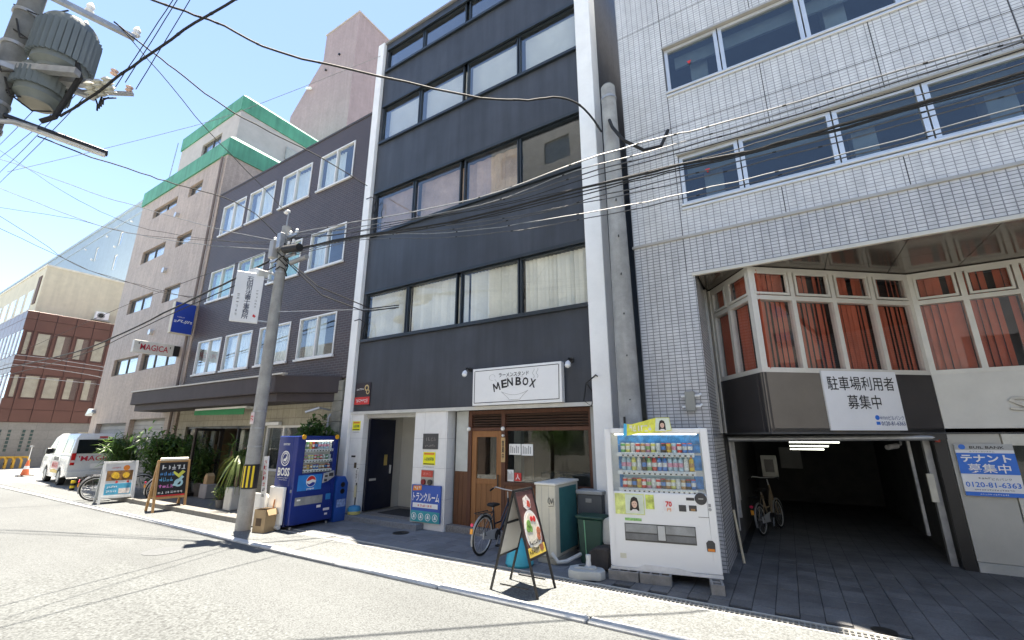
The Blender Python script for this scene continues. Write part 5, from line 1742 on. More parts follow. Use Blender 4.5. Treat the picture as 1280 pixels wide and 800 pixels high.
# ------------------------------------------------------------------ bicycles
def bicycle(lab, loc, rz, fm, group=None, lean=0, r=.32, city=True):
    t = thing('bicycle', lab, 'bicycle', loc, rz, group)
    t.rotation_euler = (R(lean), 0, R(rz))
    wb = 1.05
    tyre = bpy.data.meshes.get('tyre_%d' % int(r * 100))
    if not tyre:
        n = 28
        tyre = MB().tube([(r * math.cos(2 * math.pi * i / n), 0, r * math.sin(2 * math.pi * i / n)) for i in range(n)], .021, 8, True).mesh('tyre_%d' % int(r * 100), RUB, smooth=True)
        rim_ = MB()
        rim_.tube([((r - .028) * math.cos(2 * math.pi * i / n), 0, (r - .028) * math.sin(2 * math.pi * i / n)) for i in range(n)], .011, 6, True)
        globals()['RIM_%d' % int(r * 100)] = rim_.mesh('rim', ALU, smooth=True)
        sp = MB()
        for i in range(20):
            a = 2 * math.pi * i / 20
            sp.tube([(.02 * math.cos(a + .5), (.02 if i % 2 else -.02), .02 * math.sin(a + .5)), ((r - .03) * math.cos(a), 0, (r - .03) * math.sin(a))], .0016, 3, caps=False)
        sp.tube([(0, -.05, 0), (0, .05, 0)], .018, 8)
        globals()['SPK_%d' % int(r * 100)] = sp.mesh('spokes', STEEL)
    for x in (0, wb):
        w = inst('wheel', tyre, t, (x, 0, r + .02))
        inst('rim', globals()['RIM_%d' % int(r * 100)], w)
        inst('spokes', globals()['SPK_%d' % int(r * 100)], w)
    z = r + .02
    fr = MB()
    fr.tube([(wb - .05, 0, z), (wb - .02, 0, z), (wb - .22, 0, .78)][1:], .014, 8)
    fr.tube([(wb - .2, 0, .70), (wb - .24, 0, .86)], .02, 8)
    fr.tube([(wb - .19, 0, .66), (.62, 0, .33), (.40, 0, .30)], .022, 8)
    fr.tube([(wb - .22, 0, .78), (.6, 0, .47), (.37, 0, .46)], .016, 8)
    fr.tube([(.42, 0, .28), (.27, 0, .78)], .017, 8)
    for s_ in (-.05, .05):
        fr.tube([(.42, s_ * .6, .28), (0, s_, z)], .009, 6)
        fr.tube([(.30, s_ * .4, .68), (0, s_, z)], .008, 6)
        fr.tube([(wb, s_, z), (wb - .10, s_ * .9, z + .28)], .01, 6)
    fr.build('frame', fm, t, smooth=True)
    hb = MB()
    hb.tube([(wb - .24, 0, .84), (wb - .27, 0, .97)], .012, 8)
    hb.tube([(wb - .48, -.27, .98), (wb - .34, -.25, 1.03), (wb - .25, -.12, 1.0), (wb - .25, .12, 1.0), (wb - .34, .25, 1.03), (wb - .48, .27, .98)], .011, 8)
    hb.build('handlebar', ALU, t, smooth=True)
    for s_ in (-1, 1):
        MB().tube([(wb - .50, s_ * .272, .975), (wb - .40, s_ * .262, 1.01)], .016, 8).build('grip', RUB, t, smooth=True)
    MB().prism([(.14, .80), (.2, .83), (.38, .82), (.44, .80), (.38, .78), (.18, .77)], -.07, .07).build('saddle', RUB, t, .02, True, 2)
    MB().tube([(.27, 0, .72), (.255, 0, .79)], .012, 8).build('seat_post', STEEL, t)
    for x, a0, a1 in ((0, 40, 200), (wb, 20, 170)):
        fd = MB()
        fd.tube([(x + (r + .035) * math.cos(R(a0 + (a1 - a0) * i / 12)), 0, z + (r + .035) * math.sin(R(a0 + (a1 - a0) * i / 12))) for i in range(13)], .018, 6)
        fd.build('mudguard', STEEL if city else BLACK, t, smooth=True)
    rk = MB()
    for s_ in (-.06, .06):
        rk.tube([(.2, s_, .70), (-.25, s_, .71), (-.27, 0, .71)], .007, 6)
        rk.tube([(-.12, s_, .70), (0, s_, z)], .006, 6)
    for x in (.1, -.02, -.14):
        rk.tube([(x, -.06, .705), (x, .06, .705)], .006, 6)
    rk.build('rack', BLACK, t)
    MB().prism([(-.06, z - .05), (-.05, z + .06), (.42, .39), (.53, .33), (.50, .23), (.38, .21)], -.055, -.035).build('chain_case', M('chaincase_grey', (.42, .44, .46), .35, .3), t, .006)
    MB().disc(.42, .28, .09, -.07, .07, 16).build('crank_case', BLACK, t)
    MB().bar((.42, -.09, .28), (.36, -.09, .13), .02).build('crank', STEEL, t)
    MB().box(.31, .41, -.15, -.09, .11, .135).build('pedal', RUB, t)
    MB().tube([(-.365, 0, .55), (-.385, 0, .55)], .028, 12).build('reflector', M('reflector_red', (.7, .05, .12), .2), t)
    MB().box(-.385, -.36, -.025, .025, .41, .49).build('reflector', M('reflector_orange', (.85, .35, .05), .2), t)
    return t

bicycle('dark city bicycle parked before the ramen shop door', (-4.40, 6.24, .012), 91, M('bike_navy', (.015, .02, .035), .35), lean=5, r=.31).scale = (.88, .88, .92)
bicycle('silver bicycle nearer the road beside the white sandwich board', (-17.62, 5.20, .012), 66, M('bike_silver', (.4, .42, .43), .35, .5), 'bicycles by the white sandwich board', 5)
bicycle('dark bicycle behind the silver one by the potted shrub', (-18.05, 5.32, .012), 70, M('bike_black', (.03, .03, .03), .35), 'bicycles by the white sandwich board', -4)
bicycle('dark green bicycle standing between the shrub and the white sandwich board', (-16.0, 6.15, .012), 100, M('bike_green', (.02, .05, .035), .35), 'bicycles by the white sandwich board', 4)
bicycle('pale framed bicycle parked in the dark garage', (-.62, 10.2, .012), 75, M('bike_tan', (.22, .17, .11), .35), lean=-4, r=.26)

# ------------------------------------------------------------------ things in front of the shop
ou = thing('outdoor_unit', 'tall beige heat pump outdoor unit with green side beside the shop window', 'outdoor unit', (-3.31, 6.8, .012))
MB().box(-.17, .17, -.42, .46, .09, 1.10).build('casing', M('unit_beige', (.60, .57, .47), .45, var=.08, streak=.12), ou, .012)
MB().box(-.185, .185, -.435, .475, 1.10, 1.135).build('lid', M('unit_lid', (.72, .71, .66), .4), ou, .008)
ge = MB().box(.172, .18, -.28, .36, .14, 1.06).build('coil_panel', M('coil_teal', (.035, .15, .16), .45, var=.15), ou)
fins = MB()
for k in range(32):
    fins.box(.1805, .186, -.275 + k * .0198, -.271 + k * .0198, .15, 1.05)
fins.build('fins', MATS['coil_teal'], ge)
for x in (-.06, .06):
    MB().box(x - .002, x + .002, -.4225, -.42, .1, 1.09).build('seam', GREY, ou)
MB().box(-.16, .16, -.4, .38, 0, .09).build('base', M('unit_base', (.42, .40, .34), .7), ou, .01)
MB().box(.05, .165, -.428, -.4215, .78, .86).build('graffiti_patch', MATS['unit_beige'], ou)
gf = MB()
for p in ([(.06, .92), (.05, .86), (.08, .83), (.09, .9), (.07, .93)], [(.10, .9), (.11, .84), (.14, .92), (.15, .82)], [(.06, .80), (.15, .81)]):
    for a, c in zip(p, p[1:]):
        gf.bar((a[0], -.4315, a[1]), (c[0], -.4315, c[1]), .004, .006)
gf.build('graffiti', INK, ou)
MB().tube([(.1, -.43, .16), (.2, -.43, .05), (.3, -.36, .06), (.42, -.1, .12)], .028, 8).build('hose', M('hose_white', (.6, .6, .57), .5), ou, smooth=True)

gb = thing('grey_cabinet', 'grey lidded storage box behind the green bin by the shop wall', 'cabinet', (-2.88, 7.2, .012))
MB().box(-.2, .22, -.12, .16, 0, .92).build('body', M('cabinet_grey', (.10, .11, .12), .5), gb, .01)
MB().box(-.22, .24, -.14, .18, .92, .98).build('lid', M('cabinet_lid', (.36, .37, .37), .5), gb, .01)
MB().box(-.05, .05, -.135, -.12, .80, .86).build('latch', STEEL, gb)
gn = thing('plastic_bin', 'dark green plastic bin between the outdoor unit and the vending machine', 'bin', (-2.73, 6.86, .012))
GB = M('bin_green', (.012, .06, .045), .45)
o = MB()
o.prism([(-.16, 0), (.16, 0), (.2, .62), (-.2, .62)], -.17, .13)
o.build('body', GB, gn, .015)
MB().box(-.22, .22, -.19, .15, .62, .66).build('rim', GB, gn, .01)
MB().bar((-.06, -.176, .1), (-.08, -.176, .6), .012).build('stripe', M('bin_stripe', (.2, .5, .3), .4), gn)
jc = thing('jerry_can', 'white plastic water can leaning beside the white vending machine', 'water can', (-2.46, 6.86, .29), 12)
MB().prism([(-.1, 0), (.1, 0), (.12, .05), (.12, .26), (.06, .36), (-.08, .36), (-.12, .26), (-.12, .05)], -.09, .09).build('body', M('can_white', (.60, .61, .58), .4), jc, .035, True, 2)
MB().lathe([(.03, .35), (.03, .40), (.0, .41)], (.02, 0, 0), 12).build('cap', M('cap_white', (.75, .75, .73), .4), jc)
bk_ = tag(MB().prism([(-2.69, .012), (-2.38, .012), (-2.38, .27), (-2.44, .30), (-2.60, .29), (-2.69, .22)], 6.50, 7.02).build('concrete_lump', M('lump_brown', (.075, .065, .058), .9, var=.3, vs=5, bmp=.01, bs=25), None, .02), 'dark weathered concrete block under the white water can', 'concrete block')
sb = thing('banner_weight', 'grey plastic water-filled banner base lying by the drain', 'banner weight', (-2.55, 6.10, .012), 14)
MB().prism([(-.24, -.11), (-.1, -.17), (.2, -.13), (.25, -.02), (.2, .12), (-.1, .17), (-.25, .1)], 0, .11, 'z').build('tank', M('base_grey', (.46, .48, .47), .5, var=.1), sb, .035, True, 2)
MB().prism([(-.16, -.06), (.1, -.07), (.14, .0), (.1, .07), (-.16, .06)], .105, .135, 'z').build('handle_ridge', M('base_grey2', (.5, .52, .51), .5), sb, .015, True, 2)
MB().prism([(-.11, -.025), (-.03, -.03), (-.03, .03), (-.11, .025)], .1355, .138, 'z').build('grip_hole', BLACK, sb)
MB().lathe([(.04, .12), (.035, .17), (.03, .2), (.034, .24), (.034, .27), (.0, .275)], (.02, .03, 0), 14).build('neck', M('neck_white', (.68, .68, .65), .5), sb, smooth=True)
tb_ = thing('banner_weight', 'turquoise plastic banner base half hidden behind the ramen sandwich board', 'banner weight', (-3.62, 6.12, .012), 20)
MB().lathe([(.0, 0), (.19, 0), (.21, .03), (.19, .14), (.12, .27), (.06, .33), (.05, .36), (0, .37)], (0, 0, 0), 20).build('tank', M('turquoise', (.02, .34, .46), .45, var=.08), tb_, smooth=True)
wb_ = thing('banner_stand', 'blue and yellow weighted base with signed post beside the navy entrance door', 'banner stand', (-8.72, 7.28, .12))
MB().lathe([(0, 0), (.13, 0), (.14, .02), (.14, .07), (0, .07)], n=20).build('lower_base', M('base_yellow', (.55, .50, .18), .5), wb_, smooth=True)
MB().lathe([(0, .071), (.145, .071), (.145, .13), (.12, .17), (.04, .19), (0, .19)], n=20).build('upper_base', M('base_blue', (.03, .25, .48), .5), wb_, smooth=True)
MB().tube([(0, 0, .18), (0, 0, 1.0)], .013, 8).build('post', BLACK, wb_)
MB().box(-.035, .035, -.02, -.014, .36, .62).build('plate', M('plate_cream', (.65, .6, .4), .5), wb_)
MB().box(-.05, .05, -.02, -.014, .68, .98).build('plate', WHITE, wb_)
text(wb_, '駐\n輪\n禁\n止', 0, .83, .06, .26, INK, None, -.023)

# by the blue vending machine
cb = thing('cardboard_box', 'open brown cardboard box standing at the foot of the utility pole', 'box', (-9.17, 5.46, .012), 12)
CARD = M('cardboard', (.42, .30, .17), .8, var=.1, vs=4)
x_ = MB()
for q in ((-.15, .15, -.13, -.122), (-.15, .15, .122, .13)):
    x_.box(*q, 0, .42)
x_.box(-.15, -.142, -.122, .122, 0, .42); x_.box(.142, .15, -.122, .122, 0, .42)
x_.box(-.142, .142, -.122, .122, 0, .01)
x_.build('carton', CARD, cb)
MB(Matrix.Translation((0, 0, .42)) @ Matrix.Rotation(R(-12), 4, 'X')).box(-.15, .15, -.13, .1, 0, .006).build('flap', M('card_pale', (.55, .43, .28), .8), cb)
MB(Matrix.Translation((.15, 0, .42)) @ Matrix.Rotation(R(60), 4, 'Y')).box(0, .12, -.12, .12, 0, .006).build('flap', CARD, cb)
MB().box(-.08, .06, -.134, -.1305, .12, .26).build('cut_out', M('card_dark', (.12, .08, .05), .9), cb)
wp = thing('white_cabinet', 'white box cabinet against the side of the blue vending machine', 'cabinet', (-9.18, 5.66, .012))
MB().box(-.24, .26, -.03, .03, .10, .82).build('panel', WHITE, wp, .01)
MB().tube([(-.2, -.02, .06), (.22, -.02, .06)], .045, 10).build('roll', M('roll_white', (.7, .7, .68), .5), wp, smooth=True)
MB().bar((-.1, -.06, .30), (.06, -.06, .34), .025).build('twig', M('twig_brown', (.32, .14, .06), .7), wp)
MB().bar((.0, -.06, .28), (.04, -.06, .58), .02).build('twig', MATS['twig_brown'], wp)
vs_ = thing('banner_strip', 'narrow white upright board with red lettering left of the blue vending machine', 'sign', (-9.52, 5.60, .012))
MB(Matrix.Rotation(R(-5), 4, 'Y')).box(-.08, .08, -.012, .012, .25, 1.42).build('board', WHITE, vs_)
scribble(vs_, -.06, .0, 1.1, .5, RED, Matrix.Rotation(R(-5), 4, 'Y'), -.016, 1)
for k in range(7):
    scribble(vs_, -.04, .05, 1.3 - k * .11, .08, RED if k < 5 else INK, Matrix.Rotation(R(-5), 4, 'Y'), -.016, 2)
MB().tube([(-.06, 0, 0), (-.04, 0, .3)], .012, 6).build('post', STEEL, vs_)
wt = thing('folding_table', 'white rounded folding tabletop leaning behind the utility pole', 'table top', (-9.95, 5.58, .012))
n = 8
rr = .1
out = []
for cx_, cz_, a0 in ((.48 - rr, .66 - rr, 0), (-.48 + rr, .66 - rr, 90), (-.48 + rr, .02 + rr, 180), (.48 - rr, .02 + rr, 270)):
    for i in range(n + 1):
        a = R(a0 + 90 * i / n)
        out.append((cx_ + rr * math.cos(a), cz_ + rr * math.sin(a)))
MB(Matrix.Rotation(R(-8), 4, 'X')).prism(out, -.02, .02).build('board', M('panel_white', (.66, .66, .63), .4, var=.08), wt, .008)
MB(Matrix.Rotation(R(-8), 4, 'X')).box(-.44, .44, .021, .05, .1, .14).build('batten', GREY, wt)

# ------------------------------------------------------------------ plants
LEAFA = leaf_mat('leaf_dark', (.05, .105, .035), (.10, .20, .04))
LEAFB = leaf_mat('leaf_mid', (.10, .18, .05), (.17, .30, .06))
LEAFY = leaf_mat('leaf_yellow', (.13, .17, .05), (.2, .26, .06))
BARK = M('bark', (.10, .075, .05), .9, var=.3, vs=20)
POT = M('pot_white', (.55, .54, .5), .6, var=.12)
POTD = M('pot_dark', (.10, .10, .10), .6, var=.12)
def leaf(b, p, d, L, w, fold=.25):
    d = d.normalized()
    s_ = d.cross(Vector((0, 0, 1)))
    if s_.length < .05:
        s_ = Vector((1, 0, 0))
    s_.normalize()
    nn = s_.cross(d)
    m_ = p + d * L * .5
    tip = p + d * L - Vector((0, 0, L * .18))
    a, c = m_ + s_ * w / 2 + nn * w * fold, m_ - s_ * w / 2 + nn * w * fold
    v = [b.v(q) for q in (p, a, m_, tip, c)]
    b.bm.faces.new((v[0], v[1], v[2])); b.bm.faces.new((v[0], v[2], v[4]))
    b.bm.faces.new((v[1], v[3], v[2])); b.bm.faces.new((v[2], v[3], v[4]))
def shrub(lab, loc, h, r, pot, n=900, L=.16, w=.05, mat=LEAFA, mat2=LEAFB, stems=9, z0=.35, seed=1, group=None, potr=.22, poth=.38):
    rnd = random.Random(seed)
    t = thing('potted_plant', lab, 'plant', loc, group=group)
    if pot:
        MB().lathe([(0, 0), (potr * .72, 0), (potr, poth), (potr * .95, poth), (potr * .9, poth - .03), (0, poth - .03)], n=18).build('pot', pot, t, smooth=True)
    st_ = MB()
    tips = []
    for i in range(stems):
        a = rnd.uniform(0, 6.28)
        rr_ = r * math.sqrt(rnd.random()) * .8
        top = Vector((rr_ * math.cos(a), rr_ * math.sin(a), z0 + (h - z0) * rnd.uniform(.55, .95)))
        base = Vector((rnd.uniform(-.06, .06), rnd.uniform(-.06, .06), z0 * .8))
        mid = base.lerp(top, .5) + Vector((rnd.uniform(-.08, .08), rnd.uniform(-.08, .08), .05))
        st_.tube([base, mid, top], [.016, .012, .006], 6)
        tips.append((base, mid, top))
    st_.build('stem', BARK, t)
    b1, b2 = MB(), MB()
    for i in range(n):
        base, mid, top = rnd.choice(tips)
        k = rnd.random() ** .6
        p = (base.lerp(mid, k * 2) if k < .5 else mid.lerp(top, k * 2 - 1))
        d = Vector((rnd.gauss(0, 1), rnd.gauss(0, 1), rnd.gauss(.25, .6)))
        d.normalize()
        off = Vector((rnd.gauss(0, 1), rnd.gauss(0, 1), rnd.gauss(0, .8))) * r * .22
        leaf(b1 if rnd.random() < .62 else b2, p + off, d, L * rnd.uniform(.6, 1.3), w * rnd.uniform(.7, 1.3))
    b1.build('foliage', mat, t)
    b2.build('foliage', mat2, t)
    return t
shrub('tall bushy shrub in a pale pot behind the white sandwich board', (-17.3, 6.65, .12), 1.9, .8, POT, 2100, .23, .085, seed=3, stems=22)
shrub('spiky palm-like shrub in front of the van tailgate', (-19.4, 6.3, .012), 1.85, .6, POTD, 1300, .36, .045, LEAFB, LEAFA, seed=5, stems=12)
shrub('dark shrub in a grey planter left of the shop glazing', (-16.2, 7.0, .12), 1.75, .5, POTD, 1300, .21, .075, seed=8, stems=12)
shrub('low dark shrub by the stall riser of the shop', (-15.3, 6.95, .12), 1.45, .38, POTD, 900, .17, .055, seed=9, stems=10)
shrub('leafy plant showing above the blue vending machine', (-9.9, 6.9, .012), 2.55, .42, POTD, 2200, .24, .085, seed=12, stems=16)
def palm(lab, loc, h, seed, pot):
    rnd = random.Random(seed)
    t = thing('potted_plant', lab, 'plant', loc)
    MB().prism([(-.16, -.16), (.16, -.16), (.16, .16), (-.16, .16)], 0, .52, 'z').build('pot', pot, t, .02)
    MB().tube([(0, 0, .5), (.02, 0, h * .6), (0, .02, h * .78)], [.05, .045, .05], 8).build('trunk', M('palm_trunk', (.22, .16, .11), .9, var=.3, vs=20), t)
    b = MB()
    for i in range(70):
        a = rnd.uniform(0, 6.28)
        o_ = Vector((math.cos(a), math.sin(a), 0))
        L_ = rnd.uniform(.3, .5)
        up = rnd.uniform(-.1, .45)
        pts = [Vector((0, 0, h * .78)) + o_ * L_ * k + Vector((0, 0, up * k - .75 * k * k)) for k in (0, .35, .7, 1)]
        sd = Vector((-math.sin(a), math.cos(a), 0))
        for q in range(3):
            w0, w1 = (.012, .018, .014, .003)[q], (.012, .018, .014, .003)[q + 1]
            b.face([pts[q] - sd * w0, pts[q] + sd * w0, pts[q + 1] + sd * w1, pts[q + 1] - sd * w1])
    b.build('foliage', LEAFY, t)
    return t
palm('yellow-green drooping yucca in a white square pot left of the utility pole', (-11.75, 6.15, .12), 1.55, 4, POT)
shrub('small trailing plant in a pot at the foot of the yucca', (-12.25, 6.1, .12), .55, .2, POTD, 260, .12, .03, LEAFY, LEAFB, 6, .2, 21, potr=.12, poth=.2)
shrub('dark green palm just inside the shop entrance', (-13.4, 6.95, .12), 1.75, .3, POTD, 420, .34, .04, LEAFB, LEAFA, 8, seed=33)
bt = tag(MB().box(-14.75, -14.35, 6.7, 7.0, .12, .5).build('planter_box', GREY, None, .015), 'grey plastic planter box beside the open shop door', 'planter')
MB().prism([(-14.68, .5), (-14.5, .5), (-14.5, .72), (-14.6, .8), (-14.68, .7)], 6.75, 6.95).build('paper_sack', CARD, bt)

# ------------------------------------------------------------------ van
vn = thing('van', 'white van with red MAGICA lettering parked before the beige building', 'van', (-25.5, 6.92, 0), 176)
VANW = M('van_white', (.66, .69, .68), .25, var=.03, coat=.4)
hw = .85
def arch(cx_, r_=.37, zb=.30):
    return [(cx_ + r_ * math.cos(R(a)), .32 + r_ * math.sin(R(a))) for a in range(0, 181, 20)]
low = [(-2.32, .42), (-2.35, .75), (-2.33, 1.10), (1.95, 1.10), (2.28, .98), (2.36, .75), (2.36, .36), (1.25 + .37, .30)] + arch(1.25) + [(1.25 - .37, .27), (-1.15 + .37, .27)] + arch(-1.15) + [(-1.15 - .37, .30)]
MB().prism(low, -hw, hw).build('body', VANW, vn, .03, True, 2)
up = MB()
zb, zt_ = 1.098, 1.95
fo = [(-2.33, hw), (1.98, hw)]
ring0 = [(-2.33, -hw + .01, zb), (1.98, -hw + .01, zb), (1.98, hw - .01, zb), (-2.33, hw - .01, zb)]
ring1 = [(-2.26, -hw + .09, 1.78), (1.22, -hw + .09, 1.78), (1.22, hw - .09, 1.78), (-2.26, hw - .09, 1.78)]
ring2 = [(-2.16, -hw + .2, zt_), (.95, -hw + .2, zt_), (.95, hw - .2, zt_), (-2.16, hw - .2, zt_)]
for r0, r1 in ((ring0, ring1), (ring1, ring2)):
    for i in range(4):
        j = (i + 1) % 4
        up.face([r0[i], r0[j], r1[j], r1[i]])
up.face(ring2)
up.face(ring0)
up.build('cabin', VANW, vn, .05, True, 2)
VG = M('van_glass', (.012, .016, .018), .08, var=0, spec=.15)
def sidew(x0, x1, x2, x3, z0, z1, s_, nm):
    def yy(z):
        return s_ * (hw - .01 - .08 * (z - zb) / (1.78 - zb) + .008)
    b = MB()
    pts = [(x0, yy(z0), z0), (x1, yy(z0), z0), (x2, yy(z1), z1), (x3, yy(z1), z1)]
    b.face(pts)
    pts2 = [(p[0], p[1] - s_ * .02, p[2]) for p in pts]
    b.face(pts2)
    for i in range(4):
        j = (i + 1) % 4
        b.face([pts[i], pts[j], pts2[j], pts2[i]])
    return b.build(nm, VG, vn)
for s_ in (-1, 1):
    sidew(-2.1, -1.05, -1.05, -2.06, 1.2, 1.72, s_, 'side_window')
    sidew(-.95, .35, .35, -.95, 1.2, 1.72, s_, 'side_window')
    sidew(.55, 1.72, 1.18, .55, 1.16, 1.72, s_, 'door_window')
    MB().box(1.3, 1.5, s_ * (hw + .02) - .09, s_ * (hw + .02) + .09, 1.12, 1.36).build('mirror', BLACK, vn, .03)
    MB().box(-.2, -.06, s_ * (hw + .008) - .01, s_ * (hw + .008) + .01, .92, .97).build('door_handle', BLACK, vn)
    for x in (.5, -.98):
        MB().box(x - .006, x + .006, s_ * (hw + .002) - .004, s_ * (hw + .002) + .004, .5, 1.1).build('door_seam', GREY, vn)
    for x in (-1.15, 1.25):
        w = MB().lathe([(.0, 0), (.315, 0), (.325, .03), (.325, .17), (.30, .19), (0, .19)], (0, 0, 0), 24, Matrix.Translation((x, s_ * (hw - .01), .325)) @ Matrix.Rotation(R(90 * s_), 4, 'X')).build('wheel', RUB, vn, smooth=True)
        MB().lathe([(.0, -.012), (.1, -.014), (.2, -.006), (.2, .02), (0, .02)], (0, 0, 0), 20, Matrix.Translation((x, s_ * (hw - .01), .325)) @ Matrix.Rotation(R(90 * s_), 4, 'X')).build('hubcap', STEEL, w, smooth=True)
    MB().box(-2.375, -2.32, s_ * (hw - .10) - .06, s_ * (hw - .10) + .06, .78, 1.22).build('tail_lamp', M('tail_red', (.5, .02, .02), .15), vn, .01)
    MB().box(-2.38, -2.365, s_ * (hw - .10) - .055, s_ * (hw - .10) + .055, .88, .96).build('tail_lamp_clear', M('tail_clear', (.7, .6, .6), .15), vn)
    MB().box(2.27, 2.36, s_ * .62 - .15, s_ * .62 + .15, .72, .94).build('headlight', M('lamp_clear', (.7, .72, .72), .1), vn, .02)
RT = FT(-2.362, 0, -90)
rw = MB(Matrix.Translation((-2.345, 0, 1.2)) @ Matrix.Rotation(R(6.5), 4, 'Y'))
rw.box(-.012, .004, -.70, .70, 0, .52)
rw.build('rear_window', VG, vn)
ws = MB()
ws.face([(1.93, -.74, 1.16), (1.93, .74, 1.16), (1.27, .68, 1.75), (1.27, -.68, 1.75)])
ws.face([(1.90, -.74, 1.16), (1.90, .74, 1.16), (1.24, .68, 1.75), (1.24, -.68, 1.75)])
ws.build('windscreen', VG, vn)
MB().box(-2.43, -2.30, -.84, .84, .34, .56).build('rear_bumper', VANW, vn, .03, True, 2)
MB().box(2.28, 2.42, -.84, .84, .32, .60).build('front_bumper', VANW, vn, .03, True, 2)
MB().box(-2.375, -2.355, -.22, .22, .64, .82).build('number_plate', WHITE, vn)
text(vn, "'MAGICA'", 0, 1.02, 1.2, .19, M('magica_red', (.5, .015, .04), .5), RT, -.008, .012)
PT_ = FT(0, hw + .004, 180)
MB(PT_).prism([(-.35, .44), (.88, .44), (.88, .54), (.2, .58), (-.35, .52)], -.004, 0).build('print', M('van_yellow', (.75, .5, .05), .4), vn)
MB(PT_).box(-.30, .80, -.004, 0, .60, .86).build('print', M('van_pink', (.75, .35, .35), .4, var=.2, vs=8), vn)
text(vn, 'MAGICA', .26, .73, .9, .16, RED, PT_, -.008, .01)
MB(PT_).box(-.2, .62, -.006, 0, .90, 1.05).build('print', M('van_dark', (.04, .04, .045), .4, var=.4, vs=12), vn)
MB().box(-2.36, -2.30, -.12, .12, 1.78, 1.84).build('high_brake_lamp', MATS['tail_red'], vn)

# cones, barriers, bollard, lamp down the street
cn = thing('traffic_cone', 'orange traffic cone with white bands standing in the side street', 'cone', (-31.2, 6.5, .006))
MB().box(-.28, .28, -.28, .28, 0, .05).build('base', BLACK, cn, .02)
for z0, z1, m in ((.05, .32, 'o'), (.32, .46, 'w'), (.46, .72, 'o')):
    MB().lathe([(.17 - z0 * .19, z0), (.17 - z1 * .19, z1)], n=16).build('body', M('cone_orange', (.72, .16, .06), .5) if m == 'o' else WHITE, cn, smooth=True)
MB().tube([(0, 0, .7), (0, 0, 1.35)], .015, 6).build('pole', WHITE, cn)
MB().box(-.25, .25, -.03, .03, 1.33, 1.40).build('plate', GREY, cn)
for i in range(5):
    x, y = -39.6 + i * .16, 6.7 + i * .28
    t = thing('hoop_barrier', ['yellow hoop barrier nearest the road by the grey wall', 'second yellow hoop barrier from the road', 'middle one of the five yellow hoop barriers', 'fourth yellow hoop barrier from the road', 'yellow hoop barrier farthest from the road, nearest the cone'][i], 'barrier', (x, y, .02), 35, 'yellow hoop barriers by the grey wall')
    MB().tube([(-.45, 0, 0), (-.45, 0, .45), (-.3, 0, .62), (.3, 0, .62), (.45, 0, .45), (.45, 0, 0)], .055, 8).build('hoop', M('barrier_yellow', (.75, .42, .05), .5), t, smooth=True)
    MB().tube([(-.45, 0, .18), (-.45, 0, .32)], .058, 8).build('band', INK, t)
bo = thing('bollard', 'short black and yellow striped bollard by the van rear wheel', 'bollard', (-21.6, 5.75, .012))
for k in range(4):
    MB().lathe([(.07, k * .08), (.07, k * .08 + .08)], n=12).build('band', YEL if k % 2 else INK, bo)
lh = thing('wall_lantern', 'grey street lantern hanging from the corner of the beige building', 'lamp', (-27.1, 7.45, 2.7))
MB().prism([(-.55, .05), (.35, .15), (.3, .28), (-.25, .38)], -.28, .28).build('shade', M('lantern_grey', (.36, .39, .40), .3, .3), lh, .03)
MB().lathe([(.0, 0), (.05, 0), (.05, .1), (0, .1)], (0, 0, -.05), 10).build('bulb', WHITE, lh)
MB().bar((.2, 0, .2), (.7, 0, .2), .05).build('arm', STEEL, lh)

# ------------------------------------------------------------------ poles
# middle utility pole
up1 = thing('utility_pole', 'concrete utility pole with cable boxes beside the blue vending machine', 'utility pole', (-9.68, 5.33, 0))
MB().tube([(0, 0, 0), (0, 0, 6.75)], [.145, .105], 20).build('shaft', CONCP, up1, smooth=True)
MB().lathe([(.152, .80), (.150, 1.28)], n=20).build('stripe_sheet', INK, up1)
for a in (-150, -118, -86, -54, -22):
    b = MB()
    pts = []
    for k in range(4):
        th = R(a + k * 5)
        pts.append((.1545 * math.cos(th), .1545 * math.sin(th)))
    for p, q in zip(pts, pts[1:]):
        b.face([(p[0], p[1], .83), (q[0], q[1], .83), (q[0] * .99, q[1] * .99, 1.25), (p[0] * .99, p[1] * .99, 1.25)])
    b.build('yellow_stripe', YEL, up1)
for z in (1.62, 2.0, 2.35, 5.55, 5.95, 6.4):
    MB().lathe([(.148 - z * .005, z), (.148 - z * .005, z + .035)], n=18).build('band', STEEL, up1)
MB().box(-.06, .06, -.148, -.132, 2.1, 2.34).build('notice', M('pole_notice', (.7, .6, .6), .5), up1)
scribble(up1, -.05, .05, 2.22, .16, RED, None, -.151, 2)
MB().tube([(0, -.02, 6.7), (.02, -.02, 7.15)], .018, 8).build('mast', STEEL, up1)
MB().box(-.12, .04, -.08, .02, 7.12, 7.2).build('antenna', WHITE, up1, .02)
for z, l in ((6.45, .5), (6.2, .42), (5.95, .5)):
    MB().bar((-l, 0, z), (l, 0, z), .06).build('crossarm', STEEL, up1)
    for u in (-l + .05, l - .05, l * .4):
        MB().lathe([(.03, 0), (.045, .03), (.03, .06), (.04, .09), (.015, .12)], (u, 0, z + .03), 10).build('insulator', WHITE, up1, smooth=True)
MB().tube([(.25, -.12, 6.06), (.85, -.12, 5.98)], .09, 12).build('cable_closure', RUB, up1, smooth=True)
MB().tube([(.3, .05, 5.78), (.9, .05, 5.80)], .055, 12).build('cable_closure', GREY, up1, smooth=True)
MB().box(-.2, -.02, -.25, -.11, 5.9, 6.35).build('terminal_box', GREY, up1, .015)
MB().box(.02, .18, -.22, -.1, 6.1, 6.5).build('terminal_box', STEEL, up1, .015)
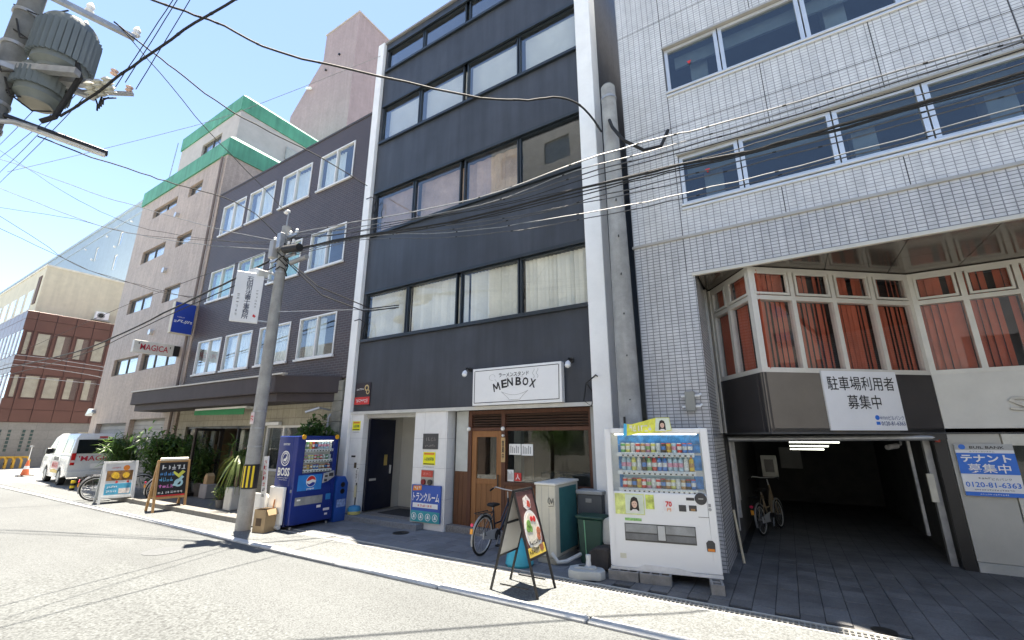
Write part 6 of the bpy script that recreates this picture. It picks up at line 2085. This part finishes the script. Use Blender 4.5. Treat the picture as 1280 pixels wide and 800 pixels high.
for k in range(9):
    a = random.uniform(0, 6.28)
    z = 5.6 + k * .1
    pts = [(.14 * math.cos(a + i * .7), .14 * math.sin(a + i * .7), z + .08 * math.sin(i * 1.3 + k)) for i in range(7)]
    MB().tube(pts, .012, 5).build('cable_coil', RUB, up1)
MB().tube([(.1, -.05, 5.95), (.75, .5, 5.25), (1.45, 1.5, 4.85), (2.0, 1.9, 4.95)], .014, 6).build('service_drop', RUB, up1)
MB().tube([(.12, -.05, 5.9), (.8, .6, 5.05), (1.4, 1.4, 4.75), (2.0, 1.9, 4.9)], .014, 6).build('service_drop', RUB, up1)
MB().tube([(.1, .0, 4.6), (.8, 1.0, 4.78), (1.9, 1.9, 4.88)], .01, 5).build('service_drop', STEEL, up1)
sl = thing('street_lamp', 'white street lamp head mounted on the middle utility pole', 'street lamp', (-9.72, 5.25, 5.5))
MB().tube([(0, 0, .0), (-.12, -.12, .06), (-.2, -.2, .06)], .03, 8).build('arm', STEEL, sl, smooth=True)
MB().prism([(-.78, .02), (-.7, -.06), (-.12, -.08), (-.08, .05), (-.3, .14), (-.6, .14)], -.33, -.1).build('head', M('lamp_head', (.55, .56, .54), .4), sl, .04, True, 2)
MB().prism([(-.68, -.062), (-.2, -.082), (-.2, -.10), (-.66, -.09)], -.30, -.14).build('lens', M('lamp_lens', (.6, .6, .55), .2), sl)
hs_ = thing('hanging_sign', 'white vertical Japanese office sign bracketed to the utility pole', 'sign', (-9.8, 5.2, 4.25))
HT = Matrix.Translation((-.03, -.05, 0)) @ Matrix.Rotation(R(62), 4, 'Z')
MB(HT).box(-.62, -.08, -.04, .04, .05, 1.22).build('board', M('sign_board_white', (.74, .75, .76), .4), hs_, .008)
text(hs_, '石\n田\n司\n法\n書\n士\n事\n務\n所', -.34, .62, .13, 1.0, M('sign_ink', (.03, .04, .08), .5, var=0), HT, -.044, .01, space=.9)
for k in range(6):
    scribble(hs_, -.55, -.49, .66 - k * .09, .06, GREY, HT, -.044, 1)
    scribble(hs_, -.20, -.14, .80 - k * .075, .05, GREY, HT, -.044, 1)
MB(HT).prism([(-.2, .20), (-.15, .17), (-.13, .21), (-.18, .25)], -.046, -.042).build('print', RED, hs_)
for z in (.12, 1.12):
    MB(HT).bar((-.1, 0, z), (.16, 0, z), .03).build('bracket', STEEL, hs_)

# thick stub pole in the gap between the charcoal and the tiled buildings
sp_ = thing('utility_pole', 'grey concrete pole in the gap between the charcoal and tiled buildings', 'utility pole', (-2.08, 7.0, 0))
MB().tube([(0, 0, 0), (0, 0, 8.45)], [.19, .135], 24).build('shaft', CONCP, sp_, smooth=True)
MB().lathe([(.12, 8.45), (.10, 8.5), (0, 8.52)], n=20).build('cap', M('cap_grey', (.2, .2, .2), .7), sp_)
MB().lathe([(.15, 8.15), (.15, 8.2)], n=20).build('band', STEEL, sp_)
for k, z in enumerate((2.4, 3.1, 3.8, 4.5, 5.2, 5.9)):
    MB().tube([(.05, -.14, z), (.07, -.2, z)], .012, 6).build('step_bolt', BLACK, sp_)
MB().tube([(.03, -.14, 7.6), (.12, -.3, 7.3), (.3, -.3, 6.95), (.6, -.1, 6.75), (.85, .15, 6.9), (.98, .25, 7.25)], .03, 8).build('cable_tail', RUB, sp_, smooth=True)
MB().box(-.06, -.03, -.185, -.16, 2.0, 2.14).build('slot', BLACK, sp_)

# near pole with transformer, upper left
np_ = thing('utility_pole', 'tall concrete pole carrying transformers at the upper left', 'utility pole', (-9.0, .56, 0))
MB().tube([(0, 0, 0), (0, 0, 11.5)], [.17, .12], 24).build('shaft', M('backlit_pole_concrete', (.20, .21, .21), .85, var=.25, vs=4, bmp=.003, bs=55, streak=.15), np_, smooth=True)  # pole concrete with backlight shade put into a darker colour, plus more stain
for z in (6.0, 6.4, 6.9, 7.4, 8.0):
    MB().lathe([(.158, z), (.158, z + .05)], n=20).build('band', STEEL, np_)
for z, y0, y1 in ((6.95, -.2, .85), (8.35, -.6, 1.1), (9.2, -.6, 1.0)):
    MB().bar((.16, y0, z), (.5, y1, z), .08).build('crossarm', STEEL, np_)
    for k in range(4):
        q = k / 3
        MB().lathe([(.035, 0), (.06, .04), (.04, .08), (.055, .12), (.04, .16), (.015, .2)], (.16 + .34 * q, y0 + (y1 - y0) * q, z + .04), 10).build('insulator', WHITE, np_, smooth=True)
for i, (x, y, z, r_, h) in enumerate(((.42, .42, 7.1, .31, .82), (.2, .34, 6.62, .26, .5))):
    tr = MB().lathe([(0, -.04), (r_ * .72, -.04), (r_ * .75, 0), (r_, .06), (r_, h), (r_ * .9, h + .05), (0, h + .06)], (x, y, z), 26).build('transformer', M('transformer_grey', (.14, .165, .165), .5, var=.1), np_, smooth=True)
    MB().lathe([(0, -.055), (r_ * .70, -.055), (r_ * .7, -.042), (0, -.042)], (x, y, z), 26).build('transformer_base', M('transformer_base', (.28, .27, .23), .6), tr)
    fn = MB()
    for k in range(30):
        a = 2 * math.pi * k / 30
        c_, s_ = math.cos(a), math.sin(a)
        fn.bar((x + (r_ + .03) * c_, y + (r_ + .03) * s_, z + .14), (x + (r_ + .03) * c_, y + (r_ + .03) * s_, z + h - .1), .06, .012)
    fn.build('cooling_fin', MATS['transformer_grey'], tr)
    for k in range(3):
        a = R(40 + k * 50)
        MB().lathe([(.03, 0), (.05, .03), (.03, .06), (.045, .09), (.02, .14)], (x + r_ * .5 * math.cos(a), y + r_ * .5 * math.sin(a), z + h + .05), 10).build('bushing', WHITE, tr, smooth=True)
MB().bar((0, .1, 7.0), (.75, .75, 7.0), .1).build('platform_arm', STEEL, np_)
MB().bar((.1, -.05, 7.0), (.85, .55, 7.0), .1).build('platform_arm', STEEL, np_)
sw_ = thing('cutout_switch', 'cream porcelain cut-out switch hanging below the transformer arm', 'switch', (-8.2, 1.42, 6.85))
for k in range(3):
    MB().lathe([(.03, 0), (.085, .03), (.04, .06), (.085, .09), (.04, .12), (.085, .15), (.04, .18), (.07, .21), (.02, .24)], (-.09 + k * .12, -.05 + k * .06, -.05 + k * .03), 14, Matrix.Rotation(R(35), 4, 'X') @ Matrix.Rotation(R(20), 4, 'Y')).build('insulator', M('porcelain', (.55, .54, .47), .25), sw_, smooth=True)
MB().bar((-.7, -.5, .05), (.15, .3, .2), .05).build('bar', STEEL, sw_)
for k in range(2):
    MB().lathe([(.02, 0), (.05, .02), (.03, .05), (.05, .08), (.02, .1)], (.12 + .06 * k, .25 - .22 * k, .22 + .1 * k), 10).build('terminal', M('terminal_pink', (.6, .42, .34), .5), sw_, smooth=True)
for k in range(4):
    MB().tube([(-.1 + k * .08, -.05 + k * .06, 0), (-.08 + k * .08, 0, -.12), (-.12 + k * .08, .02, -.2)], .012, 6).build('lead', RUB, sw_)
fl_ = thing('fluorescent_street_lamp', 'long black street light fixture on an arm from the near pole', 'street lamp', (-9.0, .56, 6.1))
MB().tube([(.1, .0, .0), (.2, .2, .08), (.24, .42, .1)], .035, 8).build('arm', STEEL, fl_, smooth=True)
LT_ = Matrix.Translation((.1, .2, .13)) @ Matrix.Rotation(math.atan2(1.03, .3), 4, 'Z') @ Matrix.Rotation(R(4), 4, 'Y')
MB(LT_).box(-.1, 1.02, -.06, .06, 0, .06).build('housing', BLACK, fl_, .01)
MB(LT_).box(-.05, 1.0, -.045, .045, -.03, 0).build('diffuser', M('lamp_diffuser', (.6, .6, .58), .3), fl_)
for k in range(10):
    a = random.uniform(0, 6.28)
    p0 = Vector((.15 * math.cos(a), .15 * math.sin(a), random.uniform(6.2, 8.2)))
    p1 = p0 + Vector((random.uniform(.1, .6), random.uniform(.1, .6), random.uniform(-.5, .2)))
    mid = (p0 + p1) / 2 - Vector((0, 0, .15))
    MB().tube([p0, mid, p1], .012, 5).build('jumper_cable', RUB, np_)
MB().tube([(.6, .45, 7.6), (.75, .6, 7.0), (.55, .55, 6.6), (.6, .5, 6.3), (.5, .4, 6.2)], .035, 8).build('riser_cable', RUB, np_, smooth=True)

# ------------------------------------------------------------------ wires
WIRES=[
('thick_diag',0.03,[(-8.4,1.11,6.35),(-7.98,1.27,6.59),(-7.58,1.43,6.93),(-7.17,1.59,7.21),(-6.55,1.84,7.68),(-5.99,2.06,7.97),(-5.6,2.22,8.31)]),
('main_service',0.02,[(-8.4,1.35,8.34),(-8.46,1.86,8.27),(-8.5,2.27,8.22),(-8.58,2.98,8.14),(-8.66,3.8,8.19),(-8.84,5.39,8.45),(-9.01,7.0,8.57)]),
('thick_facade',0.03,[(-8.6,1.34,9.16),(-8.19,1.69,9.02),(-7.68,2.13,8.82),(-7.31,2.45,8.67),(-6.6,3.07,8.28),(-5.32,4.17,8.04),(-3.96,5.34,7.84),(-3.28,5.93,7.92),(-2.81,6.33,8.06),(-2.46,6.64,7.89),(-2.21,6.85,7.4)]),
('thin5',0.012,[(-8.4,1.4,8.34),(-8.65,2.11,8.1),(-8.98,3.09,7.72),(-9.41,4.33,7.41),(-9.76,5.35,7.13)]),
('thin6',0.012,[(-20.0,1.93,9.96),(-14.57,4.61,11.21),(-12.31,5.72,12.02),(-9.21,7.25,13.39)]),
('lampwire',0.016,[(-8.6,0.99,6.01),(-8.72,1.41,6.07),(-8.97,2.27,6.27),(-9.14,2.83,6.41),(-9.42,3.79,6.7),(-9.65,4.56,6.73),(-9.88,5.35,6.47)]),
('hv',0.01,[(-8.2,1.63,7.27),(-7.69,1.69,7.85),(-7.18,1.74,8.42),(-6.8,1.79,8.82)]),
('hv',0.01,[(-8.2,1.77,7.25),(-7.69,1.83,7.91),(-7.19,1.89,8.57),(-6.8,1.93,8.99)]),
('hv',0.01,[(-8.2,1.52,7.0),(-7.67,1.6,7.66),(-7.14,1.68,8.32),(-6.8,1.73,8.75)]),
('down',0.01,[(-22.0,1.87,10.31),(-12.62,1.43,7.92),(-8.6,1.25,7.03)]),
('down',0.01,[(-22.0,1.75,10.87),(-12.56,1.35,7.98),(-8.6,1.18,6.89)]),
('down',0.01,[(-22.0,1.67,11.29),(-12.46,1.21,8.16),(-8.6,1.02,7.02)]),
('down',0.01,[(-22.0,1.94,9.95),(-12.67,1.52,7.84),(-8.6,1.34,7.05)]),
('L2',0.018,[(-21.0,1.78,9.77),(-19.98,2.11,9.33),(-17.24,3.0,8.17),(-15.57,3.53,7.54),(-13.99,4.05,7.06),(-11.91,4.72,6.57),(-9.95,5.35,6.24)]),
('L3',0.014,[(-21.0,1.95,8.93),(-20.85,2.17,8.76),(-20.21,3.09,8.07),(-19.63,3.93,7.41),(-18.92,4.95,7.08),(-18.25,5.92,6.78),(-17.57,6.9,6.73)]),
('L4',0.014,[(-21.0,2.05,8.46),(-20.87,2.25,8.37),(-20.14,3.35,7.78),(-19.37,4.53,7.21),(-18.75,5.47,7.0),(-17.81,6.9,6.7)]),
('L6',0.016,[(-21.0,1.59,10.68),(-19.73,2.02,10.2),(-16.39,3.16,8.73),(-14.43,3.82,7.98),(-11.97,4.66,7.07),(-9.94,5.35,6.45)]),
('L1',0.01,[(-21.0,1.93,9.04),(-17.05,3.15,8.03),(-14.91,3.81,7.32),(-12.23,4.64,6.77),(-9.93,5.35,6.42)]),
('L5',0.01,[(-21.0,1.5,11.11),(-17.25,2.8,8.82),(-15.24,3.5,7.76),(-13.87,3.98,7.21),(-11.74,4.72,6.68),(-9.91,5.35,6.35)]),
('L7thick',0.04,[(-38.0,5.44,5.35),(-35.8,5.44,5.32),(-23.64,5.4,5.07),(-18.81,5.38,5.28),(-15.18,5.37,5.59),(-13.02,5.36,5.76),(-10.87,5.35,5.95),(-9.78,5.35,6.07)]),
('L7b',0.022,[(-38.0,5.53,4.95),(-23.66,5.44,4.89),(-18.82,5.41,5.15),(-15.15,5.38,5.44),(-12.98,5.37,5.57),(-10.81,5.36,5.72),(-9.73,5.35,5.85)]),
('L8',0.012,[(-38.0,5.35,5.8),(-32.11,5.35,5.9),(-23.47,5.35,6.18),(-18.42,5.35,6.3),(-13.88,5.35,6.31),(-9.89,5.35,6.27)]),
('low',0.02,[(-38.0,5.21,6.47),(-32.46,6.45,5.78),(-27.2,7.63,4.97)]),
('low',0.02,[(-38.0,5.32,5.93),(-31.83,6.73,5.17),(-27.2,7.78,4.48)]),
('low',0.02,[(-38.0,5.27,6.2),(-31.95,6.69,5.47),(-27.2,7.81,4.8)]),
('low',0.02,[(-38.0,5.49,5.13),(-32.39,6.65,4.7),(-27.2,7.72,4.17)]),
('B',0.02,[(-9.57,5.35,6.56),(-7.26,5.35,6.23),(-4.09,5.35,5.79),(-2.15,5.35,5.81),(-0.92,5.35,5.76),(-0.42,5.35,5.68),(0.66,5.35,5.63),(2.44,5.35,5.55),(3.45,5.35,5.52)]),
('B',0.018,[(-9.54,5.35,6.45),(-7.23,5.35,6.0),(-3.59,5.35,5.6),(-2.16,5.35,5.59),(-0.73,5.35,5.51),(0.63,5.35,5.46),(2.42,5.35,5.47),(3.44,5.35,5.47)]),
('B',0.035,[(-9.37,5.35,6.1),(-7.21,5.35,5.88),(-4.61,5.35,5.5),(-2.17,5.35,5.37),(-0.75,5.35,5.26),(-0.03,5.35,5.17),(0.59,5.35,5.16),(2.36,5.35,5.15),(3.36,5.35,5.16)]),
('B',0.016,[(-9.36,5.35,6.06),(-6.9,5.35,5.81),(-4.6,5.35,5.35),(-3.13,5.35,5.18),(-1.69,5.35,5.14),(-0.63,5.35,5.09),(0.57,5.35,5.05),(2.33,5.35,5.03),(3.33,5.35,5.03)]),
('B',0.016,[(-9.36,5.35,6.06),(-5.8,5.35,5.66),(-3.59,5.35,5.35),(-1.69,5.35,5.24),(-0.62,5.35,5.18),(0.58,5.35,5.11),(2.35,5.35,5.09),(3.34,5.35,5.08)]),
('B',0.014,[(-9.34,5.35,5.97),(-6.9,5.35,5.81),(-4.6,5.35,5.3),(-3.13,5.35,5.07),(-1.71,5.35,4.91),(-0.66,5.35,4.84),(0.54,5.35,4.8),(2.28,5.35,4.8),(3.27,5.35,4.82)]),
('B',0.014,[(-9.35,5.35,6.01),(-6.24,5.35,5.71),(-3.59,5.35,5.28),(-1.7,5.35,5.08),(-0.64,5.35,5.0),(0.56,5.35,4.97),(2.31,5.35,4.95),(3.3,5.35,4.93)]),
('B',0.012,[(-9.43,5.35,6.36),(-7.25,5.35,6.11),(-3.91,5.35,5.55),(-1.68,5.35,5.35),(-0.24,5.35,5.25),(0.6,5.35,5.25),(2.37,5.35,5.23),(3.38,5.35,5.24)]),
('B',0.016,[(-9.55,5.35,6.5),(-7.24,5.35,6.09),(-3.92,5.35,5.64),(-2.16,5.35,5.69),(-0.72,5.35,5.58),(0.64,5.35,5.54),(2.43,5.35,5.5),(3.44,5.35,5.49)]),
('B',0.02,[(-9.36,5.35,6.08),(-7.21,5.35,5.85),(-4.61,5.35,5.46),(-2.17,5.35,5.32),(-0.76,5.35,5.22),(0.58,5.35,5.12),(2.35,5.35,5.12),(3.35,5.35,5.13)]),
('B',0.014,[(-9.33,5.35,5.93),(-6.9,5.35,5.73),(-4.59,5.35,5.21),(-3.13,5.35,4.97),(-1.71,5.35,4.83),(-0.66,5.35,4.77),(0.53,5.35,4.75),(2.28,5.35,4.76),(3.26,5.35,4.78)]),
('B',0.012,[(-9.54,5.35,6.43),(-7.23,5.35,5.98),(-3.59,5.35,5.54),(-2.16,5.35,5.51),(-0.74,5.35,5.43),(0.62,5.35,5.37),(2.41,5.35,5.38),(3.42,5.35,5.4)]),
]

WLAB = {
    'thick_diag': ('thick black cable bundle rising from the near pole to the top edge', None),
    'main_service': ('black service cable from the near pole to the left white pilaster', None),
    'thick_facade': ('thick twisted cable crossing the upper charcoal facade to the stub pole', None),
    'thin5': ('thin wire from the near pole down to the top of the middle pole', None),
    'thin6': ('thin pale wire rising to the top of the left white pilaster', None),
    'lampwire': ('wire from the black street light fixture to the middle pole', None),
    'hv': ('thin high voltage wire rising from the porcelain switch', 'high voltage wires at the upper left'),
    'down': ('thin line leaving the near pole towards the left edge', 'lines leaving the near pole to the left'),
    'L2': ('pale wrapped cable descending from the left to the middle pole', None),
    'L3': ('upper wire ending at the brick building corner', None),
    'L4': ('lower wire ending at the brick building corner', None),
    'L6': ('highest pale cable descending from the left to the middle pole', None),
    'L1': ('thin flat-running wire from the left to the middle pole', None),
    'L5': ('thin steep wire from the left to the middle pole', None),
    'L7thick': ('thickest black cable running left from the middle pole', None),
    'L7b': ('black cable just under the thickest one left of the middle pole', None),
    'L8': ('thin messenger wire above the thickest cable left of the middle pole', None),
    'low': ('pale cable in front of the brown panelled building', 'pale cables before the brown panels'),
    'B': ('cable of the bundle running right from the middle pole', 'cable bundle across the facades'),
}
def catmull(P, k=4):
    out = []
    for i in range(len(P) - 1):
        p0, p1, p2, p3 = P[max(i - 1, 0)], P[i], P[i + 1], P[min(i + 2, len(P) - 1)]
        for j in range(k):
            t = j / k
            out.append(.5 * ((2 * p1) + (p2 - p0) * t + (2 * p0 - 5 * p1 + 4 * p2 - p3) * t * t + (3 * p1 - p0 - 3 * p2 + p3) * t ** 3))
    out.append(P[-1])
    return out
GREYW = M('grey_cable', (.07, .072, .075), .5, var=.3, vs=8)
PALEW = M('pale_cable', (.2, .21, .215), .5, var=.3, vs=8)
nb = 0
CNT = {}
ORD = {'B': ['topmost pale cable of the bundle crossing the tiled facade', 'second pale cable from the top of the bundle crossing the tiled facade', 'thickest black cable of the bundle crossing the facades', 'thin black cable two below the thickest one of the bundle', 'thin black cable directly below the thickest one of the bundle', 'lowest pale cable of the bundle crossing the facades', 'second lowest cable of the bundle crossing the facades', 'thinnest cable just above the thickest one of the bundle', 'pale slack cable hanging between the two topmost cables of the bundle', 'black twisted cable hugging the underside of the thickest one', 'black cable sagging lowest before the charcoal facade', 'thin black cable just under the second cable of the bundle'],
       'down': ['second highest of the four lines leaving the near pole to the left edge', 'second lowest of the four lines leaving the near pole to the left edge', 'highest of the four lines leaving the near pole to the left edge', 'lowest of the four lines leaving the near pole to the left edge'],
       'hv': ['middle of three thin wires rising from the porcelain switch', 'rightmost of three thin wires rising from the porcelain switch', 'leftmost of three thin wires rising from the porcelain switch'],
       'low': ['topmost of four pale cables in front of the brown panels', 'third from top of four pale cables before the brown panels', 'second from top of four pale cables before the brown panels', 'lowest of four pale cables in front of the brown panels']}
for kind, r, pts in WIRES:
    P = [Vector(p) for p in pts]
    if kind in ('thick_diag', 'hv'):
        P.append(P[-1] + (P[-1] - P[-2]) * 8)
    if kind in ('L2', 'L3', 'L4', 'L6', 'L1', 'L5', 'down'):
        P.insert(0, P[0] + (P[0] - P[1]) * 3)
    if kind == 'B':
        P.append(Vector((9.0, 5.35, P[-1].z + .05)))
    Q = catmull(P)
    for i in range(1, len(Q) - 1):
        Q[i] = Q[i] + Vector((0, 0, random.uniform(-.012, .012)))
    b = MB()
    r *= .5 if kind == 'B' else .62
    b.tube(Q, r, 6)
    mat = RUB
    if kind in ('thin6', 'low', 'L2', 'L6'):
        mat = PALEW
    if kind == 'B':
        nb += 1
        mat = PALEW if nb in (1, 6, 9) else (GREYW if nb in (2, 4, 7, 11) else RUB)
    root = tag(b.build('overhead_cable', mat, None, smooth=True), ORD[kind][CNT.setdefault(kind, 0)] if kind in ORD else WLAB[kind][0], 'cable', WLAB[kind][1])
    CNT[kind] = CNT.get(kind, 0) + 1
    if kind in ('B', 'thick_facade', 'L7thick', 'thick_diag'):
        ties = MB()
        for i in range(2, len(Q) - 1, 3):
            d = (Q[i + 1] - Q[i])
            if d.length < 1e-3:
                continue
            q = Q[i] + d * random.uniform(.2, .8)
            ties.tube([q - d.normalized() * .02, q + d.normalized() * .02], r * 1.18, 6)
        ties.build('cable_ties', RUB, root)['kind'] = 'stuff'

# ------------------------------------------------------------------ small remaining things
stk = tag(MB().tube([(-.80, 7.95, .012), (-.88, 8.15, .72)], .018, 8).build('wooden_stick', M('stick_pale', (.6, .52, .36), .7)), 'pale wooden stick leaning against the tiled garage jamb', 'stick')
gh = thing('garage_pipes', 'group of grey conduits on the left garage wall', 'pipes', (-.9, 8.9, 0))
for k in range(3):
    MB().tube([(0, k * .35, .3 + .2 * k), (0, k * .35, 1.85)], .02, 6).build('pipe', STEEL, gh)
cw = thing('wall_camera', 'small grey security camera under the bay at the garage right', 'camera', (1.55, 9.5, 1.72))
MB().tube([(0, 0, .12), (0, 0, 0), (-.1, -.05, -.03)], .015, 6).build('arm', STEEL, cw)
MB().tube([(-.05, -.02, -.02), (-.2, -.1, -.05)], .04, 10).build('body', GREY, cw)

# small street tree on the far pavement, mirrored in the shop window
def tree(lab, loc, h, r, seed):
    rnd = random.Random(seed)
    t = thing('street_tree', lab, 'tree', loc)
    tk_ = MB()
    tk_.tube([(0, 0, 0), (.05, .02, h * .35), (.0, .06, h * .6), (.02, .03, h * .85)], [.09, .07, .05, .02], 10)
    ends = []
    for i in range(12):
        a = rnd.uniform(0, 6.28)
        z = h * rnd.uniform(.35, .7)
        e = Vector((math.cos(a) * r * rnd.uniform(.5, .9), math.sin(a) * r * rnd.uniform(.5, .9), z + h * rnd.uniform(.1, .28)))
        tk_.tube([(0, .03, z), Vector((0, .03, z)).lerp(e, .5) + Vector((0, 0, .1)), e], [.03, .02, .008], 6)
        ends.append((Vector((0, .03, z)), e))
    tk_.build('trunk', BARK, t, smooth=True)
    c = MB()
    for i in range(2200):
        a_, e = rnd.choice(ends)
        p = a_.lerp(e, rnd.uniform(.4, 1.1)) + Vector((rnd.gauss(0, .22), rnd.gauss(0, .22), rnd.gauss(0, .22)))
        leaf(c, p, Vector((rnd.gauss(0, 1), rnd.gauss(0, 1), rnd.gauss(0, .7))), .13, .06)
    c.build('crown', LEAFB, t)
tree('slender street tree on the opposite pavement, seen only mirrored in the shop window', (-8.7, -2.4, .02), 3.4, 1.0, 5)
